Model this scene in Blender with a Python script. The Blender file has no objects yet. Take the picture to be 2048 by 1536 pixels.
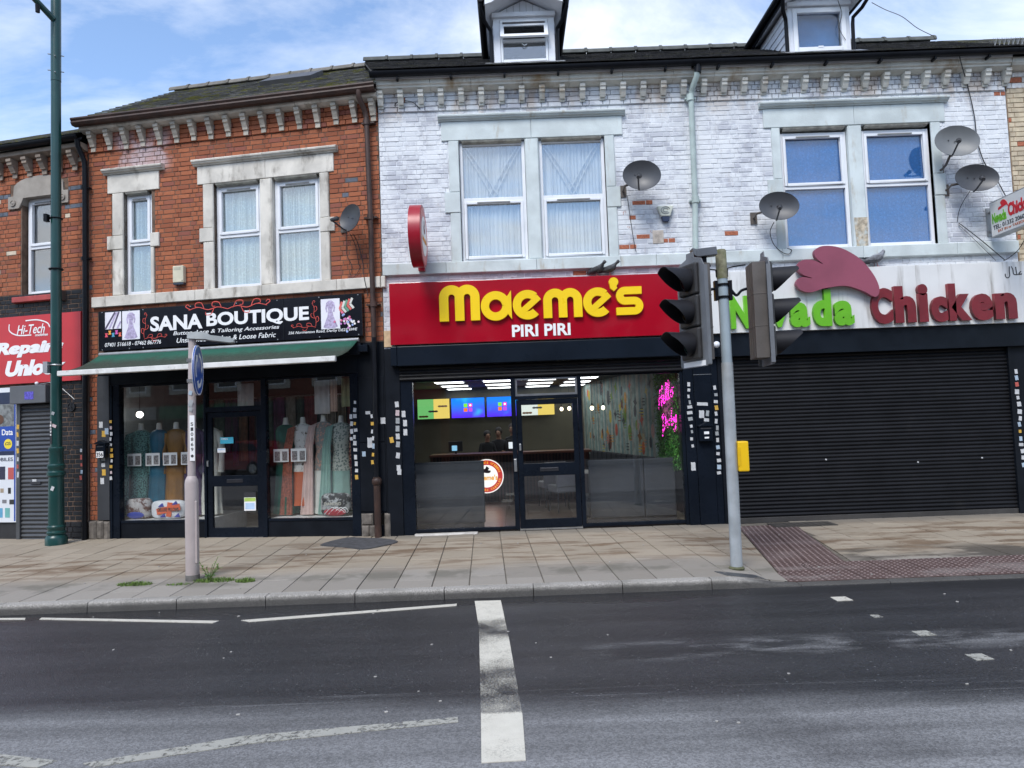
import bpy, bmesh, math, random
from mathutils import Vector, Matrix, noise as mnoise
R = math.radians
rnd = random.Random(7)
SC = bpy.context.scene
COL = SC.collection

# ------------------------------------------------------------------ camera
cam = bpy.data.cameras.new('camera')
cam.sensor_width = 36.0
cam.lens = 1420.0 / 2048.0 * 36.0
cam.clip_end = 2000
cam_o = bpy.data.objects.new('camera', cam); COL.objects.link(cam_o)
_p, _r = R(3.2), R(2.1)
_fw = Vector((0, math.cos(_p), math.sin(_p))); _rt = Vector((1, 0, 0)); _up = _rt.cross(_fw)
_rt2 = _rt*math.cos(_r) - _up*math.sin(_r); _up2 = _up*math.cos(_r) + _rt*math.sin(_r)
_m = Matrix((_rt2, _up2, -_fw)).transposed().to_4x4()
_m.translation = Vector((0, 0, 1.75))
cam_o.matrix_world = _m
SC.camera = cam_o

# ------------------------------------------------------------------ sky, sun, exposure
SUN_EL, SUN_AZ = R(52), R(200)      # azimuth clockwise from +Y: behind the camera, a little to its left
w = bpy.data.worlds.new('World'); SC.world = w; w.use_nodes = True
nt = w.node_tree; nt.nodes.clear()
def wn(t, **k):
    n = nt.nodes.new(t)
    for a, b in k.items(): setattr(n, a, b)
    return n
sky = wn('ShaderNodeTexSky', sky_type='NISHITA', sun_disc=False, sun_elevation=SUN_EL, sun_rotation=SUN_AZ,
         altitude=80, air_density=1.0, dust_density=0.25, ozone_density=3.0)
tc = wn('ShaderNodeTexCoord'); sep = wn('ShaderNodeSeparateXYZ'); nt.links.new(tc.outputs['Generated'], sep.inputs[0])
def wm(op, a, b):
    n = wn('ShaderNodeMath', operation=op)
    for i, v in enumerate((a, b)):
        if isinstance(v, (int, float)): n.inputs[i].default_value = v
        else: nt.links.new(v, n.inputs[i])
    return n.outputs[0]
zz = wm('ADD', wm('MAXIMUM', sep.outputs[2], 0.0), 0.16)
cmb = wn('ShaderNodeCombineXYZ')
nt.links.new(wm('DIVIDE', sep.outputs[0], zz), cmb.inputs[0]); nt.links.new(wm('DIVIDE', sep.outputs[1], zz), cmb.inputs[1])
n1 = wn('ShaderNodeTexNoise'); n1.inputs['Scale'].default_value = 1.15; n1.inputs['Detail'].default_value = 9; n1.inputs['Roughness'].default_value = .60; n1.inputs['Distortion'].default_value = .8
mp = wn('ShaderNodeMapping'); mp.inputs['Location'].default_value = (3.1, 1.7, 0); mp.inputs['Scale'].default_value = (.8, 1.35, 1)
nt.links.new(cmb.outputs[0], mp.inputs[0]); nt.links.new(mp.outputs[0], n1.inputs['Vector'])
rmp = wn('ShaderNodeValToRGB'); rmp.color_ramp.elements[0].position = .41; rmp.color_ramp.elements[1].position = .70
rmp.color_ramp.elements[0].color = (.02, .02, .02, 1); rmp.color_ramp.elements[1].color = (.93, .93, .93, 1)
nt.links.new(n1.outputs['Fac'], rmp.inputs[0])
bg1 = wn('ShaderNodeBackground'); bg1.inputs[1].default_value = .14; nt.links.new(sky.outputs[0], bg1.inputs[0])
bg2 = wn('ShaderNodeBackground'); bg2.inputs[0].default_value = (.93, .96, 1.0, 1); bg2.inputs[1].default_value = .74
mx = wn('ShaderNodeMixShader'); nt.links.new(rmp.outputs[0], mx.inputs[0]); nt.links.new(bg1.outputs[0], mx.inputs[1]); nt.links.new(bg2.outputs[0], mx.inputs[2])
wo = wn('ShaderNodeOutputWorld'); nt.links.new(mx.outputs[0], wo.inputs[0])

sl = bpy.data.lights.new('sun', 'SUN'); sl.energy = 1.7; sl.angle = R(24); sl.color = (1, .965, .92)
so = bpy.data.objects.new('sun', sl); COL.objects.link(so)
sd = Vector((math.sin(SUN_AZ)*math.cos(SUN_EL), math.cos(SUN_AZ)*math.cos(SUN_EL), math.sin(SUN_EL)))
so.rotation_euler = (-sd).to_track_quat('-Z', 'Y').to_euler(); so.location = (0, -6, 20)
vs = SC.view_settings
vs.view_transform = 'Standard'; vs.look = 'None'; vs.gamma = 1; vs.exposure = 0.98; vs.use_curve_mapping = False
SC.cycles.max_bounces = 8; SC.cycles.transparent_max_bounces = 16; SC.cycles.diffuse_bounces = 4; SC.cycles.glossy_bounces = 4
SC.cycles.use_denoising = True; SC.cycles.sample_clamp_indirect = 6

# ------------------------------------------------------------------ materials
def sock(nd, name): return nd.inputs[name]
class NT:
    def __init__(s, name):
        s.m = bpy.data.materials.new(name); s.m.use_nodes = True; s.t = s.m.node_tree; s.t.nodes.clear()
        s.out = s.n('ShaderNodeOutputMaterial')
        s.geo = s.n('ShaderNodeNewGeometry'); s.pos = s.geo.outputs['Position']
    def n(s, t, **k):
        x = s.t.nodes.new(t)
        for a, b in k.items(): setattr(x, a, b)
        return x
    def l(s, a, b): s.t.links.new(a, b)
    def setin(s, i, v):
        if isinstance(v, bpy.types.NodeSocket): s.l(v, i)
        elif isinstance(v, (tuple, list)) and len(v) == 3 and i.type == 'RGBA': i.default_value = (*v, 1)
        else: i.default_value = v
    def math(s, op, a, b=0.0, c=None, clamp=False):
        x = s.n('ShaderNodeMath', operation=op, use_clamp=clamp)
        s.setin(x.inputs[0], a); s.setin(x.inputs[1], b)
        if c is not None: s.setin(x.inputs[2], c)
        return x.outputs[0]
    def mix(s, f, a, b, mode='MIX'):
        x = s.n('ShaderNodeMix', data_type='RGBA', blend_type=mode)
        s.setin(x.inputs[0], f); s.setin(x.inputs[6], a); s.setin(x.inputs[7], b)
        return x.outputs[2]
    def noise(s, scale, detail=4, rough=.55, stretch=None, off=None, dist=0, vec=None):
        v = vec or s.pos
        if stretch or off:
            mp = s.n('ShaderNodeMapping'); mp.inputs['Scale'].default_value = stretch or (1, 1, 1); mp.inputs['Location'].default_value = off or (0, 0, 0)
            s.l(v, mp.inputs[0]); v = mp.outputs[0]
        x = s.n('ShaderNodeTexNoise'); x.inputs['Scale'].default_value = scale; x.inputs['Detail'].default_value = detail
        x.inputs['Roughness'].default_value = rough; x.inputs['Distortion'].default_value = dist
        s.l(v, x.inputs['Vector']); return x.outputs['Fac']
    def ramp(s, f, a, b, c0=0.0, c1=1.0):
        x = s.n('ShaderNodeMapRange', interpolation_type='SMOOTHSTEP')
        s.setin(x.inputs[0], f)
        for i, v in ((1, a), (2, b), (3, c0), (4, c1)): x.inputs[i].default_value = v
        return x.outputs[0]
    def xyz(s):
        x = s.n('ShaderNodeSeparateXYZ'); s.l(s.pos, x.inputs[0]); return x.outputs
    def rand(s):
        oi = s.n('ShaderNodeObjectInfo')
        return s.math('FRACT', s.math('ADD', oi.outputs['Random'], s.geo.outputs['Random Per Island']))
    def bsdf(s, col, rough=.6, metal=0, spec=.5, bump=None, bstr=.3, bdist=.01, emit=None, estr=0, alpha=None, coat=0, sub=0):
        b = s.n('ShaderNodeBsdfPrincipled')
        s.setin(b.inputs['Base Color'], col); s.setin(b.inputs['Roughness'], rough); s.setin(b.inputs['Metallic'], metal)
        b.inputs['Specular IOR Level'].default_value = spec
        if coat: b.inputs['Coat Weight'].default_value = coat; b.inputs['Coat Roughness'].default_value = .05
        if bump is not None:
            bn = s.n('ShaderNodeBump'); bn.inputs['Strength'].default_value = bstr; bn.inputs['Distance'].default_value = bdist
            s.l(bump, bn.inputs['Height']); s.l(bn.outputs[0], b.inputs['Normal'])
        if emit is not None: s.setin(b.inputs['Emission Color'], emit); b.inputs['Emission Strength'].default_value = estr
        if alpha is not None: s.setin(b.inputs['Alpha'], alpha)
        s.l(b.outputs[0], s.out.inputs[0]); s.b = b
        return s.m
MATS = {}
def mat(name, col, rough=.6, var=.12, scale=5, rv=0.0, dirt=None, dscale=3, damt=.5, dstretch=None, bump=.15, bscale=60, metal=0, spec=.5, coat=0, emit=None, estr=0):
    """plain surface: base colour, cloudy variation, optional per-piece variation, optional dirt, fine relief"""
    if name in MATS: return MATS[name]
    s = NT(name)
    c0 = tuple(min(1, v*(1-var)) for v in col); c1 = tuple(min(1, v*(1+var)) for v in col)
    c = s.mix(s.ramp(s.noise(scale), .3, .7), c0, c1)
    if rv:
        r = s.rand()
        h = s.n('ShaderNodeHueSaturation'); s.l(c, h.inputs['Color'])
        s.l(s.ramp(r, 0, 1, 1-rv, 1+rv), h.inputs['Value'])
        s.l(s.ramp(s.math('FRACT', s.math('MULTIPLY', r, 7.31)), 0, 1, .5-.03*rv, .5+.03*rv), h.inputs['Hue'])
        c = h.outputs[0]
    if dirt is not None:
        d = s.ramp(s.noise(dscale, 6, .62, stretch=dstretch), 1-damt*.9, 1.08-damt*.55)
        c = s.mix(d, c, dirt)
    bh = s.noise(bscale, 5, .6) if bump else None
    rr = s.math('ADD', s.math('MULTIPLY', s.noise(scale*2.3), .16), rough-.08, clamp=True)
    MATS[name] = s.bsdf(c, rr, metal, spec, bh, bump, .01, emit, estr, None, coat)
    return MATS[name]
def glow(name, col, st):
    if name in MATS: return MATS[name]
    s = NT(name); e = s.n('ShaderNodeEmission'); e.inputs[0].default_value = (*col, 1); e.inputs[1].default_value = st
    s.l(e.outputs[0], s.out.inputs[0]); MATS[name] = s.m; return s.m
def glass(name, tint=(.86, .9, .9), ior=1.6, rough=0.0, wav=0.0):
    if name in MATS: return MATS[name]
    s = NT(name)
    f0 = ((ior-1)/(ior+1))**2
    dt = s.n('ShaderNodeVectorMath', operation='DOT_PRODUCT'); s.l(s.geo.outputs['Normal'], dt.inputs[0]); s.l(s.geo.outputs['Incoming'], dt.inputs[1])
    fr = s.math('ADD', s.math('MULTIPLY', s.math('POWER', s.math('SUBTRACT', 1.0, s.math('ABSOLUTE', dt.outputs['Value'])), 5.0), 1-f0), f0)
    tr = s.n('ShaderNodeBsdfTransparent'); tr.inputs[0].default_value = (*tint, 1)
    g = s.n('ShaderNodeBsdfGlossy'); g.inputs['Roughness'].default_value = rough; g.inputs[0].default_value = (1, 1, 1, 1)
    if wav:
        bn = s.n('ShaderNodeBump'); bn.inputs['Strength'].default_value = wav; bn.inputs['Distance'].default_value = .02
        s.l(s.noise(1.6, 1), bn.inputs['Height']); s.l(bn.outputs[0], g.inputs['Normal'])
    m = s.n('ShaderNodeMixShader'); s.l(fr, m.inputs[0]); s.l(tr.outputs[0], m.inputs[1]); s.l(g.outputs[0], m.inputs[2])
    s.l(m.outputs[0], s.out.inputs[0]); MATS[name] = s.m; return s.m

# ------------------------------------------------------------------ mesh building
OFF = {}
class MB:
    def __init__(s): s.v = []; s.f = []; s.xf = None
    def add(s, vs, fs):
        o = len(s.v)
        for p in vs:
            p = Vector(p)
            s.v.append(s.xf @ p if s.xf else p)
        s.f += [tuple(i+o for i in q) for q in fs]; return s
    def box(s, x0, y0, z0, x1, y1, z1, c=0):
        if x0 > x1: x0, x1 = x1, x0
        if y0 > y1: y0, y1 = y1, y0
        if z0 > z1: z0, z1 = z1, z0
        if not c:
            return s.add([(x0,y0,z0),(x1,y0,z0),(x1,y1,z0),(x0,y1,z0),(x0,y0,z1),(x1,y0,z1),(x1,y1,z1),(x0,y1,z1)],
                         [(0,3,2,1),(4,5,6,7),(0,1,5,4),(1,2,6,5),(2,3,7,6),(3,0,4,7)])
        c = min(c, (x1-x0)*.45, (z1-z0)*.45, (y1-y0)*.8)   # chamfer round the face that looks at the street
        return s.add([(x0,y0+c,z0),(x1,y0+c,z0),(x1,y1,z0),(x0,y1,z0),(x0,y0+c,z1),(x1,y0+c,z1),(x1,y1,z1),(x0,y1,z1),
                      (x0+c,y0,z0+c),(x1-c,y0,z0+c),(x1-c,y0,z1-c),(x0+c,y0,z1-c)],
                     [(0,3,2,1),(4,5,6,7),(1,2,6,5),(2,3,7,6),(3,0,4,7),(8,9,10,11),(0,1,9,8),(1,5,10,9),(5,4,11,10),(4,0,8,11)])
    def ext(s, pts, a, b, ax='y'):
        """polygon extruded along one axis; pts are (x,z) for y, (y,z) for x, (x,y) for z"""
        n = len(pts)
        A = sum(pts[i][0]*pts[(i+1)%n][1]-pts[(i+1)%n][0]*pts[i][1] for i in range(n))
        if (A < 0) != (ax == 'x' and False): pts = pts[::-1] if A < 0 else pts
        def P(p, t): return (p[0], t, p[1]) if ax == 'y' else (t, p[0], p[1]) if ax == 'x' else (p[0], p[1], t)
        vs = [P(p, a) for p in pts] + [P(p, b) for p in pts]
        fs = [tuple(range(n)), tuple(range(2*n-1, n-1, -1))] + [(i, n+i, n+(i+1)%n, (i+1)%n) for i in range(n)]
        return s.add(vs, fs)
    def loft(s, rings, cap=True, closed=True):
        n = len(rings[0]); vs = [p for r in rings for p in r]; fs = []
        for i in range(len(rings)-1):
            for j in range(n if closed else n-1):
                k = (j+1) % n
                fs.append((i*n+j, i*n+k, (i+1)*n+k, (i+1)*n+j))
        if cap and closed: fs += [tuple(range(n-1, -1, -1)), tuple(range((len(rings)-1)*n, len(rings)*n))]
        return s.add(vs, fs)
    def tube(s, pts, r, n=8, cap=True):
        pts = [Vector(p) for p in pts]; rings = []; prev = None
        for i, p in enumerate(pts):
            d = (pts[min(i+1, len(pts)-1)] - pts[max(i-1, 0)]).normalized()
            if prev is None:
                a = Vector((0, 0, 1)) if abs(d.z) < .9 else Vector((1, 0, 0))
                u = d.cross(a).normalized()
            else: u = (prev - d*prev.dot(d)).normalized()
            prev = u; v = d.cross(u); q = r[i] if isinstance(r, (list, tuple)) else r
            rings.append([p + u*(q*math.cos(2*math.pi*k/n)) + v*(q*math.sin(2*math.pi*k/n)) for k in range(n)])
        return s.loft(rings, cap)
    def lathe(s, prof, c=(0, 0, 0), n=20, M=None, cap=True):
        c = Vector(c); rings = []
        for r, z in prof:
            ring = [Vector((r*math.cos(2*math.pi*k/n), r*math.sin(2*math.pi*k/n), z)) for k in range(n)]
            rings.append([c + (M @ p if M else p) for p in ring])
        return s.loft(rings, cap)
    def ball(s, c, r, n=12, sc=(1, 1, 1)):
        c = Vector(c); m = n//2+1
        return s.loft([[c + Vector((r*sc[0]*math.sin(math.pi*i/m)*math.cos(2*math.pi*k/n), r*sc[1]*math.sin(math.pi*i/m)*math.sin(2*math.pi*k/n), -r*sc[2]*math.cos(math.pi*i/m))) for k in range(n)] for i in [.06]+list(range(1, m))+[m-.06]])
    def ribbon(s, pts, wd, y0, y1):
        """flat letter stroke in the xz plane with square ends, thickened along y"""
        L, Rr = [], []
        for i, (x, z) in enumerate(pts):
            a = pts[max(i-1, 0)]; b = pts[min(i+1, len(pts)-1)]
            dx, dz = b[0]-a[0], b[1]-a[1]; q = math.hypot(dx, dz) or 1
            k = wd[i] if isinstance(wd, (list, tuple)) else wd
            L.append((x-dz/q*k/2, z+dx/q*k/2)); Rr.append((x+dz/q*k/2, z-dx/q*k/2))
        for i in range(len(pts)-1):
            s.add([(L[i][0],y0,L[i][1]),(L[i+1][0],y0,L[i+1][1]),(Rr[i+1][0],y0,Rr[i+1][1]),(Rr[i][0],y0,Rr[i][1]),
                   (L[i][0],y1,L[i][1]),(L[i+1][0],y1,L[i+1][1]),(Rr[i+1][0],y1,Rr[i+1][1]),(Rr[i][0],y1,Rr[i][1])],
                  [(0,1,2,3),(7,6,5,4),(0,4,5,1),(3,2,6,7)] + ([(0,3,7,4)] if i == 0 else []) + ([(1,5,6,2)] if i == len(pts)-2 else []))
        return s
    def mesh(s, name, m, smooth=None, off=Vector((0, 0, 0))):
        me = bpy.data.meshes.new(name)
        me.from_pydata([p-off for p in s.v], [], s.f); me.update()
        bm = bmesh.new(); bm.from_mesh(me); bmesh.ops.remove_doubles(bm, verts=bm.verts, dist=1e-5)
        bmesh.ops.recalc_face_normals(bm, faces=bm.faces); bm.to_mesh(me); bm.free()
        if m: me.materials.append(m)
        if smooth is not None:
            me.shade_smooth(); me.set_sharp_from_angle(angle=R(smooth))
        return me
    def build(s, name, m, parent=None, smooth=None, bevel=0, kind=None):
        off = OFF.get(parent.name, Vector((0, 0, 0))) if parent else Vector((0, 0, 0))
        o = bpy.data.objects.new(name, s.mesh(name, m, smooth, off)); COL.objects.link(o)
        if parent: o.parent = parent; OFF[o.name] = off
        if bevel:
            b = o.modifiers.new('edge', 'BEVEL'); b.width = bevel; b.segments = 2; b.limit_method = 'ANGLE'; b.angle_limit = R(35)
            b.harden_normals = False
        if kind: o['kind'] = kind
        return o
def place(name, me, parent, loc, scale=(1, 1, 1), rot=(0, 0, 0), m=None):
    o = bpy.data.objects.new(name, me); COL.objects.link(o)
    o.location = Vector(loc) - OFF.get(parent.name, Vector((0, 0, 0))); o.scale = scale; o.rotation_euler = rot; o.parent = parent
    OFF[o.name] = OFF.get(parent.name, Vector((0, 0, 0)))
    return o
class Frame:
    def __init__(s, x, y, a): s.o = Vector((x, y, 0)); s.a = R(a); s.M = Matrix.Translation(s.o) @ Matrix.Rotation(-s.a, 4, 'Z')
    def P(s, u, y, z): return s.M @ Vector((u, y, z))
WF = Frame(0, 10.9, 0)            # facade frames: u along the wall, y into the building, z up
SF = Frame(-1.956, 10.9, 9.6)
_q = SF.P(-5.145, 0, 0)
HF = Frame(_q.x, _q.y, 13)
GF = Frame(0, 0, 0)
def thing(name, label, cat, frame=GF, base=(0, 0, 0), group=None, rz=0):
    o = bpy.data.objects.new(name, None); COL.objects.link(o); o.empty_display_size = .2
    o.location = frame.P(*base); o.rotation_euler = (0, 0, -frame.a + rz)
    OFF[o.name] = Vector(base); o['label'] = label; o['category'] = cat
    if group: o['group'] = group
    return o
def tag(o, label, cat, group=None):
    o['label'] = label; o['category'] = cat
    if group: o['group'] = group
    return o
def text(name, s, box, y, depth, m, parent, bold=.0, shear=0, keep=False, mirror=False):
    """lettering fitted into box (u0,z0,u1,z1), front face at y"""
    cu = bpy.data.curves.new(name, 'FONT'); cu.body = s; cu.size = 1; cu.offset = bold; cu.shear = shear; cu.extrude = .01; cu.resolution_u = 4
    ob = bpy.data.objects.new(name, cu); COL.objects.link(ob)
    me = bpy.data.meshes.new_from_object(ob.evaluated_get(bpy.context.evaluated_depsgraph_get()))
    bpy.data.objects.remove(ob)
    X = [v.co.x for v in me.vertices]; Y = [v.co.y for v in me.vertices]
    x0, x1, y0, y1 = min(X), max(X), min(Y), max(Y)
    kx = (box[2]-box[0])/(x1-x0); kz = (box[3]-box[1])/(y1-y0)
    if keep: kx = kz = min(kx, kz)
    off = OFF.get(parent.name, Vector((0, 0, 0)))
    for v in me.vertices:
        a, b, c = v.co
        xx = box[0]+(a-x0)*kx
        if mirror: xx = box[0]+box[2]-xx
        v.co = Vector((xx, y+(0 if c > 0 else depth), box[1]+(b-y0)*kz)) - off
    me.materials.append(m); me.update()
    o = bpy.data.objects.new(name, me); COL.objects.link(o); o.parent = parent; OFF[o.name] = off
    return o
def arc(cx, cz, r, a0, a1, n=14, rz=None): return [(cx+r*math.cos(R(a0+(a1-a0)*i/n)), cz+(rz or r)*math.sin(R(a0+(a1-a0)*i/n))) for i in range(n+1)]
def smooth_curve(pts, n=6, closed=False):
    out = []; N = len(pts)
    rng = range(N) if closed else range(N-1)
    for i in rng:
        g = (lambda k: pts[k % N]) if closed else (lambda k: pts[max(0, min(N-1, k))])
        p0, p1, p2, p3 = [Vector(g(i+k)) for k in (-1, 0, 1, 2)]
        for j in range(n):
            t = j/n
            out.append(tuple(.5*((2*p1)+(p2-p0)*t+(2*p0-5*p1+4*p2-p3)*t*t+(3*p1-p0-3*p2+p3)*t**3)))
    if not closed: out.append(tuple(pts[-1]))
    return out
def cam_px(P):
    d = Vector(P) - Vector((0, 0, 1.75)); z = d.dot(_fw)
    return 1024+1420*d.dot(_rt2)/z, 768-1420*d.dot(_up2)/z

# ================================================================== ground, road, pavement
def sstep(a, b, x): t = max(0, min(1, (x-a)/(b-a))); return t*t*(3-2*t)
def kerb_h(x): return .10 - .088*sstep(2.05, 2.85, x)
def zp(x, y):
    t = max(0, min(1.1, (y-7.3)/3.6))
    return kerb_h(x)*(1-t) + .115*t
def asphalt():
    s = NT('asphalt'); X, Y, Z = s.xyz()
    wob = s.math('MULTIPLY', s.math('SUBTRACT', s.noise(1.3, 5, stretch=(.35, 1.6, 1)), .5), .36)
    yy = s.math('ADD', s.math('ADD', Y, wob), s.math('MULTIPLY', X, .055))
    dry = s.ramp(yy, 4.74, 4.30)                               # near lane is dry and worn pale
    streak = s.ramp(s.noise(3.0, 6, .7, stretch=(.12, 5, 1)), .52, .72)
    band = s.math('MULTIPLY', s.ramp(s.math('ABSOLUTE', s.math('SUBTRACT', Y, 4.62)), .35, .02), streak)
    dust = s.math('MULTIPLY', s.math('MULTIPLY', s.ramp(s.math('ABSOLUTE', s.math('SUBTRACT', Y, 5.48)), .30, .05), s.ramp(X, .2, 1.2)), s.ramp(s.noise(2.0, 6, .65, stretch=(.5, 1.6, 1)), .44, .62))
    pale = s.math('MAXIMUM', s.math('MAXIMUM', dry, s.math('MULTIPLY', band, .8)), s.math('MULTIPLY', dust, .85))
    damp = (.024, .025, .028); dr = (.148, .150, .155)
    c = s.mix(pale, damp, dr)
    c = s.mix(1.0, c, s.ramp(s.noise(1.4, 6, .65, stretch=(.10, 2.2, 1), off=(4, 2, 0)), .3, .7, .72, 1.32), 'MULTIPLY')
    c = s.mix(s.ramp(s.noise(.55, 4, .6, off=(7, 1, 0)), .56, .66, 0, .35), c, (.018, .018, .02))
    c = s.mix(s.ramp(s.noise(.9, 6, .6), .35, .72, 0, .45), c, s.mix(.5, c, (.055, .052, .055)))
    # aggregate
    vo = s.n('ShaderNodeTexVoronoi'); vo.inputs['Scale'].default_value = 95; s.l(s.pos, vo.inputs['Vector'])
    sep = s.n('ShaderNodeSeparateColor'); s.l(vo.outputs['Color'], sep.inputs[0])
    c = s.mix(1.0, c, s.ramp(sep.outputs[0], 0, 1, .74, 1.26), 'MULTIPLY')
    vo2 = s.n('ShaderNodeTexVoronoi'); vo2.inputs['Scale'].default_value = 60; s.l(s.pos, vo2.inputs['Vector'])
    sp2 = s.n('ShaderNodeSeparateColor'); s.l(vo2.outputs['Color'], sp2.inputs[0])
    spk = s.math('MULTIPLY', s.ramp(sp2.outputs[1], .955, .985), s.ramp(vo2.outputs['Distance'], .42, .25))
    c = s.mix(s.math('MULTIPLY', spk, .5), c, (.26, .265, .28))
    # water lying along the kerb
    ed = s.math('ADD', Y, s.math('MULTIPLY', s.math('SUBTRACT', s.noise(.8, 4), .5), .5))
    wet = s.math('MULTIPLY', s.ramp(ed, 6.86, 7.12), s.ramp(X, 2.6, 1.2, .25, 1))
    c = s.mix(s.math('MULTIPLY', wet, .72), c, (.012, .013, .016))
    bh = s.math('ADD', s.math('MULTIPLY', vo.outputs['Distance'], .6), s.noise(140, 3))
    rough = s.math('SUBTRACT', s.ramp(pale, 0, 1, .40, .78), s.math('MULTIPLY', wet, .36))
    m = s.bsdf(c, rough, 0, .5, bh, .55, .006)
    return m
ASPH = asphalt()
g = MB().add([(-400, -400, -.03), (400, -400, -.03), (400, 400, -.03), (-400, 400, -.03)], [(0, 1, 2, 3)]).build('ground', mat('earth', (.16, .14, .12), .9))
g['kind'] = 'structure'
road = MB().box(-60, -5.2, -.025, 60, 7.32, 0).build('road', ASPH); road['kind'] = 'structure'

def paint(name, worn):
    s = NT(name)
    n = s.noise(26, 6, .72); n2 = s.noise(5, 4, .6)
    a = s.ramp(s.math('ADD', s.math('MULTIPLY', n, .7), s.math('MULTIPLY', n2, .5)), worn-.05, worn+.07)
    c = s.mix(s.noise(8), (.40, .385, .335), (.54, .52, .46)) if worn < .5 else s.mix(s.noise(8), (.26, .26, .235), (.36, .355, .32))
    return s.bsdf(c, .65, bump=s.noise(120, 3), bstr=.4, bdist=.004, alpha=a)
PA, PB = paint('road_paint', .46), paint('road_paint_worn', .545)
def bar_paint():
    s = NT('road_paint_bar'); X, Y, Z = s.xyz()
    def lobe(c, h, sft): return s.ramp(s.math('ABSOLUTE', s.math('SUBTRACT', Y, c)), h+sft, h-.02)
    k = s.math('MAXIMUM', .24, s.math('MAXIMUM', s.math('MAXIMUM', lobe(6.90, .26, .42), s.math('MULTIPLY', lobe(5.60, .10, .55), .8)), lobe(4.08, .31, .06)))
    n = s.math('ADD', s.math('MULTIPLY', s.noise(75, 6, .8), .75), s.math('MULTIPLY', s.noise(5, 4), .4))
    a = s.ramp(s.math('ADD', n, s.math('MULTIPLY', k, .42)), .60, 1.0)
    return s.bsdf(s.mix(s.noise(8), (.46, .44, .38), (.60, .58, .51)), .65, bump=s.noise(120, 3), bstr=.4, bdist=.004, alpha=a)
def marking(pts, m):
    o = MB().ext(pts, .0005, .005, 'z').build('road_marking', m, road); return o
marking([(-.45, 7.17), (-.36, 6.2), (-.26, 4.38), (-.23, 3.78), (0, 3.79), (-.01, 4.37), (-.10, 5.9), (-.19, 7.16)], bar_paint())
marking([(-6.6, 7.35-.02), (-6.58, 7.29), (-4.87, 7.09), (-4.91, 7.155)], PA)
marking([(-4.74, 7.14), (-2.83, 6.775), (-2.86, 6.705), (-4.72, 7.075)], PA)
marking([(-2.62, 6.77), (-.62, 7.09), (-.62, 7.01), (-2.52, 6.70)], PA)
marking([(-2.39, 3.94), (-1.64, 4.21), (-.40, 4.37), (-.39, 4.30), (-1.55, 4.11), (-2.30, 3.89)], PB)
marking([(-4.4, 4.42), (-2.98, 4.10), (-2.56, 3.985), (-2.62, 3.91), (-2.9, 3.965), (-4.35, 4.33)], PB)
for x, y, a in ((3.01, 6.75, .15), (3.14, 5.64, .13), (3.20, 5.07, .13), (3.03, 6.15, .08)):
    marking([(x-a/2, y-a/2), (x+a/2, y-a/2+.01), (x+a/2-.01, y+a/2), (x-a/2, y+a/2)], PA if a == .15 else PB)
lit = MB(); lr = random.Random(3)
for k in range(30):
    x, y = lr.uniform(-4.5, 4.6), lr.choice((lr.uniform(6.7, 7.25), lr.uniform(4, 7), lr.uniform(4, 7)))
    r = lr.uniform(.006, .015); q = lr.uniform(.5, 1); n = 7; ph = lr.random()*6
    lit.ext([(x+r*math.cos(ph+2*math.pi*i/n)*lr.uniform(.7, 1.1), y+q*r*math.sin(ph+2*math.pi*i/n)) for i in range(n)], .0006, .006, 'z')
for k in range(22):
    x, y = lr.uniform(-5, 7), lr.uniform(7.6, 10.6); r = lr.uniform(.006, .016); z = zp(x, y)+.001
    lit.ext([(x+r*math.cos(2*math.pi*i/6)*lr.uniform(.6, 1.1), y+r*math.sin(2*math.pi*i/6)) for i in range(6)], z+.001, z+.006, 'z')
o = lit.build('litter', mat('gum', (.34, .33, .31), .8)); tag(o, 'pale chewing gum spots and scraps trodden on road and pavement', 'litter'); o['kind'] = 'stuff'

# kerb
def granite():
    s = NT('kerb_stone'); X, Y, Z = s.xyz()
    c = s.mix(s.ramp(s.noise(90, 3, .8), .35, .65), (.15, .142, .13), (.44, .42, .39))
    c = s.mix(s.ramp(s.noise(2.2, 5), .42, .7, 0, .6), c, (.12, .115, .10))
    low = s.ramp(s.math('ADD', Z, s.math('MULTIPLY', s.noise(14, 4), .03)), .112, .058)   # darker towards the channel
    c = s.mix(s.math('MULTIPLY', low, .85), c, (.030, .029, .028))
    return s.bsdf(c, .75, bump=s.noise(160, 3, .8), bstr=.7, bdist=.006)
KST = granite()
kerb = MB().box(-60, 7.325, -.02, 60, 7.44, -.003).build('kerb', mat('mortar_dark', (.10, .095, .09), .9)); kerb['kind'] = 'structure'
xs = [.14+.905*i for i in range(-11, 10)]
for a, b in zip(xs, xs[1:]):
    m = MB(); rings = []; N = 5
    for i in range(N):
        x = a+.004+(b-a-.008)*i/(N-1); h = kerb_h(x); y0 = 7.30+lr.uniform(-.004, .004)
        r = min(.02, h*.6)
        rings.append([(x, 7.435, -.02), (x, 7.435, h), (x, y0+r*1.2, h), (x, y0+r*.35, h-r*.3), (x, y0, h-r), (x, y0-.004, -.02)])
    m.loft(rings).build('kerb_stone', KST, kerb, smooth=50)
for x0, x1 in ((-60, xs[0]), (xs[-1], 60)):
    MB().box(x0, 7.30, -.02, x1-.004, 7.435, kerb_h(x0+1)).build('kerb_run', KST, kerb)

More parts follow.
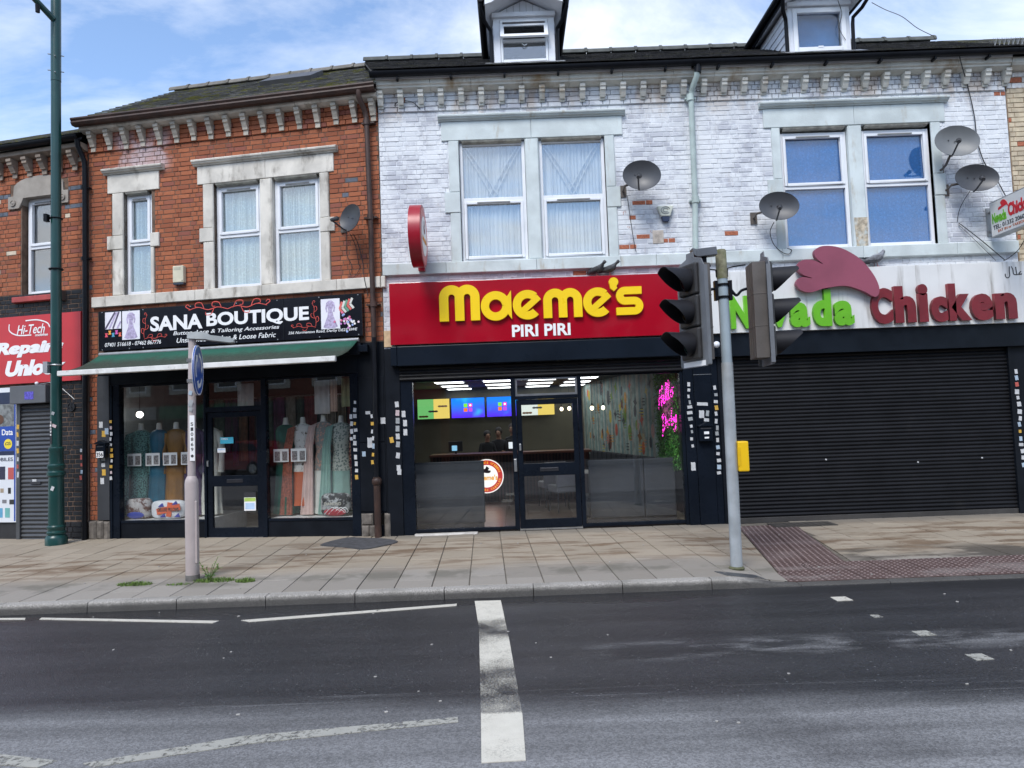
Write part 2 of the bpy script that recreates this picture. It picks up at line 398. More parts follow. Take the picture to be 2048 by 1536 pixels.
# paving slabs
def slab_mat():
    s = NT('paving_concrete'); X, Y, Z = s.xyz()
    r = s.rand()
    warm = s.mix(s.ramp(r, 0, 1), (.285, .24, .18), (.325, .275, .21))
    grey = s.mix(s.ramp(r, 0, 1), (.215, .196, .17), (.27, .25, .222))
    yy = s.math('ADD', Y, s.math('MULTIPLY', s.noise(.8, 3), .9))
    c = s.mix(s.ramp(yy, 8.55, 9.25), grey, warm)
    c = s.mix(s.ramp(s.noise(55, 3, .8), .35, .7, 0, .35), c, (.20, .18, .155))
    st = s.ramp(s.noise(1.7, 7, .68, stretch=(.55, 2.3, 1)), .47, .60)      # trodden brown stains run along the street
    zone = s.ramp(s.math('ABSOLUTE', s.math('SUBTRACT', Y, 9.5)), 1.5, .4)
    c = s.mix(s.math('MULTIPLY', st, s.math('MULTIPLY', zone, .8)), c, (.12, .072, .038))
    dk = s.math('MULTIPLY', s.ramp(s.noise(1.1, 5, stretch=(.7, 1.7, 1)), .44, .55), s.math('MULTIPLY', s.ramp(X, 3.2, 4.2), s.ramp(s.math('ABSOLUTE', s.math('SUBTRACT', Y, 8.4)), .75, .25)))
    c = s.mix(s.math('MULTIPLY', dk, .85), c, (.042, .034, .026))
    mo = s.math('MULTIPLY', s.ramp(s.noise(2.4, 5), .45, .6), s.ramp(s.math('ABSOLUTE', s.math('SUBTRACT', Y, 8.05)), .35, .08))
    c = s.mix(s.math('MULTIPLY', mo, .55), c, (.085, .082, .062))
    nd = s.math('MULTIPLY', s.ramp(s.math('ADD', Y, s.math('MULTIPLY', s.noise(3, 4), .35)), 10.55, 11.0), s.ramp(X, -2.4, -1.6))
    c = s.mix(s.math('MULTIPLY', nd, .6), c, (.10, .095, .085))
    return s.bsdf(c, .82, bump=s.math('ADD', s.noise(220, 3, .7), s.math('MULTIPLY', s.noise(18, 4), .5)), bstr=.35, bdist=.005)
SLAB = slab_mat()
pav = MB()
pp = [(-60, 7.436), (60, 7.436), (60, 12.6), (-60, 12.6)]
nx = 60
gx = [-60, -30] + [-12+24*i/nx for i in range(nx+1)] + [30, 60]; gy = [7.436+ (12.9-7.436)*j/8 for j in range(9)]
vsx = [(x, y, zp(x, y)-.012) for y in gy for x in gx]; L = len(gx)
pav.add(vsx, [(j*L+i, j*L+i+1, (j+1)*L+i+1, (j+1)*L+i) for j in range(8) for i in range(L-1)])
pavement = pav.build('pavement', mat('joint_sand', (.12, .105, .085), .95, .25, 6)); pavement['kind'] = 'structure'
def clip(poly, ax, ay, bx, by):
    """keep the part of poly on the left of a->b"""
    out = []; n = len(poly)
    f = lambda p: (bx-ax)*(p[1]-ay)-(by-ay)*(p[0]-ax)
    for i in range(n):
        p, q = poly[i], poly[(i+1) % n]; fp, fq = f(p), f(q)
        if fp >= 0: out.append(p)
        if fp*fq < 0: t = fp/(fp-fq); out.append((p[0]+(q[0]-p[0])*t, p[1]+(q[1]-p[1])*t))
    return out
def area(p): return abs(sum(p[i][0]*p[(i+1) % len(p)][1]-p[(i+1) % len(p)][0]*p[i][1] for i in range(len(p))))/2
TL = ((2.74, 7.43), (3.30, 10.9)); TR = ((3.72, 7.43), (4.12, 10.9))   # edges of the tactile stem
def facade_y(x):
    if x > -1.956: return 10.9
    if x > -7.03: return 10.9+math.tan(R(9.6))*(-1.956-x)
    return 11.758+math.tan(R(13))*(-7.03-x)
slabs = []
sr = random.Random(11)
ncol = 46
for k in range(ncol):
    x0 = .12+.388*(k-24); y = 7.44+sr.uniform(-.35, .0)
    lim = facade_y(x0)+.25
    while y < lim:
        ln = .60
        a, b = max(y, 7.44), min(y+ln, lim)
        y += ln
        if b-a < .06: continue
        sh = lambda yy: -.04*(yy-10.9)
        gp = .005
        q = [(x0+sh(a)+gp, a+.002), (x0+.388+sh(a)-gp, a+.002), (x0+.388+sh(b)-gp, b-.002), (x0+sh(b)+gp, b-.002)]
        if x0 > 1.9:
            cands = [clip(q, *TL[0], *TL[1]), None]
            rr = clip(q, *TR[1], *TR[0])
            if rr: rr = clip(rr, 2, 8.235, 20, 8.235)
            cands[1] = rr
        else: cands = [q]
        for p in cands:
            if p and len(p) > 2 and area(p) > .012: slabs.append(p)
for p in slabs:
    n = len(p); cx = sum(a for a, b in p)/n; cy = sum(b for a, b in p)/n; dz = sr.uniform(-.0025, .0025); tx, ty = sr.uniform(-.006, .006), sr.uniform(-.004, .004)
    def H(a, b): return zp(a, b)+dz+tx*(a-cx)+ty*(b-cy)
    ins = [(a+(cx-a)*.018, b+(cy-b)*.018) for a, b in p]
    m = MB().add([(a, b, H(a, b)-.03) for a, b in p]+[(a, b, H(a, b)-.005) for a, b in p]+[(a, b, H(a, b)) for a, b in ins],
                 [tuple(2*n+i for i in range(n))]+[(i, (i+1) % n, n+(i+1) % n, n+i) for i in range(n)]+[(n+i, n+(i+1) % n, 2*n+(i+1) % n, 2*n+i) for i in range(n)])
    m.build('paving_slab', SLAB, pavement)
def tact_mat():
    s = NT('tactile_concrete'); X, Y, Z = s.xyz()
    c = s.mix(s.noise(4, 5), (.052, .030, .027), (.088, .053, .048))
    d = s.ramp(s.noise(1.5, 6, .65, stretch=(.7, 1.6, 1)), .48, .64)
    c = s.mix(s.math('MULTIPLY', d, .6), c, s.mix(s.ramp(Y, 7.7, 8.4), (.19, .165, .155), (.13, .098, .094)))
    return s.bsdf(c, .8, bump=s.noise(200, 3), bstr=.3, bdist=.004)
TACT = tact_mat()
TDOME = mat('tactile_dome', (.17, .128, .122), .75, .25, 9)
def tactile_mesh(q, nb=6):
    m = MB(); n = 4
    m.add([(a, b, -.03) for a, b in q]+[(a, b, 0) for a, b in q], [(4, 5, 6, 7)]+[(i, (i+1) % 4, 4+(i+1) % 4, 4+i) for i in range(4)])
    nbase = len(m.f)
    for i in range(nb):
        for j in range(nb):
            s_, t = (i+.5)/nb, (j+.5)/nb
            x = (q[0][0]*(1-s_)+q[1][0]*s_)*(1-t)+(q[3][0]*(1-s_)+q[2][0]*s_)*t
            y = (q[0][1]*(1-s_)+q[1][1]*s_)*(1-t)+(q[3][1]*(1-s_)+q[2][1]*s_)*t
            b0 = [(x+.0155*math.cos(math.pi/3*k), y+.0155*math.sin(math.pi/3*k), 0) for k in range(6)]
            b1 = [(x+.009*math.cos(math.pi/3*k), y+.009*math.sin(math.pi/3*k), .006) for k in range(6)]
            m.loft([b0, b1], cap=False).add(b1, [(0, 1, 2, 3, 4, 5)])
    me = m.mesh('tactile_slab', TACT); me.materials.append(TDOME)
    for p in me.polygons:
        if p.center.z > .0005: p.material_index = 1
    return me
g = .004
tm = tactile_mesh([(-.2+g, -.2+g), (.2-g, -.2+g), (.2-g, .2-g), (-.2+g, .2-g)])
sl_ = math.atan(.028)
for i in range(14):
    for j in range(2):
        x, y = 2.98+.4*i, 7.64+.4*j
        if j == 1 and x < 3.0: continue
        place('tactile_slab', tm, pavement, (x, y, zp(x, y)+.001), rot=(sl_, 0, 0))
sk = (TL[1][0]-TL[0][0])/(TL[1][1]-TL[0][1])
wst = .425
tm2 = tactile_mesh([(-wst/2-.2*sk+g, -.2+g), (wst/2-.2*sk-g, -.2+g), (wst/2+.2*sk-g, .2-g), (-wst/2+.2*sk+g, .2-g)])
for j in range(7):
    for i in range(2):
        y = 8.04+.4*j+(.0 if j else 0); xl = TL[0][0]+sk*(y-7.43)
        if y > 10.75: continue
        if j == 0 and i == 1: continue
        place('tactile_slab', tm2, pavement, (xl+.012+wst*(i+.5), y, zp(xl+.4, y)+.001), rot=(sl_, 0, 0))
MB().add([(2.42, 7.45, zp(2.42, 7.45)+.001), (2.78, 7.45, zp(2.78, 7.45)+.001), (2.80, 7.84, zp(2.8, 7.84)+.001), (2.75, 7.84, zp(2.75, 7.84)+.001)], [(0, 1, 2, 3)]).build('concrete_infill', SLAB, pavement)
# inspection covers and the asphalt patch
cov = MB(); cq = [(2.08, 7.66), (2.50, 7.62), (2.56, 7.46), (2.16, 7.46)]
cov.add([(a, b, zp(a, b)-.01) for a, b in cq]+[(a, b, zp(a, b)+.006) for a, b in cq], [(0, 1, 2, 3), (4, 5, 6, 7), (0, 1, 5, 4), (1, 2, 6, 5), (2, 3, 7, 6), (3, 0, 4, 7)])
for k in range(5): cov.add([(a, b, zp(a, b)+.0085) for a, b in ((2.12+.012*k, 7.645-.034*k), (2.48+.01*k, 7.612-.029*k), (2.482+.01*k, 7.602-.029*k), (2.122+.012*k, 7.635-.034*k))], [(0, 1, 2, 3)])
tag(cov.build('inspection_cover', mat('cover_iron', (.15, .155, .165), .5, .2, 8, metal=.6)), 'grey metal inspection cover at the foot of the traffic light pole', 'inspection cover')
cov = MB(); zc = zp(4.4, 10.7)+.006
cov.ext([(3.75, 10.42), (4.66, 10.42), (4.66, 10.78), (3.75, 10.78)], zc-.02, zc, 'z')
for k in range(9): cov.ext([(3.78+.098*k, 10.45), (3.84+.098*k, 10.45), (3.84+.098*k, 10.75), (3.78+.098*k, 10.75)], zc+.001, zc+.004, 'z')
tag(cov.build('drain_cover', mat('drain_iron', (.05, .045, .04), .7, .2, 8)), 'dark rectangular drain cover in pavement before the closed shutter', 'drain cover')
pt = smooth_curve([(-2.83, 10.27), (-2.45, 10.02), (-2.12, 9.80), (-1.90, 9.98), (-1.72, 10.30), (-1.95, 10.62), (-2.3, 10.78), (-2.6, 10.85)], 4, True)
ap = MB().ext(pt, zp(0, 10)-.01, zp(0, 10.4)+.010, 'z').build('asphalt_patch', mat('patch_asphalt', (.06, .06, .064), .85, .3, 14, bump=.6, bscale=120), pavement)
# weeds
def blades(cx, cy, rx, ry, n, h, seed):
    m = MB(); q = random.Random(seed)
    for k in range(n):
        a = q.random()*6.28; d = math.sqrt(q.random()); x, y = cx+rx*d*math.cos(a), cy+ry*d*math.sin(a); z = zp(x, y)
        t = q.random()*6.28; hh = h*q.uniform(.4, 1.1)*(1.1-d*.5); w_ = .004; l = hh*q.uniform(.2, .9); p = q.random()*6.28
        bx, by = math.cos(t)*w_, math.sin(t)*w_; ex, ey = math.cos(p)*l, math.sin(p)*l
        m.add([(x-bx, y-by, z), (x+bx, y+by, z), (x+bx*.7+ex*.45, y+by*.7+ey*.45, z+hh*.7), (x-bx*.7+ex*.45, y-by*.7+ey*.45, z+hh*.7), (x+ex, y+ey, z+hh)], [(0, 1, 2, 3), (3, 2, 4)])
    return m
GR = mat('grass', (.10, .17, .03), .7, .35, 30, rv=.3, bump=0)
for i, (cx, cy, rx, ry, n, h) in enumerate(((-4.30, 8.05, .20, .07, 420, .05), (-3.42, 8.10, .24, .08, 420, .055), (-3.05, 8.02, .11, .07, 260, .055), (-3.78, 7.98, .15, .04, 100, .03))):
    o = blades(cx, cy, rx, ry, n, h, i).build('grass', GR); o['kind'] = 'stuff'
    tag(o, ('tuft of low grass in the paving left of the sign post', 'low grass round the leafy weed beside the sign post', 'tuft of low grass in the paving, farthest right of the sign post', 'thin grass at the very foot of the sign post')[i], 'grass')
wd = thing('weed_plant', 'small leafy green weed growing beside the sign post foot', 'weed', GF, (-3.5, 8.13, zp(-3.5, 8.13)))
stm = MB(); lv = MB(); q = random.Random(5)
for k in range(9):
    a = q.random()*6.28; l = q.uniform(.05, .13); h = q.uniform(.10, .26); b = Vector((-3.5, 8.13, zp(-3.5, 8.13)))
    top = b+Vector((math.cos(a)*l, math.sin(a)*l, h)); stm.tube([b, b.lerp(top, .5)+Vector((0, 0, .02)), top], .003, 5)
    for j in range(9):
        p = b.lerp(top, .25+.75*j/8); t = q.random()*6.28; s_ = q.uniform(.02, .036); d = Vector((math.cos(t), math.sin(t), q.uniform(-.2, .5)))*s_; e = Vector((-math.sin(t), math.cos(t), 0))*s_*.42
        lv.add([p, p+d*.5+e, p+d*1.2, p+d*.5-e], [(0, 1, 2, 3)])
stm.build('stem', GR, wd); lv.build('leaves', mat('weed_leaf', (.09, .19, .035), .6, .3, 30, rv=.3, bump=0), wd)['kind'] = 'stuff'

# ================================================================== buildings
def brick_red():
    s = NT('red_brick'); r = s.rand(); X, Y, Z = s.xyz()
    c = s.mix(r, (.255, .073, .031), (.385, .122, .052))
    c = s.mix(s.ramp(s.math('FRACT', s.math('MULTIPLY', r, 5.7)), .8, .95), c, (.24, .075, .050))
    c = s.mix(s.ramp(s.noise(22, 4, .7), .42, .75, 0, .45), c, (.20, .060, .030))
    sal = s.math('MULTIPLY', s.ramp(s.noise(2.2, 5, .62, off=(1.3, 0, .4)), .36, .56), s.math('MULTIPLY', s.ramp(s.math('ABSOLUTE', s.math('SUBTRACT', X, -6.02)), .62, .34), s.ramp(s.math('ABSOLUTE', s.math('SUBTRACT', Z, 6.50)), .42, .22)))
    c = s.mix(s.math('MULTIPLY', sal, .8), c, s.mix(s.noise(30, 4), (.34, .22, .22), (.62, .58, .62)))
    so = s.ramp(s.noise(1.1, 6, .66, stretch=(1, 1, .6)), .48, .72)
    c = s.mix(s.math('MULTIPLY', so, .6), c, (.10, .042, .028))
    return s.bsdf(c, .85, bump=s.noise(90, 4, .7), bstr=.5, bdist=.006)
def brick_white():
    s = NT('white_painted_brick'); r = s.rand(); X, Y, Z = s.xyz()
    c = s.mix(r, (.62, .645, .675), (.71, .73, .75))
    g1 = s.ramp(s.noise(1.1, 8, .72, stretch=(1, 1, 1.4)), .46, .57)
    rr = s.math('FRACT', s.math('MULTIPLY', r, 9.13))
    c = s.mix(s.math('MULTIPLY', g1, s.ramp(rr, .1, .9, .35, 1.0)), c, (.41, .425, .475))       # lilac-grey undercoat
    c = s.mix(s.math('MULTIPLY', s.ramp(s.noise(7, 6, .75, off=(5, 0, 2)), .54, .66), .5), c, (.82, .84, .86))
    top = s.ramp(s.math('ADD', Z, s.math('MULTIPLY', s.noise(3, 4), .5)), 6.65, 7.1)
    rust = s.ramp(s.noise(1.6, 6, .62, stretch=(1.5, 1, .5), off=(2, 0, 3)), .46, .62)
    c = s.mix(s.math('MULTIPLY', s.math('MULTIPLY', rust, top), .55), c, (.40, .28, .17))
    lowd = s.math('MULTIPLY', s.ramp(s.noise(9, 5, .7, stretch=(1, 1, .4)), .56, .72), .45)
    c = s.mix(lowd, c, (.36, .33, .31))
    bare = s.math('MULTIPLY', s.ramp(s.noise(6.5, 5, .7, off=(9, 3, 7)), .63, .655), s.math('MULTIPLY', s.ramp(s.math('ABSOLUTE', s.math('SUBTRACT', X, 2.05)), .62, .3), s.ramp(s.math('ABSOLUTE', s.math('SUBTRACT', Z, 4.65)), .62, .2)))
    c = s.mix(bare, c, (.36, .13, .075))
    return s.bsdf(c, .62, bump=s.math('ADD', s.noise(70, 4, .7), s.math('MULTIPLY', s.noise(9, 3), 1.5)), bstr=.4, bdist=.006)
BR, BW = brick_red(), brick_white()
BARE = mat('bare_brick', (.36, .115, .06), .85, .3, 30, bump=.5)
BBLK = mat('black_painted_brick', (.016, .017, .020), .5, .25, 12, rv=.25, bump=.4, bscale=70, spec=.25)
BBLUE = mat('blue_brick', (.085, .10, .13), .6, .2, 14, rv=.2)
BTAN = mat('tan_painted_brick', (.50, .42, .30), .75, .15, 8, rv=.1, dirt=(.25, .18, .12), damt=.45, bump=.4)
BYEL = mat('buff_brick', (.50, .42, .32), .85, .15, 8, rv=.1)
MORT_R = mat('mortar_brown', (.135, .088, .062), .95, .3, 10, bump=.5)
MORT_W = mat('painted_joint', (.60, .62, .65), .8, .2, 5, dirt=(.22, .21, .21), damt=.42, bump=.4)
MORT_K = mat('painted_joint_black', (.014, .014, .016), .7)
MORT_T = mat('joint_tan', (.30, .22, .15), .9, .3, 8)
_bm = {}
def brick_mesh(m):
    if m.name not in _bm:
        _bm[m.name] = MB().box(-.5*.21, 0, -.5*.0675, .5*.21, .05, .5*.0675, c=.005).mesh('brick', m)
    return _bm[m.name]
def bricks(parent, frame, regions, holes, matf, yf=lambda u, z: 0, course=.0775, nmax=300, seed=1):
    q = random.Random(seed); L = []
    for (u0, u1, z0, z1) in regions:
        nrow = max(1, round((z1-z0)/course)); ch = (z1-z0)/nrow
        for rI in range(nrow):
            za, zb = z0+rI*ch, z0+(rI+1)*ch; zc = (za+zb)/2
            u = u0-(.06 if rI % 2 else .225)+q.uniform(-.012, .012); k = rI % 2; segs = []
            while u < u1:
                ln = .215 if k % 2 == 0 else .1075
                segs.append((max(u, u0), min(u+ln, u1))); u += ln; k += 1
            for a, b in segs:
                parts = [(a, b)]
                for (h0, h1, g0, g1) in holes:
                    if zc < g0 or zc > g1: continue
                    nw = []
                    for (c, d) in parts:
                        if d <= h0 or c >= h1: nw.append((c, d)); continue
                        if c < h0: nw.append((c, h0))
                        if d > h1: nw.append((h1, d))
                    parts = nw
                for c, d in parts:
                    if d-c < .03: continue
                    m = matf((c+d)/2, zc, q)
                    if m is None: continue
                    L.append(((c+d)/2, d-c-.009, zc, ch-.0095, yf((c+d)/2, zc)+q.uniform(-.0035, .0035), m, q.uniform(-.006, .006)))
    cp = Vector((0, 0, 1.75))
    L.sort(key=lambda b: (frame.P(b[0], 0, b[2])-cp).length)
    for (u, ln, z, h, y, m, t) in L[:nmax]:
        place('brick', brick_mesh(m), parent, (u, y, z), (ln/.21, 1, h/.0675), (0, t, 0))
    rest = L[nmax:]
    if rest:
        mb = MB(); mats = []; idx = []
        for (u, ln, z, h, y, m, t) in rest:
            if m not in mats: mats.append(m)
            n0 = len(mb.f); mb.box(u-ln/2, y, z-h/2, u+ln/2, y+.05, z+h/2, c=.005); idx += [mats.index(m)]*(len(mb.f)-n0)
        off = OFF[parent.name]
        me = bpy.data.meshes.new('brick_mass'); me.from_pydata([p-off for p in mb.v], [], mb.f)
        for m in mats: me.materials.append(m)
        me.polygons.foreach_set('material_index', idx); me.update()
        bm = bmesh.new(); bm.from_mesh(me); bmesh.ops.recalc_face_normals(bm, faces=bm.faces); bm.to_mesh(me); bm.free()
        o = bpy.data.objects.new('brick_mass', me); COL.objects.link(o); o.parent = parent; o['kind'] = 'stuff'; OFF[o.name] = off
def wall_grid(u0, u1, z0, z1, holes, y0, y1):
    us = sorted({u0, u1, *[h[0] for h in holes], *[h[1] for h in holes]}); zs = sorted({z0, z1, *[h[2] for h in holes], *[h[3] for h in holes]})
    us = [u for u in us if u0 <= u <= u1]; zs = [z for z in zs if z0 <= z <= z1]; m = MB()
    for a, b in zip(us, us[1:]):
        col = None
        for c, d in zip(zs, zs[1:]):
            um, zm = (a+b)/2, (c+d)/2
            solid = not any(h[0] < um < h[1] and h[2] < zm < h[3] for h in holes)
            if solid: col = (col[0], d) if col else (c, d)
            if (not solid or d == zs[-1]) and col: m.box(a, y0, col[0], b, y1, col[1]); col = None
    return m
STONE = mat('pale_stone', (.58, .55, .49), .8, .16, 3, rv=.06, dirt=(.17, .145, .115), dscale=2.2, damt=.54, dstretch=(2.2, 2.2, .9), bump=.3, bscale=50)
STONE_G = mat('green_painted_stone', (.52, .575, .575), .65, .12, 2.5, rv=.05, dirt=(.33, .27, .18), dscale=2.3, damt=.50, dstretch=(2.6, 2.6, .7), bump=.25, bscale=40)
STONE_W = mat('stained_white_stone', (.56, .55, .50), .75, .14, 2.0, rv=.10, dirt=(.30, .20, .10), dscale=1.7, damt=.60, dstretch=(1.6, 1, .8), bump=.3)
STONE_B = mat('brown_stone', (.25, .20, .16), .85, .2, 5, rv=.08, dirt=(.10, .08, .06), damt=.45, bump=.4)
UPVC = mat('white_upvc', (.74, .76, .79), .32, .05, 3, dirt=(.45, .44, .42), dscale=4, damt=.28, bump=.04)
BLK = mat('black_plastic', (.008, .009, .012), .35, .2, 4, bump=.06, spec=.14)
CI_BR = mat('brown_cast_iron', (.040, .018, .012), .55, .35, 6, dirt=(.05, .03, .025), damt=.5, bump=.25)
CI_GR = mat('green_painted_pipe', (.40, .48, .46), .5, .12, 4, dirt=(.28, .22, .15), damt=.35, bump=.1)
LEAD = mat('grey_metal', (.30, .31, .32), .45, .15, 6, metal=.4)
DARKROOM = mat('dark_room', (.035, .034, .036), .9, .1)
GL = glass('window_glass', (.97, .985, .985), 2.25)
GLS = glass('shop_glass', (.965, .975, .97), 1.6, wav=.0)
GLN = glass('film_glass', (.97, .98, .98), 1.75)
def slate_mat(name, c0, c1, moss):
    s = NT(name); r = s.rand()
    c = s.mix(r, c0, c1)
    c = s.mix(s.ramp(s.noise(5, 6, .7), .5, .7, 0, .6), c, tuple(v*1.9 for v in c1))
    if moss:
        mo = s.ramp(s.noise(3.2, 7, .7), .50, .60)
        c = s.mix(s.math('MULTIPLY', mo, moss), c, s.mix(s.noise(30, 4), (.07, .078, .018), (.26, .24, .04)))
    return s.bsdf(c, .75, bump=s.noise(40, 6, .75), bstr=.9, bdist=.02)
SL_M = slate_mat('mossy_slate', (.085, .083, .078), (.15, .146, .138), .9)
SL_D = slate_mat('dark_slate', (.022, .021, .023), (.040, .038, .040), .12)

def sash(parent, u0, u1, z0, z1, zt, y, curtain, fw=.055, low_open=False, bar=None, style='sheer'):
    gm_ = GLN if style == 'flat' else GL
    wm_ = MB()
    wm_.box(u0, y, z0, u0+fw, y+.06, z1).box(u1-fw, y, z0, u1, y+.06, z1).box(u0+fw, y, z1-fw, u1-fw, y+.06, z1).box(u0+fw, y, z0, u1-fw, y+.06, z0+fw)
    if zt: wm_.box(u0+fw, y, zt-.03, u1-fw, y+.06, zt+.03)
    wo_ = wm_.build('window', UPVC, parent, bevel=.006)
    sb = MB(); a, b = (z0+fw, zt-.03) if low_open else ((zt or z0+fw-.03)+.03, z1-fw)
    iw = .042
    sb.box(u0+fw, y-.018, a, u0+fw+iw, y+.03, b).box(u1-fw-iw, y-.018, a, u1-fw, y+.03, b).box(u0+fw+iw, y-.018, b-iw, u1-fw-iw, y+.03, b).box(u0+fw+iw, y-.018, a, u1-fw-iw, y+.03, a+iw)
    sb.build('opening_sash', UPVC, wo_, bevel=.006)
    MB().box(u0+.25*(u1-u0), y-.03, b-.03, u1-.25*(u1-u0), y-.0185, b-.012).build('trickle_vent', mat('vent_grey', (.20, .20, .20), .5), wo_)
    for (p0, p1) in ([(z0+fw, zt-.03), (zt+.03, z1-fw)] if zt else [(z0+fw, z1-fw)]):
        MB().box(u0+fw, y+.032, p0, u1-fw, y+.040, p1).build('pane', gm_, wo_)
    if curtain and style == 'flat':
        MB().box(u0+.01, y+.06, z0+.01, u1-.01, y+.064, z1-.01).build('window_film', curtain, wo_)
    elif curtain:
        m = MB(); N = 60; rows = [z0+.01, z0+.4*(z1-z0), z0+.7*(z1-z0), z1-.01]; q = random.Random(int(u0*100))
        ph = [q.uniform(.5, 1.5) for _ in range(N+1)]; x = 0; xs_ = []
        for k in range(N+1): xs_.append(x); x += ph[k]
        rings = [[(u0+.02+(u1-u0-.04)*k/N, y+.085+.018*math.sin(xs_[k]*1.9+.3*j)+.006*math.sin(xs_[k]*5), z) for k in range(N+1)] for j, z in enumerate(rows)]
        m.loft(rings, cap=False, closed=False).build('curtain', curtain, wo_, smooth=60)
    return wo_
def moulding(parent, name, u0, u1, prof, m):
    return MB().ext(prof, u0, u1, 'x').build(name, m, parent)
def surround(parent, opens, zb, zt, lint, hood, jo, block, m, proud=.022):
    """stone dressings round one or two openings"""
    (l0, l1, lz0, lz1) = lint; p = proud
    if l1-l0 > 1.6:
        mid = (opens[0][1]+opens[1][0])/2
        for a, b in ((l0, mid-.0015), (mid+.0015, l1)): MB().box(a, -p, lz0, b, .16, lz1, c=.006).build('lintel', m, parent)
    else: MB().box(l0, -p, lz0, l1, .16, lz1, c=.006).build('lintel', m, parent)
    h0, h1, hz0, hz1 = hood; d = hz1-hz0
    prof = [(.0, hz0+.001), (-.035, hz0+.001), (-.045, hz0+.25*d), (-.075, hz0+.32*d), (-.085, hz0+.55*d), (-.10, hz0+.62*d), (-.105, hz0+.85*d), (-.095, hz1), (.0, hz1+.02)]
    n = 1 if h1-h0 < 1.6 else 2
    for k in range(n):
        a, b = h0+(h1-h0)*k/n, h0+(h1-h0)*(k+1)/n
        moulding(parent, 'hood_mould', a+(.0015 if k else 0), b-(.0015 if k < n-1 else 0), prof, m)
    for side, (o, j, bl) in enumerate(((opens[0][0], jo[0], block[0]), (opens[-1][1], jo[1], block[1]))):
        a, b = min(o, j), max(o, j)
        if block[4+side]: MB().box(a, -p, block[3]+.002, b, .16, lz0-.002, c=.012).build('jamb_stone', m, parent)
        MB().box(a, -p, zb, b, .16, block[2]-.002, c=.012).build('jamb_stone', m, parent)
        a2, b2 = min(o, bl), max(o, bl)
        MB().box(a2, -p-.006, block[2], b2, .16, block[3], c=.008).build('jamb_block', m, parent)
    if len(opens) > 1:
        MB().box(opens[0][1], -p, zb, opens[1][0], .16, lz0-.002, c=.02).build('mullion', m, parent)
    for (a, b) in opens:
        MB().ext([(-.005, lz0-.004), (-.03, lz0-.012), (-.02, lz0-.035), (.02, lz0-.05), (.08, lz0-.05), (.08, lz0-.003)], a+.05, b-.05, 'x').build('head_vent', mat('vent_tin', (.34, .33, .29), .45, .3, 9, metal=.3), parent)
def corbel_mesh(m, w_=.085, dep=.135, h=.23, drop=.08):
    pr = [(.0, 0), (-dep, 0), (-dep, -.045), (-dep*.86, -.055), (-dep*.86, -.10), (-dep*.7, -.115), (-dep*.55, -.16), (-dep*.38, -.2), (-dep*.33, -h), (.0, -h)]
    mb = MB().ext(pr, -w_/2, w_/2, 'x'); mb.box(-w_*.48, -.02, -h-.003, w_*.48, .0, -h-drop)
    return mb.mesh('corbel', m)
def slates(parent, u0, u1, e, r, m, pitch=.2, wdt=.28, du=0, seed=2, kindname='slates'):
    """courses of slates from the eaves e=(y,z) to the ridge r=(y,z)"""
    q = random.Random(seed); L = math.hypot(r[0]-e[0], r[1]-e[1]); n = int(L/pitch)+1; dy, dz = (r[0]-e[0])/L, (r[1]-e[1])/L; ny, nz = -dz, dy
    mb = MB()
    for i in range(n):
        s0, s1 = i*pitch, min((i+1)*pitch+.05, L)
        x = u0+(du*s0/L)-q.uniform(0, wdt)
        while x < u1:
            a, b = max(x, u0+du*s0/L)+.002, min(x+wdt, u1)-.002; x += wdt
            if b-a < .03: continue
            t = .012+q.uniform(0, .005); k = q.uniform(-.008, .008)
            P = lambda u, s_, h: (u, e[0]+dy*s_+ny*h, e[1]+dz*s_+nz*h)
            mb.add([P(a, s0+k, .008), P(b, s0+k+q.uniform(-.003, .003), .008), P(b, s1, -.003), P(a, s1, -.003), P(a, s0+k, .008+t), P(b, s0+k, .008+t), P(b, s1, .002), P(a, s1, .002)],
                   [(0, 3, 2, 1), (4, 5, 6, 7), (0, 1, 5, 4), (1, 2, 6, 5), (2, 3, 7, 6), (3, 0, 4, 7)])
    o = mb.build(kindname, m, parent); o['kind'] = 'stuff'; return o
def ridge(parent, u0, u1, y, z, m, ln=.45, zfun=None):
    n = max(1, round((u1-u0)/ln)); ln = (u1-u0)/n; q = random.Random(4)
    for k in range(n):
        a = u0+k*ln; mb = MB(); dz = q.uniform(-.006, .006)
        pr = [(y+.13*math.cos(R(t)), z-.05+.11*math.sin(R(t))+dz) for t in range(0, 181, 30)]; pr2 = [(y+.115*math.cos(R(t)), z-.06+.10*math.sin(R(t))+dz) for t in range(180, -1, -30)]
        mb.ext(pr+pr2, a+.004, a+ln-.004, 'x')
        mb.ext([(y+.145*math.cos(R(t)), z-.05+.125*math.sin(R(t))+dz) for t in range(0, 181, 30)]+[(y+.131*math.cos(R(t)), z-.05+.111*math.sin(R(t))+dz) for t in range(180, -1, -30)], a+ln-.05, a+ln-.004, 'x')
        mb.build('ridge_tile', m, parent)
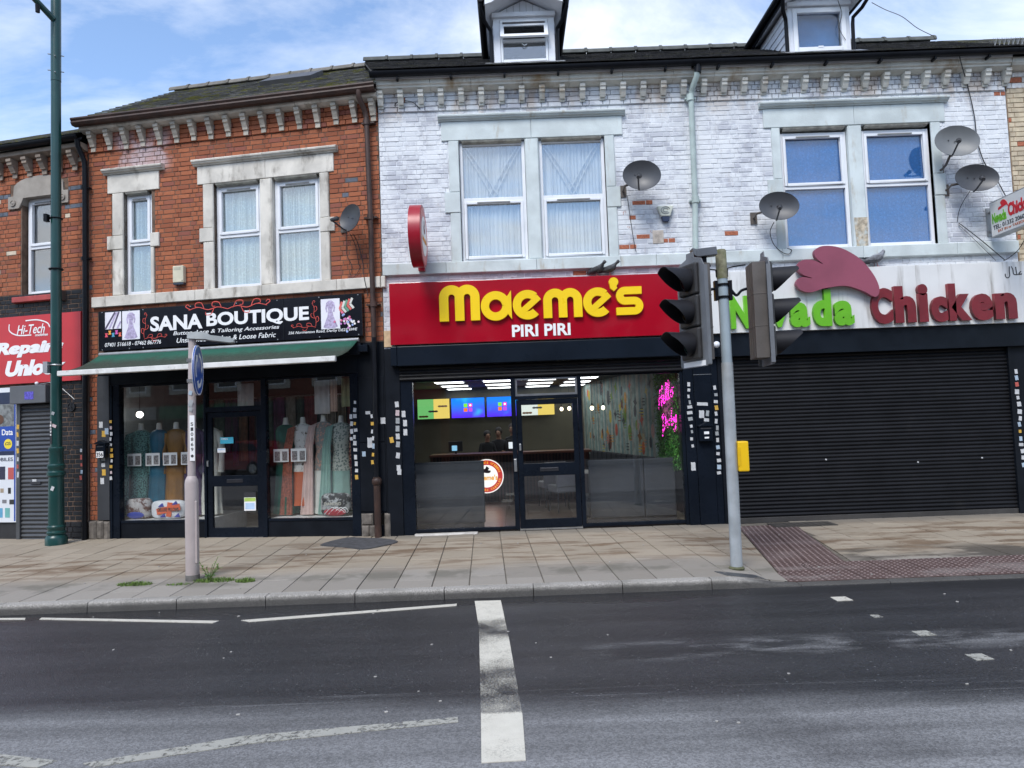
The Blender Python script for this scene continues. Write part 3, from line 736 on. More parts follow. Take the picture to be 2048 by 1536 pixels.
def gutter(parent, u0, u1, y, z, r, m, ogee=False, clips=0):
    if ogee: pr = [(y-r, z+r*.9), (y-r*1.05, z+r*.55), (y-r*.75, z+r*.1), (y-r*.85, z-r*.3), (y-r*.4, z-r*.9), (y+r*.9, z-r*.9), (y+r*.9, z+r), (y+r*.8, z+r), (y+r*.8, z-r*.75), (y-r*.35, z-r*.72), (y-r*.7, z-r*.2), (y-r*.62, z+r*.2), (y-r*.9, z+r*.55), (y-r*.88, z+r*.9)]
    else: pr = [(y+r*math.cos(R(t)), z+r*math.sin(R(t))) for t in range(180, 361, 15)]+[(y+r*.9*math.cos(R(t)), z+r*.9*math.sin(R(t))) for t in range(360, 179, -15)]
    o = MB().ext(pr, u0, u1, 'x').build('gutter', m, parent, smooth=40)
    b = MB()
    for k in range(clips):
        u = u0+(u1-u0)*(k+.5)/clips; b.box(u-.015, y-.012, z-r-.035, u+.015, y+r+.03, z-r+.004)
    if clips: b.build('gutter_bracket', m, o)
    return o

# ------------------------------------------------------------------ red brick house with the boutique
sana = thing('brick_house', 'red brick terraced house with pale stone window surrounds above the boutique', 'building', SF, (-2.57, 0, .1))
SO = [(-2.83, -2.015), (-1.805, -.99)]; SLO = (-4.47, -3.97)
holes = [(-2.83, -.99, 4.10, 5.85), (-4.47, -3.955, 4.11, 5.83)]
wall_grid(-5.135, .0, 3.0, 6.99, holes, .0065, .22).build('wall', MORT_R, sana)
def sana_m(u, z, q):
    if u < -4.98 and q.random() < .10 and z < 5.4: return BBLUE
    if q.random() < .004: return BBLUE
    return BR
bh = [(-3.02, -.83, 4.0, 5.84), (-4.69, -3.90, 4.0, 5.85), (-3.06, -.76, 5.84, 6.13), (-4.74, -3.82, 5.84, 6.15)]
bricks(sana, SF, [(-5.13, .0, 3.86, 6.56)], bh, sana_m, seed=2)
bricks(sana, SF, [(-5.13, .0, 6.563, 6.88)], [], sana_m, yf=lambda u, z: -.026, nmax=0, seed=3)
bricks(sana, SF, [(-5.13, -4.965, .42, 3.855)], [], sana_m, nmax=0, seed=4)
bricks(sana, SF, [(-.30, .0, 3.1, 3.855)], [], sana_m, nmax=0, seed=5)
MB().box(-5.135, .010, .10, -4.97, .22, 2.999).box(-.30, .012, 2.9, .0, .22, 2.998).build('pier_backing', MORT_R, sana)
pr = [(.0, 6.875), (-.085, 6.875), (-.16, 6.90), (-.185, 6.925), (-.185, 6.985), (.0, 6.985)]
for a, b in zip((-5.16, -3.74, -2.62, -1.3), (-3.74, -2.62, -1.3, .05)): moulding(sana, 'cornice_stone', a, b-.006, pr, STONE)
cm = corbel_mesh(mat('corbel_stone', (.44, .395, .33), .8, .2, 6, rv=.12, dirt=(.15, .125, .10), dscale=5, damt=.5, bump=.3))
for k in range(17): place('corbel', cm, sana, (-5.0+.309*k, -.028, 6.873), scale=(1, 1, 1+rnd.uniform(-.04, .04)))
surround(sana, SO, 4.10, 5.85, (-3.11, -.745, 5.835, 6.135), (-3.17, -.67, 6.138, 6.228), (-3.015, -.84), (-3.08, -.75, 4.88, 5.105, True, True), STONE)
surround(sana, [SLO], 4.11, 5.83, (-4.76, -3.805, 5.835, 6.145), (-4.82, -3.71, 6.148, 6.235), (-4.675, -3.91), (-4.77, -3.81, 4.88, 5.11, True, False), STONE)
MB().box(-3.955, .01, 5.112, -3.925, .2, 5.83).build('broken_reveal', MORT_R, sana)
for a, b in zip((-5.04, -4.78, -3.86, -3.15, -1.98, -.72, .0), (-4.78, -3.86, -3.15, -1.98, -.72, -.01, .07)):
    MB().box(a+.001, -.06, 3.925, b-.002, .17, 4.098, c=.008).build('sill_stone', STONE, sana)
LACE = None
def lace(name, col, dots, dark=(.18, .22, .2)):
    s = NT(name); X, Y, Z = s.xyz()
    vo = s.n('ShaderNodeTexVoronoi'); vo.inputs['Scale'].default_value = dots; s.l(s.pos, vo.inputs['Vector'])
    a = s.ramp(vo.outputs['Distance'], .25, .5)
    fold = s.ramp(s.noise(14, 2, stretch=(1, 1, .02)), .35, .65)  # vertical darker bands, fold shading put into the cloth's colour
    c = s.mix(s.math('MULTIPLY', a, .45), col, tuple(v*.55 for v in col)); c = s.mix(s.math('MULTIPLY', fold, .3), c, tuple(v*.6 for v in col))
    return s.bsdf(c, .9)
LACE = lace('lace_net', (.56, .64, .60), 26); BLUEFILM = lace('blue_net', (.018, .14, .42), 22); WHITEC = mat('white_curtain', (.50, .51, .50), .9, .08, 3, bump=.05)
for (a, b) in SO: sash(sana, a+.005, b-.005, 4.105, 5.80, 4.97, .075, LACE)
sash(sana, -4.465, -3.975, 4.115, 5.80, 4.97, .075, LACE)
rf = MB().add([(-5.2, -.24, 7.02), (.06, -.24, 7.02), (.06, 2.35, 8.72), (-5.2, 2.35, 8.72), (-5.2, 4.5, 7.0), (.06, 4.5, 7.0)], [(0, 1, 2, 3), (3, 2, 5, 4)]).build('roof', mat('roof_felt', (.03, .03, .03), .9), sana)
slates(rf, -5.2, .06, (-.27, 7.035), (2.35, 8.73), SL_M, pitch=.2)
ridge(rf, -5.2, .06, 2.35, 8.77, mat('ridge_clay', (.14, .13, .115), .85, .25, 6, dirt=(.10, .10, .03), damt=.45))
MB().ext([(1.4, 8.12), (1.95, 8.49), (1.91, 8.56), (1.36, 8.19)], -2.75, -1.75, 'x').build('rooflight', mat('rooflight_lead', (.06, .06, .065), .5), rf)
MB().box(-5.17, -.19, 6.99, .05, -.02, 7.06).build('eaves_board', CI_BR, sana)
gutter(sana, -5.2, .06, -.26, 7.0, .065, CI_BR, ogee=True, clips=0)
dp = MB().tube([(-.20, -.27, 6.96), (-.20, -.27, 6.86), (-.17, -.12, 6.72), (-.15, -.10, 6.6)], .042, 10)
dp.tube([(-.15, -.10, 6.62), (-.125, -.10, 5.0), (-.115, -.10, 3.15)], .040, 10)
for z in (6.52, 5.02, 3.66): dp.tube([(-.15+.022*(6.6-z)/1.6, -.10, z-.04), (-.15+.022*(6.6-z)/1.6, -.10, z+.04)], .054, 10).box(-.235, -.09, z-.012, -.03, .01, z+.012)
dp.build('downpipe', CI_BR, sana, smooth=45)
MB().tube([(-.115, -.10, 3.15), (-.13, -.10, 1.0)], .038, 10).build('downpipe', BLK, sana, smooth=45)
MB().tube([(-.13, -.10, 1.02), (-.13, -.10, .11)], .052, 12).tube([(-.13, -.10, .90), (-.13, -.10, .93), (-.13, -.10, .98), (-.13, -.10, 1.0)], [.06, .075, .075, .06], 12).build('downpipe', CI_BR, sana, smooth=45)
# house body
body = MB().box(-5.13, .22, -.02, -4.98, 7.0, 7.0).ext([(-.15, .22), (.0, .22), (-1.84, 6.99), (-1.99, 6.99)], -.02, 7.0, 'z').box(-5.13, 6.85, -.02, -2.0, 7.0, 7.0).ext([(-4.97, .225), (-.16, .225), (-1.96, 6.84), (-4.97, 6.84)], 2.95, 3.1, 'z').ext([(-4.97, .225), (-.16, .225), (-1.96, 6.84), (-4.97, 6.84)], 6.9, 6.99, 'z')
body.build('house_body', DARKROOM, sana)
MB().box(-4.97, 1.9, 3.11, -.66, 2.0, 6.89).build('room_partition', DARKROOM, sana)

# ------------------------------------------------------------------ white painted pair
def white_house(name, label, u0, u1, base):
    return thing(name, label, 'building', WF, (base, 0, .1))
mh = white_house('painted_house', 'white painted brick house with pale green stonework above the red piri piri sign', -1.95, 2.96, .5)
nh = white_house('painted_house', 'white painted brick house with pale green stonework above the chicken shop shutter', 2.96, 7.92, 5.4)
MO = [(-.70, .335), (.55, 1.585)]; NO = [(4.335, 5.395), (5.615, 6.695)]
wall_grid(-1.945, 2.955, 2.9, 7.0, [(-.70, 1.585, 4.27, 6.20)], .0055, .22).build('wall', MORT_W, mh)
wall_grid(2.955, 7.915, 2.9, 7.0, [(4.335, 6.695, 4.30, 6.22)], .0055, .22).build('wall', MORT_W, nh)
def wm_m(bare):
    def f(u, z, q):
        for (a, b, c) in bare:
            if abs(u-a) < .09 and abs(z-b) < .03: return BARE
        return BW
    return f
M_BARE = [(-.985, 5.0, 0), (1.98, 4.89, 0), (2.16, 5.12, 0), (2.36, 4.49, 0), (2.58, 4.48, 0), (1.75, 4.70, 0), (1.9, 4.40, 0), (-1.63, 6.87, 0), (1.2, 4.03, 0), (2.08, 4.58, 0)]
N_BARE = [(7.82, 6.62, 0), (7.88, 6.38, 0), (3.5, 4.6, 0)]
mhole = [(-.865, 1.74, 4.1, 6.22), (-.93, 1.83, 6.2, 6.5), (-1.9, 2.95, 4.12, 4.27)]
nhole = [(4.20, 6.84, 4.1, 6.24), (4.12, 6.89, 6.2, 6.52), (2.97, 7.9, 4.12, 4.28)]
bricks(mh, WF, [(-1.945, 2.95, 3.93, 6.685)], mhole, wm_m(M_BARE), seed=12)
bricks(mh, WF, [(-1.945, 2.95, 6.688, 7.0)], [], wm_m(M_BARE), yf=lambda u, z: -.026, nmax=0, seed=13)
bricks(mh, WF, [(-1.945, -1.80, 3.0, 3.925)], [], lambda u, z, q: BW, nmax=0, seed=14)
bricks(nh, WF, [(2.965, 7.915, 3.93, 6.685)], nhole, wm_m(N_BARE), seed=15)
bricks(nh, WF, [(2.965, 7.915, 6.688, 7.0)], [], wm_m(N_BARE), yf=lambda u, z: -.026, nmax=0, seed=16)
pr = [(.0, 6.985), (-.075, 6.985), (-.155, 7.02), (-.155, 7.045), (-.185, 7.06), (-.185, 7.135), (.0, 7.135)]
js = [-1.96, -1.10, -.47, .34, 1.06, 1.89, 2.68, 3.32, 4.10, 4.78, 6.05, 7.10, 7.93]
for a, b in zip(js, js[1:]): moulding(mh if b < 3 else nh, 'cornice_stone', a, b-.005, pr, STONE_W)
cw = corbel_mesh(STONE_W, .085, .135, .15, .08)
for k in range(32):
    u = -1.89+.3155*k
    if u < 7.93: place('corbel', cw, mh if u < 2.95 else nh, (u, -.028, 6.983), scale=(1, 1, 1+rnd.uniform(-.05, .05)))
surround(mh, MO, 4.28, 6.20, (-.965, 1.87, 6.205, 6.505), (-1.01, 1.92, 6.508, 6.592), (-.86, 1.735), (-.94, 1.80, 5.06, 5.38, True, True), STONE_G)
surround(nh, NO, 4.29, 6.22, (4.085, 6.925, 6.225, 6.525), (4.02, 6.98, 6.528, 6.612), (4.20, 6.845), (4.10, 6.87, 5.06, 5.40, True, True), STONE_G)
js = [-1.93, -.95, .45, 1.75, 2.3, 2.955]
for a, b in zip(js, js[1:]): MB().box(a+.001, -.07, 4.10, b-.002, .17, 4.278, c=.008).build('sill_stone', STONE_G, mh)
js = [2.96, 4.25, 5.5, 6.95, 7.9]
for a, b in zip(js, js[1:]): MB().box(a+.001, -.07, 4.105, b-.002, .17, 4.288, c=.008).build('sill_stone', STONE_G, nh)
for (a, b) in MO:
    wo_ = sash(mh, a+.004, b-.004, 4.285, 6.185, 5.27, .05, WHITEC, fw=.05, low_open=True)
    # crossed swags behind the upper pane
    sw = MB()
    for sgn in (-1, 1):
        c = (a+b)/2; x0 = c+sgn*.47; x1 = c+sgn*.015
        for k in range(2):
            o_ = k*.06
            pts = [(x0-sgn*o_*1.2+(x1-x0)*t, .105-.004*k+.006*math.sin(t*3), 6.13-o_*.3-(.80-.05*k)*t**1.1) for t in [i/8 for i in range(9)]]
            sw.tube(pts, .010, 6)
    sw.build('swag', WHITEC, wo_, smooth=70)
for (a, b) in NO: sash(nh, a+.006, b-.006, 4.31, 6.15, 5.28, .06, BLUEFILM, fw=.05, style='flat')
MB().ext([(5.40, 4.75), (5.61, 4.75), (5.60, 4.30), (5.42, 4.30)], -.0265, -.0245).build('flaking_paint', mat('flaked_stone', (.42, .36, .27), .85, .4, 16, dirt=(.5, .56, .56), damt=.62, dscale=12), nh)
# roof of the pair
EV, RG = (-.33, 7.21), (1.75, 8.43)
for hs, a, b, dl in ((mh, -1.99, 2.955, -.5), (nh, 2.955, 7.93, 0)):
    rf = MB().add([(a, EV[0], EV[1]), (b, EV[0], EV[1]), (b, RG[0], RG[1]), (a+dl, RG[0], RG[1]), (b, 4, 7.1), (a+dl, 4, 7.1)], [(0, 1, 2, 3), (3, 2, 4, 5)]).build('roof', mat('roof_felt', (.03, .03, .03), .9), hs)
    slates(rf, a, b, (EV[0]-.02, EV[1]+.012), (RG[0], RG[1]+.01), SL_D, pitch=.19, du=dl, seed=6 if dl else 9)
    ridge(rf, a+dl, b, RG[0], RG[1]+.05, mat('ridge_dark', (.075, .08, .075), .85, .25, 6))
    MB().box(a+.05, -.20, 7.137, b-.002, -.02, 7.21).build('fascia_board', UPVC, hs)
    gutter(hs, a-.02, b, -.285, 7.20, .068, BLK, clips=6)
    hb = (MB().ext([(-1.93, .22), (-1.83, .22), (-2.52, 7), (-2.62, 7)], -.02, 7.0, 'z').box(-2.52, 6.9, -.02, -1.92, 7.0, 7.0).ext([(-1.826, .225), (-1.824, .225), (-1.824, 6.89), (-2.50, 6.89)], 2.95, 3.1, 'z') if dl else MB().box(a+.06, .22, -.02, a+.16, 7, 7.0)).box(b-.12, .22, -.02, b-.02, 7, 7.0).box(a+.07, 6.9, -.02, b-.02, 7.0, 7.0).box(a+.17, .225, 2.95, b-.125, 6.89, 3.1).box(a+.165, .225, 6.9, b-.125, 6.89, 6.99)
    hb.build('house_body', DARKROOM, hs)
    MB().box(a+.165, 1.9, 3.11, b-.125, 2.0, 6.89).build('room_partition', DARKROOM, hs)
MB().tube([(3.03, -.28, 7.17), (3.03, -.28, 7.06)], .045, 10).tube([(3.03, -.28, 7.10), (3.02, -.28, 7.02)], .055, 10).build('gutter_outlet', BLK, mh, smooth=45)
dp = MB().tube([(3.01, -.28, 7.05), (3.01, -.27, 6.98), (2.965, -.12, 6.84), (2.955, -.085, 6.74), (2.935, -.085, 5.1), (2.90, -.085, 4.30), (2.90, -.085, 3.95)], .043, 12)
for z in (6.72, 5.10): dp.tube([(2.94, -.085, z-.05), (2.94, -.085, z+.05)], .058, 12).box(2.86, -.07, z-.012, 3.03, .01, z+.012)
dp.build('downpipe', CI_GR, mh, smooth=45)
MB().box(2.27, -.012, 4.46, 2.44, .03, 4.67, c=.008).build('cast_plaque', mat('plaque', (.50, .44, .38), .8, .2, 14), mh)
text('plaque_letters', 'BP', (2.30, 4.575, 2.41, 4.645), -.017, .006, MATS['plaque'], mh, bold=.02)
text('plaque_letters', '9', (2.33, 4.485, 2.38, 4.56), -.017, .006, MATS['plaque'], mh, bold=.02)

# dormers
def dormer(hs, label, u0, u1, open_top):
    d = thing('dormer', label, 'dormer', WF, ((u0+u1)/2, -.05, 7.36), None)
    c = (u0+u1)/2; hw = (u1-u0)/2
    CL = mat('white_cladding', (.66, .68, .72), .4, .08, 4, dirt=(.42, .42, .40), damt=.4, dstretch=(3, 3, .6), bump=.05)
    z0, z1, ap = 7.36, 8.13, 8.13+.07+.50*hw
    m = MB().box(u0, -.05, z0, u0+.105, .02, z1).box(u1-.105, -.05, z0, u1, .02, z1).box(u0+.105, -.05, z0, u1-.105, .02, z0+.05).box(u0+.105, -.05, z1-.03, u1-.105, .02, z1)
    m.build('front_frame', CL, d, bevel=.004)
    MB().box(u0-.02, -.10, z1+.001, u1+.02, .0, z1+.07).build('cross_beam', CL, d, bevel=.006)
    nb = 9
    for k in range(nb):
        a, b = u0+.02+(u1-u0-.04)*k/nb, u0+.02+(u1-u0-.04)*(k+1)/nb
        za, zb = ap-.46*abs(a-c)-.02, ap-.46*abs(b-c)-.02
        pts = [(a+.003, z1+.072), (b-.003, z1+.072), (b-.003, max(zb, z1+.075))] + ([(c, ap-.02)] if a < c < b else []) + [(a+.003, max(za, z1+.075))]
        MB().ext(pts, -.03, .0).build('gable_board', CL, d)
    MB().ext([(u0, z1+.07), (u1, z1+.07), (c, ap)], .001, .03).build('gable_backing', mat('joint_grey', (.2, .2, .21), .8), d)
    for sg in (-1, 1):
        # side walls in lapped boards; they run back into the roof
        x = c+sg*(hw-.004)
        nlap = 6
        for k in range(nlap):
            za, zb = z0+.02+(z1-z0)*k/nlap, z0+.02+(z1-z0)*(k+1)/nlap
            yb = .2+(za-7.36)*1.75
            MB().add([(x, .021, za), (x, yb, za), (x, yb, zb), (x, .021, zb), (x+sg*.018, .021, za), (x+sg*.018, yb, za), (x+sg*.003, yb, zb), (x+sg*.003, .021, zb)],
                     [(0, 1, 2, 3), (4, 5, 6, 7), (0, 1, 5, 4), (3, 2, 6, 7), (0, 3, 7, 4), (1, 2, 6, 5)]).build('side_board', CL, d)
        # bargeboard, soffit, roof slope, gutter, downpipe
        e = (c+sg*(hw+.115), ap-.46*(hw+.115))
        bp = [(c, ap+.03), (c, ap+.16), (e[0], e[1]+.13), (e[0], e[1]-.02), (e[0]-sg*.10, e[1]-.02+.03)]
        MB().ext(bp, -.42, -.395).build('bargeboard', CL, d)
        MB().add([(c, -.39, ap+.02), (c, 2.0, ap+.02), (e[0], 2.0, e[1]-.02), (e[0], -.39, e[1]-.02), (c, -.39, ap+.032), (c, 2.0, ap+.032), (e[0], 2.0, e[1]-.008), (e[0], -.39, e[1]-.008)], [(0, 1, 2, 3), (4, 7, 6, 5), (0, 3, 7, 4), (1, 5, 6, 2), (2, 6, 7, 3), (0, 4, 5, 1)]).build('soffit', CL, d)
        MB().add([(c, -.46, ap+.17), (c, 2.1, ap+.17), (e[0]+sg*.05, 2.1, e[1]+.115), (e[0]+sg*.05, -.46, e[1]+.115), (c, -.46, ap+.20), (c, 2.1, ap+.20), (e[0]+sg*.05, 2.1, e[1]+.15), (e[0]+sg*.05, -.46, e[1]+.15)], [(0, 1, 2, 3), (4, 7, 6, 5), (0, 3, 7, 4), (1, 5, 6, 2), (2, 6, 7, 3), (0, 4, 5, 1)]).build('roof_slope', SL_D, d)
        MB().ext([(e[0]-sg*.002, e[1]-.03), (e[0]+sg*.02, e[1]-.03), (e[0]+sg*.02, e[1]+.11), (e[0]-sg*.002, e[1]+.11)], -.39, 1.6).build('eaves_fascia', BLK, d)
        gx = e[0]+sg*.065
        gp = [(gx+.05*math.cos(R(t)), e[1]+.07+.05*math.sin(R(t))) for t in range(180, 361, 20)]
        MB().ext(gp+[(gx+.05, e[1]+.08), (gx-.05, e[1]+.08)], -.43, 1.5).build('gutter', BLK, d, smooth=40)
        pipe = [(gx, -.36, e[1]+.03), (gx, -.34, e[1]-.06), (gx-sg*.05, -.20, e[1]-.16), (c+sg*(hw+.045), -.075, e[1]-.24), (c+sg*(hw+.04), -.06, e[1]-.34), (c+sg*(hw+.035), -.05, z0-.02)]
        MB().tube(pipe, .030, 8).build('downpipe', BLK, d, smooth=45)
    a, b = u0+.11, u1-.11
    if open_top:
        fr = MB(); zt = 7.76
        fr.box(a, -.06, z0+.055, a+.035, .0, z1-.035).box(b-.035, -.06, z0+.055, b, .0, z1-.035).box(a+.035, -.06, z1-.07, b-.035, .0, z1-.035).box(a+.035, -.06, z0+.055, b-.035, .0, z0+.095).box(a+.035, -.06, zt-.02, b-.035, .0, zt+.02)
        win = fr.build('window', UPVC, d, bevel=.004)
        MB().box(a+.036, -.03, z0+.096, b-.036, -.024, zt-.021).build('pane', GL, win)
        # top light hung open
        ht = z1-.075; ln = ht-zt+.0; an = R(26)
        sm = MB(); sm.xf = Matrix.Translation((0, -.065, ht-.03)) @ Matrix.Rotation(-an, 4, 'X')
        a2, b2 = a-.005, b+.005
        for bx in ((a2, 0, -ln, a2+.06, .04, 0), (b2-.06, 0, -ln, b2, .04, 0), (a2+.06, 0, -.045, b2-.06, .04, 0), (a2+.06, 0, -ln, b2-.06, .04, -ln+.055)): sm.box(*bx)
        ls = sm.build('open_top_light', UPVC, win, bevel=.004)
        gm = MB(); gm.xf = sm.xf; gm.box(a2+.061, .016, -ln+.056, b2-.061, .022, -.046); gm.build('pane', glass('tinted_glass', (.30, .32, .33), 1.6), win)
        MB().tube([(c-.04, -.07, zt-.06), (c, -.08, zt-.10), (c+.04, -.07, zt-.07)], .008, 6).build('handle', UPVC, win)
        MB().box(a+.03, .3, z0+.03, b-.03, .32, z1).build('room_back', DARKROOM, d)
    else:
        win = MB().box(a-.04, -.07, z0+.045, a+.03, .0, z1-.03).box(b-.03, -.07, z0+.045, b+.04, .0, z1-.03).box(a+.03, -.07, z1-.10, b-.03, .0, z1-.03).box(a+.03, -.07, z0+.045, b-.03, .0, z0+.115).build('window', UPVC, d, bevel=.005)
        MB().box(a+.031, -.03, z0+.116, b-.031, -.022, z1-.101).build('pane', GLS, win)
        MB().box(a, .10, z0+.05, b, .11, z1-.04).build('pane_backing', mat('sky_reflection_blue', (.045, .15, .36), .8, .08), win)  # blue sheet behind the pane, the sky's reflection put into its colour
        MB().box(c-.04, -.076, z0+.10, c+.04, -.0705, z0+.125).build('latch', UPVC, win)
    MB().add([(u0-.14, -.30, 7.265), (u1+.14, -.30, 7.265), (u1+.14, -.04, 7.415), (u0-.14, -.04, 7.415), (u0-.14, -.30, 7.272), (u1+.14, -.30, 7.272), (u1+.14, -.04, 7.424), (u0-.14, -.04, 7.424)], [(0, 3, 2, 1), (4, 5, 6, 7), (0, 1, 5, 4), (1, 2, 6, 5), (2, 3, 7, 6), (3, 0, 4, 7)]).build('flashing', LEAD, d)
dormer(mh, 'white clad roof dormer whose top window light hangs open', -.09, .87, True)
dormer(nh, 'white clad roof dormer with one dark blue closed window', 4.55, 5.52, False)
# neighbour at the far right edge
th = thing('tan_house', 'tan painted brick house at the edge beyond the chicken shop', 'building', WF, (9.5, 0, .1))
wall_grid(7.93, 12.5, 2.9, 7.0, [], .01, .22).build('wall', MORT_T, th)
bricks(th, WF, [(7.935, 10.0, 3.0, 6.72)], [], lambda u, z, q: BTAN if q.random() > .03 else BARE, nmax=300, seed=31)
bricks(th, WF, [(7.935, 10.0, 6.722, 6.99)], [], lambda u, z, q: BW if q.random() > .2 else BARE, nmax=0, seed=32)
moulding(th, 'cornice_stone', 7.935, 12.5, [(.0, 6.985), (-.075, 6.985), (-.155, 7.02), (-.185, 7.06), (-.185, 7.135), (.0, 7.135)], STONE_W)
rf = MB().add([(7.935, EV[0], EV[1]), (12.5, EV[0], EV[1]), (12.5, RG[0], RG[1]), (7.935, RG[0], RG[1]), (12.5, 4, 7.1), (7.935, 4, 7.1)], [(0, 1, 2, 3), (3, 2, 4, 5)]).build('roof', MATS['roof_felt'], th)
slates(rf, 7.935, 12.5, (EV[0]-.02, EV[1]+.012), (RG[0], RG[1]+.01), SL_M, pitch=.19, seed=12)
gutter(th, 7.935, 12.5, -.285, 7.20, .068, BLK)
MB().box(7.935, .22, -.02, 12.5, 7, 6.99).box(7.935, .0, -.02, 12.5, .21, 2.9).build('house_body', mat('shop_black', (.008, .010, .014), .45, .2, 3, dirt=(.028, .028, .03), damt=.3, bump=.08, spec=.1), th)
sp = MB()
for k in range(7):
    for t in (-.03, 0, .03): sp.tube([(7.65+.07*k, -.22, 7.30), (7.65+.07*k+t, -.24, 7.42)], .003, 4)
tag(sp.build('bird_spikes', LEAD), 'row of metal bird spikes on the gutter above the chicken shop', 'bird spikes'); sp = bpy.data.objects['bird_spikes']; sp.location = WF.P(0, 0, 0)

# ------------------------------------------------------------------ phone repair shop on the left
ht = thing('brick_house', 'red brick house with blue brick bands above the phone repair shop', 'building', HF, (-2.5, 0, .06))
wall_grid(-6, -.005, -.02, 6.72, [(-1.36, -.66, 4.26, 5.95), (-1.33, -.71, .06, 2.4)], .0065, .22).build('wall', MORT_K if False else MORT_R, ht)
def ht_m(u, z, q):
    if z < 4.27: return BBLK
    if 5.985 < z < 6.06 and (u < -1.5 or u > -.4) or 5.69 < z < 5.76 and (u < -1.58 or u > -.42): return BBLUE
    if q.random() < .02: return BYEL
    return BR
bricks(ht, HF, [(-4.0, -.005, 4.27, 6.36)], [(-1.38, -.64, 4.2, 6.15), (-1.60, -.40, 5.77, 6.2)], ht_m, seed=21)
bricks(ht, HF, [(-4.0, -.005, 6.362, 6.60)], [], ht_m, yf=lambda u, z: -.026, nmax=0, seed=22)
bricks(ht, HF, [(-4.0, -.005, 3.88, 4.268)], [], ht_m, nmax=0, seed=23)
bricks(ht, HF, [(-.70, -.02, .42, 2.75)], [], ht_m, nmax=0, seed=24)
bricks(ht, HF, [(-.70, -.02, .06, .40)], [], ht_m, yf=lambda u, z: -.03, nmax=0, seed=25)
moulding(ht, 'cornice_stone', -6, .02, [(.0, 6.60), (-.08, 6.60), (-.17, 6.64), (-.17, 6.71), (.0, 6.71)], STONE_B)
cb = corbel_mesh(STONE_B, .10, .15, .22, .08)
for k in range(13): place('corbel', cb, ht, (-.22-.31*k, -.028, 6.598))
ar = [(-1.62, 5.77), (-1.62, 5.985), (-1.51, 5.99), (-1.50, 6.14)]+[(-.99+.51*math.cos(R(t)), 6.13+.17*math.sin(R(t))) for t in range(165, 10, -15)]+[(-.48, 6.14), (-.47, 5.99), (-.37, 5.985), (-.37, 5.77), (-.60, 5.77), (-.66, 5.86), (-.70, 5.94), (-1.30, 5.94), (-1.34, 5.86), (-1.40, 5.77)]
MB().ext(ar, -.03, .15).build('arched_lintel', mat('grey_stone', (.30, .27, .235), .85, .15, 4, dirt=(.14, .12, .10), damt=.4, bump=.3), ht)
for u in (-1.51, -.48): MB().lathe([(.055, 0), (.055, .02), (.04, .02), (.035, .008), (.015, .02)], (u, -.031, 5.87), 16, Matrix.Rotation(R(90), 3, 'X')).build('roundel', MATS['grey_stone'], ht)
sash(ht, -1.33, -.68, 4.27, 5.94, 5.09, .10, None)
MB().box(-1.3, .25, 4.2, -.7, .27, 5.95).build('pane_backing', mat('pale_blind', (.42, .45, .46), .9, .1), ht)
MB().box(-1.49, -.08, 4.12, -.60, .16, 4.215, c=.01).build('sill_stone', mat('red_painted_stone', (.36, .055, .05), .6, .2, 5, dirt=(.2, .1, .08), damt=.4), ht)
MB().box(-.56, -.11, 4.10, -.44, 0, 4.26, c=.02).build('wall_box', mat('brown_box', (.09, .065, .055), .6), ht)
rf = MB().add([(-6, -.24, 6.80), (.0, -.24, 6.80), (.0, 2.2, 8.16), (-6, 2.2, 8.16), (-6, 4.5, 6.7), (.0, 4.5, 6.7)], [(0, 1, 2, 3), (3, 2, 5, 4)]).build('roof', MATS['roof_felt'], ht)
slates(rf, -6, .0, (-.27, 6.81), (2.2, 8.17), SL_M, seed=8)
gutter(ht, -6, .05, -.23, 6.79, .07, BLK)
dp = MB().tube([(.0, -.22, 6.74), (.0, -.20, 6.62), (.02, -.10, 6.42), (.03, -.09, 6.3), (.03, -.09, 3.7), (.0, -.09, .08)], .042, 10)
for z in (5.95, 4.75, 2.9): dp.tube([(.02, -.09, z-.03), (.02, -.09, z+.03)], .052, 10).box(-.05, -.08, z-.012, .10, -.02, z+.012)
dp.build('downpipe', BLK, ht, smooth=45)
MB().ext([(-6, .22), (-.01, .22), (-.75, 7), (-6, 7)], -.02, 6.72, 'z').build('house_body', DARKROOM, ht)
MB().lathe([(.075, 0), (.075, .02), (.06, .02), (.058, .012), (.02, .012), (.015, .025)], (-.33, -.001, 2.30), 20, Matrix.Rotation(R(90), 3, 'X')).box(-.345, -.02, 2.24, -.315, -.006, 2.36).box(-.39, -.018, 2.285, -.27, -.007, 2.315).build('tie_plate', BBLK, ht)

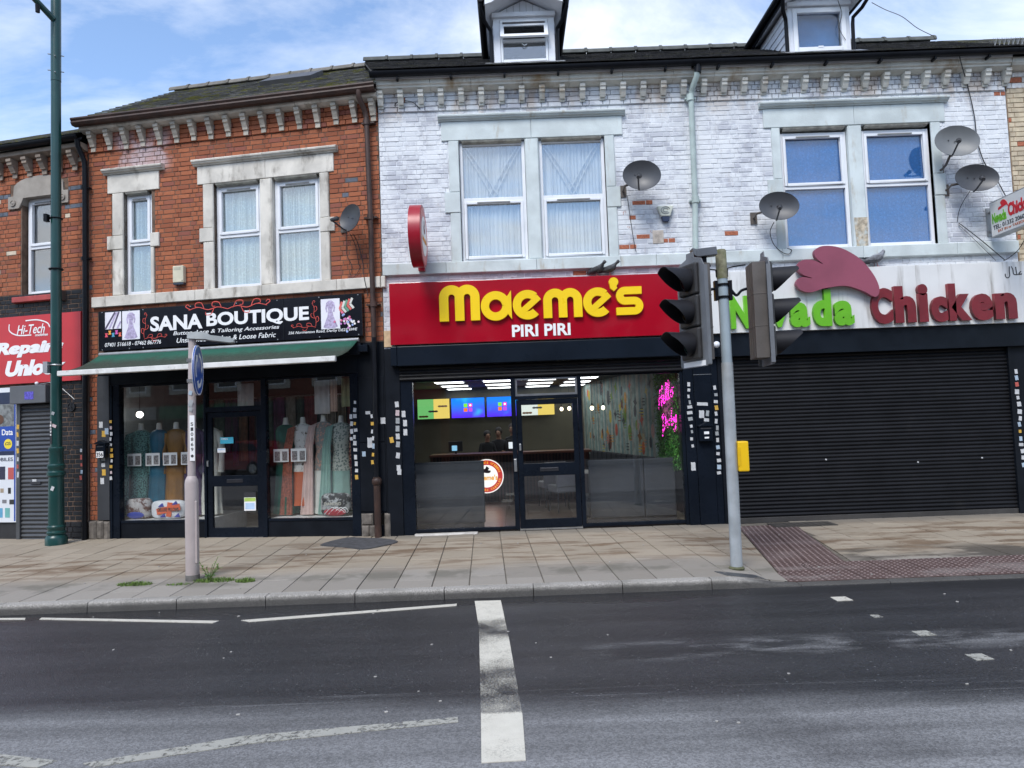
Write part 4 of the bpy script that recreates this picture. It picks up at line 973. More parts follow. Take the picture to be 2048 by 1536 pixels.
# ================================================================== shopfronts
SB = MATS['shop_black']
SBB = mat('navy_black_gloss', (.006, .009, .015), .28, .2, 2, dirt=(.018, .02, .022), damt=.25, bump=.05, spec=.12)
WHITE = mat('white_print', (.80, .80, .80), .5, .03, 3, bump=0)
STEEL = mat('brushed_steel', (.50, .51, .52), .3, .1, 8, metal=.9)
SHUT = mat('shutter_black', (.010, .0105, .0125), .42, .18, 3, rv=.12, dirt=(.030, .029, .028), dscale=1.1, damt=.45, dstretch=(1.3, 1, .8), bump=.12, spec=.14)
SHUTG = mat('shutter_grey', (.055, .058, .063), .45, .12, 3, rv=.1, dirt=(.16, .155, .15), damt=.35, bump=.1)
def glazed_door(parent, u0, u1, z0, z1, yf, rail, fw=.085, kick=.14):
    d = MB().box(u0, yf, z0, u0+fw, yf+.05, z1).box(u1-fw, yf, z0, u1, yf+.05, z1).box(u0+fw, yf, z1-fw, u1-fw, yf+.05, z1).box(u0+fw, yf, z0, u1-fw, yf+.05, z0+kick).box(u0+fw, yf, rail[0], u1-fw, yf+.05, rail[1]).build('door', SBB, parent, bevel=.004)
    MB().box(u0+fw, yf+.022, z0+kick, u1-fw, yf+.03, rail[0]).build('pane', GLS, d); MB().box(u0+fw, yf+.022, rail[1], u1-fw, yf+.03, z1-fw).build('pane', GLS, d)
    c = (u0+u1)/2; zc = (rail[0]+rail[1])/2
    MB().box(c-.14, yf-.008, zc-.028, c+.14, yf-.0005, zc+.028).box(c-.12, yf-.014, zc+.005, c+.12, yf-.0085, zc+.02).build('letter_plate', mat('plate_dark', (.05, .052, .06), .3, metal=.6), d, bevel=.003)
    return d
def slat_run(parent, u0, u1, z0, z1, pitch, y, m, bulge=.012, name='slat'):
    n = round((z1-z0)/pitch); p = (z1-z0)/n
    pr = [(y+.012, .002), (y, .004), (y-bulge*.7, p*.22), (y-bulge, p*.45), (y-bulge*.7, p*.68), (y-.001, p*.86), (y+.004, p*.90), (y+.006, p*.995), (y+.012, p*.995)]
    off = OFF[parent.name]
    me = MB().ext(pr, -(u1-u0)/2, (u1-u0)/2, 'x').mesh(name, m, 30)
    for k in range(n): place(name, me, parent, ((u0+u1)/2, rnd.uniform(-.002, .002), z0+k*p), rot=(rnd.uniform(-.03, .03), 0, rnd.uniform(-.0006, .0006)))
_st = {}
SCOL = dict(w=(.50, .51, .52), y=(.55, .33, .05), r=(.45, .09, .07), b=(.34, .43, .52), p=(.48, .38, .39), g=(.30, .32, .33))
def sticker(parent, u, z, y, w_, h, c, t=0, ptype='sticker'):
    if c not in _st:
        mm = mat('sticker_'+c, SCOL[c], .6, .12, 22, dirt=(.25, .26, .28), dscale=30, damt=.46, bump=0)
        _st[c] = MB().ext([(-.5, -.42), (-.3, -.5), (.15, -.47), (.5, -.5), (.47, .1), (.5, .36), (.36, .5), (-.1, .46), (-.5, .5), (-.46, .1)], -.0015, .0).mesh('sticker', mm)
    return place(ptype, _st[c], parent, (u, y, z), (w_, 1, h), (0, t, 0))
def sticker_col(parent, u, z1, z0, n, y, seed, cols='wwwbwyrpgw', wd=.065):
    q = random.Random(seed); dz = (z1-z0)/max(1, n-1)
    for k in range(n): sticker(parent, u+q.uniform(-.012, .012), z1-dz*k+q.uniform(-.01, .01), y, wd*q.uniform(.55, .95), dz*q.uniform(.45, .75) if dz < .12 else q.uniform(.06, .1), q.choice(cols), q.uniform(-.16, .16))

# --- boutique
m = MB().box(-4.965, -.03, .42, -4.742, .05, 2.78, c=.004).build('pilaster', mat('grey_board', (.038, .041, .047), .5, .15, 3, dirt=(.11, .11, .11), damt=.4, bump=.06), sana)
m = MB(); q = random.Random(9)
for (a, b, c, d) in ((-5.13, -4.99, .10, .41), (-4.985, -4.86, .10, .41), (-4.855, -4.745, .09, .40)):
    m = MB().box(a, -.05, c, b, .1, d, c=.03).build('plinth_stone', mat('rough_stone', (.13, .115, .10), .9, .4, 9, bump=.9, bscale=14), sana)
for (a, b, c, d) in ((-.425, -.30, .10, .28), (-.295, -.20, .10, .28), (-.425, -.24, .285, .46), (-.06, .04, .10, .46)):
    MB().box(a, -.03, c, b, .1, d, c=.02).build('plinth_stone', MATS['rough_stone'], sana)
MB().box(-.43, .0, .465, .0, .08, 3.09).box(-.42, .0, .1, -.0, .05, .28).build('pilaster', SB, sana)
MB().box(-.428, -.012, 1.55, -.02, -.001, 2.55, c=.004).box(-.428, -.012, .49, -.02, -.001, 1.53, c=.004).build('pilaster_panel', SB, sana)
f = MB().box(-4.74, -.02, .1, -4.70, .10, 2.62).box(-4.70, .0, .1, -4.58, .12, 2.62).box(-4.58, .02, .36, -3.065, .10, .40).box(-4.58, .04, 2.585, -3.065, .10, 2.62)
f.box(-3.065, .0, .1, -3.025, .10, 2.62).box(-2.065, .0, .1, -1.985, .10, 2.62).box(-3.025, .0, 2.11, -2.065, .10, 2.19).box(-3.025, .02, 2.585, -2.065, .10, 2.62)
f.box(-1.985, .02, .36, -.575, .10, .40).box(-1.985, .04, 2.585, -.575, .10, 2.62).box(-.575, .0, .1, -.435, .12, 2.62)
f.build('shop_frame', SBB, sana, bevel=.004)
MB().box(-4.58, .03, .095, -3.066, .09, .359).build('stall_riser', SB, sana); MB().box(-1.984, .03, .095, -.576, .09, .359).build('stall_riser', SB, sana)
MB().box(-4.97, -.005, 2.625, -.43, .2, 3.09).box(-4.9, -.10, 2.90, -.34, -.006, 3.08).build('fascia_beam', SB, sana)
for (a, b, c, d) in ((-4.579, -3.066, .401, 2.584), (-1.984, -.576, .401, 2.584), (-3.024, -2.066, 2.191, 2.584)): MB().box(a, .055, c, b, .063, d).build('shop_pane', GLS, sana)
d = glazed_door(sana, -3.02, -2.07, .125, 2.105, .03, (.92, 1.09))
MB().box(-3.03, .0, .098, -2.06, .06, .120).build('threshold', STEEL, d)
MB().tube([(-3.0, .015, 1.25), (-3.0, .0, 1.25), (-3.0, .0, 1.33), (-3.0, .015, 1.33)], .012, 8).build('handle', STEEL, d)
def notice(parent, u0, z0, u1, z1, y, base, bits):
    n_ = MB().box(u0, y, z0, u1, y+.0012, z1).build('notice', base, parent)
    for (a, b, c, e, mm) in bits: MB().box(u0+(u1-u0)*a, y-.001, z0+(z1-z0)*b, u0+(u1-u0)*c, y-.0002, z0+(z1-z0)*e).build('print', mm, n_)
    return n_
CY = mat('cyan_print', (.05, .40, .55), .5, .05); INK = mat('ink', (.03, .03, .035), .5); PALEB = mat('pale_blue_print', (.45, .6, .8), .5); LIME = mat('lime_print', (.4, .55, .12), .5)
nn = notice(d, -2.79, 1.60, -2.56, 1.70, .026, CY, []); text('lettering', 'OPEN', (-2.77, 1.66, -2.66, 1.69), .0245, .001, WHITE, nn, bold=.01)
notice(d, -2.84, 1.46, -2.70, 1.53, .026, WHITE, [(.05, .55, .95, .85, PALEB)])
notice(d, -2.39, .53, -2.19, .82, .026, WHITE, [(0, .72, 1, 1, INK), (.02, .5, .98, .7, LIME), (.1, .08, .9, .42, PALEB)])
sticker_col(sana, -4.715, 2.02, 1.10, 11, -.021, 1, 'wyrwbwpyw'); 
for (u, z, c) in ((-4.89, 1.98, 'w'), (-4.84, 1.83, 'y'), (-4.785, 1.87, 'b'), (-4.85, 1.34, 'w'), (-4.84, 1.20, 'y'), (-4.87, 1.06, 'w'), (-4.85, 1.40, 'g')): sticker(sana, u, z, -.0305, .07, .105, c)
sticker_col(sana, -.50, 2.16, 1.01, 12, -.001, 2, 'wwwgwwwyw'); sticker_col(sana, -.555, 1.95, 1.6, 4, -.001, 3, 'wgw'); sticker_col(sana, -.165, 1.95, 1.25, 7, -.142, 4, 'wwbryw', .05)
for (u, z, c, w_, h) in ((-.04, 1.87, 'w', .08, .1), (-.26, 1.54, 'w', .08, .16), (-.28, 2.0, 'w', .08, .05), (-.36, 1.37, 'b', .06, .08)): sticker(sana, u, z, -.0125, w_, h, c)
pb = thing('post_box', 'black wall letter box numbered 356 beside the boutique window', 'post box', SF, (-4.83, -.03, 1.43))
MB().box(-4.92, -.12, 1.44, -4.745, -.032, 1.66).ext([(-4.935, 1.662), (-4.73, 1.662), (-4.73, 1.68), (-4.83, 1.73), (-4.935, 1.68)], -.135, -.032).build('box_body', SBB, pb, bevel=.005)
MB().box(-4.905, -.1222, 1.445, -4.775, -.1205, 1.545).build('number_plate', WHITE, pb); text('number', '356', (-4.90, 1.46, -4.78, 1.53), -.1235, .001, INK, pb, bold=.03)
MB().box(-4.89, -.124, 1.615, -4.775, -.1205, 1.63).build('slot', INK, pb)
# sign
sg = thing('shop_sign', 'black boutique fascia sign with white lettering and dress pictures', 'shop sign', SF, (-2.58, -.1, 3.17))
SGN = mat('black_sign', (.006, .007, .011), .18, .15, 1.5, bump=.02, spec=.3)
for a, b in ((-4.87, -4.092), (-4.088, -1.6), (-1.596, -.30)): MB().box(a, -.10, 3.185, b, -.012, 3.845, c=.004).build('panel', SGN, sg)
text('lettering', 'SANA', (-3.92, 3.455, -2.99, 3.70), -.104, .003, WHITE, sg, bold=.035); text('lettering', 'BOUTIQUE', (-2.92, 3.445, -1.17, 3.70), -.104, .003, WHITE, sg, bold=.035)
text('lettering', 'Button, Lace & Tailoring Accessories', (-3.51, 3.355, -1.67, 3.435), -.104, .003, WHITE, sg, bold=.006, shear=.25)
text('lettering', 'Unstitched Clothes & Loose Fabric', (-3.45, 3.245, -1.73, 3.325), -.104, .003, WHITE, sg, bold=.006, shear=.25)
text('lettering', '07401 516618 - 07462 867776', (-4.75, 3.25, -3.73, 3.315), -.104, .003, WHITE, sg, bold=.006, shear=.2)
text('lettering', '356 Normanton Road, Derby DE23 6WE', (-1.52, 3.26, -.38, 3.315), -.104, .003, WHITE, sg, bold=.006, shear=.2)
LIL = mat('lilac_print', (.42, .36, .52), .5, .3, 30, bump=0); PNK = mat('red_print', (.62, .08, .06), .5, .1, bump=0); PALE = mat('pale_print', (.74, .73, .78), .5, .03, bump=0)
def dress_pic(u0, z0, u1, z1, y):
    p_ = MB().box(u0, y, z0, u1, y+.002, z1).build('picture', PALE, sg); w_, h = u1-u0, z1-z0; X = lambda t: u0+w_*t; Z = lambda t: z0+h*t
    MB().ext([(X(.12), Z(.06)), (X(.3), Z(.02)), (X(.7), Z(.02)), (X(.88), Z(.07)), (X(.66), Z(.42)), (X(.60), Z(.62)), (X(.72), Z(.86)), (X(.58), Z(.94)), (X(.42), Z(.94)), (X(.28), Z(.86)), (X(.40), Z(.62)), (X(.34), Z(.42))], y-.0012, y-.0003).build('dress_print', LIL, p_)
    for sg_ in (-1, 1): MB().ribbon([(X(.5+sg_*.16), Z(.88)), (X(.5+sg_*.22), Z(.7)), (X(.5+sg_*.18), Z(.56))], w_*.08, y-.0016, y-.0013).build('dress_print', LIL, p_)
dress_pic(-4.43, 3.35, -4.11, 3.82, -.1028); dress_pic(-.97, 3.32, -.66, 3.79, -.1028)
p_ = MB().box(-4.745, -.1028, 3.54, -4.45, -.1008, 3.82).build('picture', PALE, sg)
for k in range(4): MB().ribbon([(-4.74+.07*k, 3.545+.0*k), (-4.56+.035*k, 3.815)] if k < 3 else [(-4.52, 3.545), (-4.455, 3.66)], .03, -.104, -.103).build('lace_print', LIL if k % 2 else mat('dark_lilac', (.08, .06, .11), .5), p_)
q = random.Random(2)
for k in range(5): u = -4.72+.062*k; MB().lathe([(.026, 0), (.026, .012), (.018, .02), (.018, .045), (.026, .055), (.026, .065)], (u, -.104, 3.41+.04*(k % 2)), 10, Matrix.Diagonal((1, .1, 1))).build('spool_print', mat('spool_%d' % k, [(.7, .08, .12), (.8, .35, .05), (.08, .35, .5), (.65, .1, .4), (.75, .15, .08)][k], .5), sg)
for k in range(34): u, z = -.51+q.gauss(0, .065), 3.44+q.gauss(0, .055); MB().lathe([(.018, 0), (.018, .002)], (u, -.1030-.0002*k, z), 9, Matrix.Rotation(R(90), 3, 'X')).build('button_print', mat('button_%d' % (k % 5), [(.75, .6, .65), (.7, .15, .3), (.3, .4, .7), (.8, .78, .76), (.5, .2, .5)][k % 5], .5), sg)
for k in range(5):
    t = k*.042; MB().ribbon([(-.66+t, 3.62+t*.45), (-.60+t, 3.545+t*.45)], .036, -.1040, -.1025).build('fabric_print', mat('fabric_%d' % (k % 3), [(.6, .12, .10), (.6, .6, .55), (.12, .3, .2)][k % 3], .5), sg)
    MB().ribbon([(-.66+t, 3.62+t*.45), (-.62+t, 3.73+t*.30)], .038, -.1040, -.1025).build('fabric_print', MATS['fabric_%d' % (k % 3)], sg)
def scroll(cx, cz, s_, flip=1, rot=0, name='flourish'):
    mb = MB(); ca, sa = math.cos(rot), math.sin(rot)
    def T(p): x, z = p[0]*s_*flip, p[1]*s_; return (cx+x*ca-z*sa, cz+x*sa+z*ca)
    for base in ([(0, 0), (.5, .12), (1, .02), (1.5, .16), (2.0, .05)], [(.3, .06), (.45, .34), (.75, .36), (.78, .18), (.62, .16)], [(1.2, .08), (1.35, .36), (1.62, .36), (1.66, .2), (1.52, .17)], [(.7, .05), (.85, -.2), (1.1, -.22), (1.12, -.08)], [(1.9, .06), (2.15, .22), (2.05, .32), (1.95, .22)]):
        c = smooth_curve([T(p) for p in base], 5); mb.ribbon(c, [.010*s_*4*(1-.6*abs(i/(len(c)-1)-.4)) for i in range(len(c))], -.1045-.0004*len(mb.f) % .0008, -.1025)
    return mb.build(name, PNK, sg)
scroll(-2.55, 3.745, .34, 1); scroll(-2.55, 3.745, .34, -1)
scroll(-4.03, 3.34, .19, 1); scroll(-4.03, 3.36, .19, 1, R(80)); scroll(-1.06, 3.36, .19, -1); scroll(-1.06, 3.37, .19, -1, R(-80))
bt = MB()
for u in (-4.8, -4.3, -4.05, -3.2, -2.4, -1.7, -1.0, -.36):
    for z in (3.205, 3.825): bt.lathe([(.009, 0), (.009, .004)], (u, -.1005, z), 8, Matrix.Rotation(R(90), 3, 'X'))
bt.build('screws', LEAD, sg)
# awning
aw = thing('awning', 'dirty green canvas awning with white front bar over the boutique', 'awning', SF, (-2.63, -.1, 2.7))
def canvas_mat():
    s = NT('green_canvas'); X, Y, Z = s.xyz()
    c = s.mix(s.noise(3), (.002, .085, .052), (.004, .12, .076))
    d = s.math('MULTIPLY', s.ramp(s.math('ADD', Z, s.math('MULTIPLY', s.noise(5, 6, .7), .22)), 3.22, 3.02), .9)
    c = s.mix(d, c, s.mix(s.ramp(s.noise(40, 5, .8), .45, .62), (.012, .016, .011), (.050, .050, .034)))
    return s.bsdf(c, .8, bump=s.noise(5, 3, stretch=(1, 1, 3)), bstr=.25, bdist=.03)
N = 48; rows = []
for j in range(5):
    t = j/4; sagn = -.05*math.sin(math.pi*t)
    rows.append([(-4.86+(-.385+4.86)*i/N+(-.03 if t > .9 else 0)*0, -.10-.79*t, 3.115-.315*t+sagn+.004*math.sin(i*2.1)*math.sin(math.pi*t)) for i in range(N+1)])
cv = MB().loft(rows, cap=False, closed=False).build('canvas', canvas_mat(), aw, smooth=60); sm_ = cv.modifiers.new('thick', 'SOLIDIFY'); sm_.thickness = .003
MB().ext([(-.925, 2.735), (-.885, 2.725), (-.87, 2.74), (-.87, 2.80), (-.89, 2.812), (-.925, 2.805)], -4.90, -.40, 'x').build('front_bar', mat('awning_white', (.66, .66, .64), .5, .1, 5, dirt=(.26, .25, .22), dscale=6, damt=.5), aw, bevel=.004)
MB().tube([(-4.87, -.07, 3.13), (-.37, -.07, 3.13)], .035, 10).build('roller', LEAD, aw, smooth=45)
for (a, b) in ((-4.75, -4.3), (-.55, -1.15)):
    MB().tube([(a, -.08, 2.98), (b, -.45, 2.86)], .022, 8).tube([(b, -.45, 2.86), (a+(b-a)*.35, -.875, 2.76)], .018, 8).ball((b, -.45, 2.86), .03, 8).box(a-.03, -.10, 2.93, a+.03, -.011, 3.03).build('folding_arm', mat('arm_grey', (.42, .43, .43), .5), aw, smooth=45)
MB().box(-.36, -.14, 2.93, -.22, -.03, 3.04, c=.01).tube([(-.29, -.03, 2.98), (-.29, .01, 3.05)], .012, 6).build('motor_head', SBB, aw)
# alarm box
ab = thing('alarm_box', 'cream alarm box on the red brick between the windows', 'alarm box', SF, (-3.43, 0, 4.2))
MB().ext([(-3.525, 4.235), (-3.335, 4.235), (-3.335, 4.51), (-3.525, 4.51)], -.085, -.004).build('cover', mat('cream_plastic', (.60, .56, .42), .5, .1, 5, dirt=(.4, .36, .25), damt=.35), ab, bevel=.012)
MB().ext([(-3.52, 4.20), (-3.34, 4.20), (-3.335, 4.233), (-3.525, 4.233)], -.08, -.004).build('strobe', mat('strobe_blue', (.03, .04, .06), .2), ab, bevel=.006)
MB().box(-3.50, -.0875, 4.44, -3.38, -.0855, 4.485).build('badge', mat('badge', (.45, .44, .34), .5), ab); MB().lathe([(.008, 0), (.008, .002)], (-3.355, -.086, 4.26), 8, Matrix.Rotation(R(90), 3, 'X')).build('lock', INK, ab)

# --- piri piri shop front
MB().box(-1.95, -.02, .1, -1.722, .08, 2.97, c=.004).build('pilaster', SB, mh)
MB().box(-1.945, -.023, 3.0, -1.83, .01, 3.25).build('bare_board', mat('ply', (.55, .40, .24), .8, .2, 8), mh)
f = MB().box(-1.72, .0, .1, -1.535, .12, 2.50).box(-1.535, .02, .14, -.025, .09, .19).box(-.025, .0, .14, .045, .10, 2.50).box(1.0, .0, .14, 1.06, .10, 2.50).box(1.06, .02, .14, 2.575, .09, .19).box(2.575, .0, .12, 2.625, .12, 2.50).box(-1.535, .03, 2.44, -.025, .09, 2.50).box(1.06, .03, 2.44, 2.575, .09, 2.50).box(.045, .01, 2.115, 1.0, .10, 2.17).box(.045, .03, 2.44, 1.0, .09, 2.50)
f.build('shop_frame', SBB, mh, bevel=.004)
MB().box(.046, .02, 2.171, .075, .06, 2.439).box(.97, .02, 2.171, .999, .06, 2.439).box(.075, .02, 2.171, .97, .06, 2.20).box(.075, .02, 2.415, .97, .06, 2.439).build('fanlight_frame', mat('silver_alloy', (.35, .36, .37), .3, .1, 6, metal=.8), mh)
for (a, b, c, d_) in ((-1.534, -.026, .191, 2.439), (1.061, 2.574, .191, 2.439), (.076, .969, 2.201, 2.414)): MB().box(a, .05, c, b, .058, d_).build('shop_pane', GLS, mh)
d = glazed_door(mh, .05, .995, .155, 2.11, .02, (.94, 1.13), .08, .13)
MB().box(.045, .0, .125, 1.0, .07, .15).build('threshold', STEEL, d)
MB().box(.075, -.02, 1.335, .105, -.001, 1.44).build('lock_plate', STEEL, d, bevel=.008)
MB().box(-.012, -.02, 1.02, .03, -.0005, 1.21).build('closer_plate', STEEL, mh, bevel=.004)
MB().box(-1.55, -.12, .085, -.6, .0, .135, c=.02).build('worn_step', mat('worn_step', (.42, .40, .37), .85, .2, 8, dirt=(.16, .13, .1), damt=.4), mh)
MB().box(2.628, -.02, .1, 2.78, .06, 2.66, c=.004).box(2.785, -.03, .1, 3.05, .06, 2.66, c=.004).box(3.055, -.02, .1, 3.155, .06, 2.66, c=.004).build('pilaster', SBB, mh)
MB().box(2.78, -.034, 2.395, 3.06, -.0305, 2.40).build('board_edge', LEAD, mh)
rs = thing('roller_shutter', 'black rolled-up shutter edge above the piri piri shop window', 'roller shutter', WF, (.43, -.02, 2.46))
slat_run(rs, -1.72, 2.62, 2.465, 2.68, .054, -.02, SHUT)
MB().box(-1.73, -.15, 2.685, 2.625, .0, 2.985).build('shutter_box', mat('navy_box', (.007, .011, .018), .30, .15, 2, dirt=(.02, .023, .026), damt=.25, bump=.05, spec=.14), rs, bevel=.01)
MB().box(-1.83, -.15, 2.69, -1.735, .0, 2.985).build('box_end', MATS['navy_box'], rs, bevel=.01)
sg = thing('shop_sign', 'red glossy piri piri sign with raised yellow letters', 'shop sign', WF, (.6, -.15, 3.0))
RED = mat('red_acrylic', (.33, .003, .015), .10, .06, 1, bump=.0, coat=.3)
MB().box(-1.825, -.15, 3.01, 3.035, -.01, 3.96).build('panel', RED, sg, bevel=.006)
YEL = mat('yellow_acrylic', (.86, .58, .004), .3, .03, 2, bump=0)
Y0, Y1 = -.205, -.1505
def letter(name, fn):
    mb = MB(); fn(mb); return mb.build(name, YEL, sg, smooth=30)
def L_M(mb, x0=-1.06, x1=-.445, zb=3.335, zt=3.885, w_=.14):
    xm = (x0+x1)/2; r = (xm-x0)/2-.0+w_*.0; r1 = (xm-x0-w_)/2+w_/2
    for k, (a, b) in enumerate(((x0+w_/2, xm), (xm, x1-w_/2))):
        cx = (a+b)/2; rr = (b-a)/2
        mb.ribbon([(a, zb)]+arc(cx, zt-w_/2-rr, rr, 180, 0, 18)+[(b, zb)], w_, Y0-.0012*k, Y1)
letter('letter', L_M)
def ring(mb, cx, cz, ro, w_, a0, a1, dy=0, rz=None, n=40): mb.ribbon(arc(cx, cz, ro-w_/2, a0, a1, n, (rz or ro)-w_/2), w_, Y0-dy, Y1)
def L_a(mb):
    ring(mb, -.205, 3.545, .225, .125, 0, 360)
    mb.ext([(-.065, 3.63), (.035, 3.775), (.038, 3.335), (-.055, 3.46)], Y0-.0012, Y1)
letter('letter', L_a)
def L_e(x0):
    def f_(mb):
        cx, cz = x0+.215, 3.545
        ring(mb, cx, cz, .225, .125, 48, 318)
        mb.ribbon([(cx-.10, cz-.115), (cx+.175, cz+.115)], .095, Y0-.0012, Y1)
    return f_
letter('letter', L_e(.065))
def L_m2(mb): L_M(mb, .52, 1.11, 3.33, 3.775, .13)
letter('letter', L_m2); letter('letter', L_e(1.135))
def L_ap(mb):
    mb.ext([(1.60+.072*math.cos(R(t)), 3.845+.07*math.sin(R(t))) for t in range(-60, 215, 15)]+[(1.545, 3.75), (1.60, 3.705), (1.655, 3.755)], Y0-.002, Y1)
letter('apostrophe', L_ap)
def L_s(mb):
    w_ = .118; mb.ribbon([(2.02, 3.715)]+arc(1.76, 3.655-.002, .062, 90, 270, 14)+arc(1.90, 3.465, .126-.0, 90, -90, 16)[0:]+[(1.62, 3.339+.052)], w_, Y0, Y1)
def L_s(mb):
    w_ = .115; zt = 3.765-w_/2; zb = 3.335+w_/2; zm = (zt+zb)/2
    mb.ribbon([(2.02, zt)]+arc(1.765, (zt+zm)/2, (zt-zm)/2, 90, 270, 14)+arc(1.90, (zm+zb)/2, (zm-zb)/2, 90, -90, 14)+[(1.625, zb)], w_, Y0, Y1)
letter('letter', L_s)
text('lettering', 'PIRI PIRI', (.03, 3.065, .92, 3.25), -.158, .0075, WHITE, sg, bold=.03)
# stickers and letter box on the pilasters
for (u, z, c) in ((-1.775, 2.11, 'w'), (-1.77, 1.98, 'p'), (-1.77, 1.86, 'g'), (-1.775, 1.74, 'g'), (-1.775, 1.62, 'w'), (-1.775, 1.50, 'g'), (-1.78, 1.33, 'w'), (-1.775, 1.14, 'w'), (-1.765, 1.08, 'w'), (-1.87, 1.57, 'y')): sticker(mh, u, z, -.0205, .06, .09, c, rnd.uniform(-.2, .2))
for (u, z) in ((-1.68, 1.96), (-1.66, 1.82), (-1.66, 1.68)): sticker(mh, u, z, -.001, .06, .1, 'w')
sticker_col(mh, 2.705, 2.25, 1.98, 4, -.0205, 5, 'wgw', .05); sticker_col(mh, 2.70, 1.90, 1.72, 3, -.0205, 6, 'wgg', .10); sticker_col(mh, 2.72, 1.62, 1.32, 4, -.0205, 7, 'wgw', .05); sticker(mh, 2.715, 1.00, -.0205, .07, .13, 'w')
sticker_col(mh, 3.11, 2.18, .88, 14, -.0205, 8, 'rwbwwpwgwbryw', .07)
for (u, z, w_, h, c) in ((2.90, 1.945, .17, .05, 'w'), (2.88, 1.79, .08, .12, 'w'), (2.97, 1.80, .05, .09, 'g'), (2.95, 1.70, .08, .05, 'w')): sticker(mh, u, z, -.0305, w_, h, c, rnd.uniform(-.15, .15))
pb = thing('post_box', 'black letter box on the dark pillar between the two takeaways', 'post box', WF, (2.91, -.03, 1.36))
MB().box(2.81, -.12, 1.38, 3.01, -.0315, 1.60).ext([(2.795, 1.602), (3.025, 1.602), (3.025, 1.615), (2.91, 1.665), (2.795, 1.615)], -.135, -.0315).build('box_body', SBB, pb, bevel=.005)
MB().box(2.88, -.1222, 1.485, 2.955, -.1205, 1.525).box(2.885, -.1222, 1.42, 2.95, -.1205, 1.445).build('name_label', WHITE, pb); MB().box(2.83, -.124, 1.565, 2.99, -.1205, 1.58).build('slot', INK, pb)

# --- chicken shop
MB().box(2.96, .061, .1, 3.16, .20, 2.99).box(7.67, -.02, .1, 7.915, .15, 2.99).build('pilaster', SB, nh)
MB().box(3.045, -.105, 2.655, 7.93, .05, 2.995).build('fascia_beam', mat('navy_beam', (.007, .010, .015), .38, .2, 2, dirt=(.05, .055, .06), dscale=1.6, damt=.36, dstretch=(5, 5, .5), bump=.06, spec=.12), nh)
rs = thing('roller_shutter', 'closed black roller shutter across the chicken shop', 'roller shutter', WF, (5.42, 0, .12))
slat_run(rs, 3.215, 7.625, .19, 2.66, .057, .02, SHUT)
MB().box(3.215, -.005, .105, 7.625, .035, .188).build('bottom_bar', mat('bar_dark', (.045, .043, .042), .45, .2, 3, dirt=(.12, .11, .1), damt=.4), rs, bevel=.004)
for a, b in ((3.16, 3.214), (7.626, 7.668)): MB().box(a, -.03, .105, b, .05, 2.66).build('side_guide', SB, rs)
MB().box(3.2, .05, .1, 7.64, .2, 2.66).build('shop_back', DARKROOM, nh)
q = random.Random(6)
for (u, z) in ((4.75, 1.03), (6.15, .94), (7.13, .97)): sticker(rs, u, z, -.0005, .026, .022, 'w', .4)
MB().ball((3.11, -.22, 2.83), .05, 12).tube([(3.11, -.17, 2.83), (3.11, -.1, 2.86)], .02, 8).build('security_lamp', UPVC, nh, smooth=60)
sg = thing('shop_sign', 'stained white chicken shop sign with green and dark red letters', 'shop sign', WF, (5.45, -.15, 3.0))
MB().box(3.04, -.15, 3.005, 7.93, -.01, 3.945).build('panel', mat('dirty_white_sign', (.64, .645, .64), .45, .06, 1.5, dirt=(.26, .245, .22), dscale=1.8, damt=.54, dstretch=(4, 4, .40), bump=.05), sg, bevel=.005)
GRN = mat('green_letter', (.115, .40, .008), .45, .06, 3, dirt=(.09, .19, .02), damt=.3); DRED = mat('dark_red_letter', (.155, .009, .015), .4, .15, 5, dirt=(.26, .07, .075), dscale=3, damt=.35); COMB = mat('faded_comb', (.235, .055, .09), .5, .12, 2, dirt=(.30, .11, .14), dscale=4, damt=.35, bump=.05)
for ch, bx in zip('Nevada', ((3.35, 3.06, 3.64, 3.56), (3.67, 3.05, 3.92, 3.42), (3.93, 3.06, 4.24, 3.42), (4.25, 3.05, 4.55, 3.43), (4.60, 3.05, 4.88, 3.61), (4.92, 3.05, 5.22, 3.43))): text('letter', ch, bx, -.215, .064, GRN, sg, bold=.05)
for ch, bx in zip('Chicken', ((5.49, 3.05, 5.81, 3.60), (5.84, 3.06, 6.16, 3.62), (6.20, 3.06, 6.35, 3.64), (6.39, 3.05, 6.64, 3.44), (6.66, 3.06, 7.00, 3.63), (7.00, 3.05, 7.33, 3.46), (7.36, 3.06, 7.69, 3.46))): text('letter', ch, bx, -.215, .064, DRED, sg, bold=.06)
comb = smooth_curve([(4.74, 3.615), (4.56, 3.565), (4.42, 3.60), (4.345, 3.70), (4.42, 3.80), (4.585, 3.775)], 6)+smooth_curve([(4.585, 3.785), (4.45, 3.84), (4.375, 3.94), (4.44, 4.05), (4.60, 4.06), (4.765, 3.985)], 6)+smooth_curve([(4.765, 3.995), (4.66, 4.10), (4.665, 4.21), (4.80, 4.265), (5.05, 4.225), (5.33, 4.05), (5.52, 3.80), (5.595, 3.58), (5.53, 3.46), (5.34, 3.56), (5.08, 3.645), (4.74, 3.615)], 6)[:-1]
MB().ext(comb, -.27, -.19).build('comb_emblem', COMB, sg); MB().box(4.8, -.191, 3.66, 5.1, -.151, 3.9).build('standoff', LEAD, sg)
ar = MB()   # the word halal in Arabic script
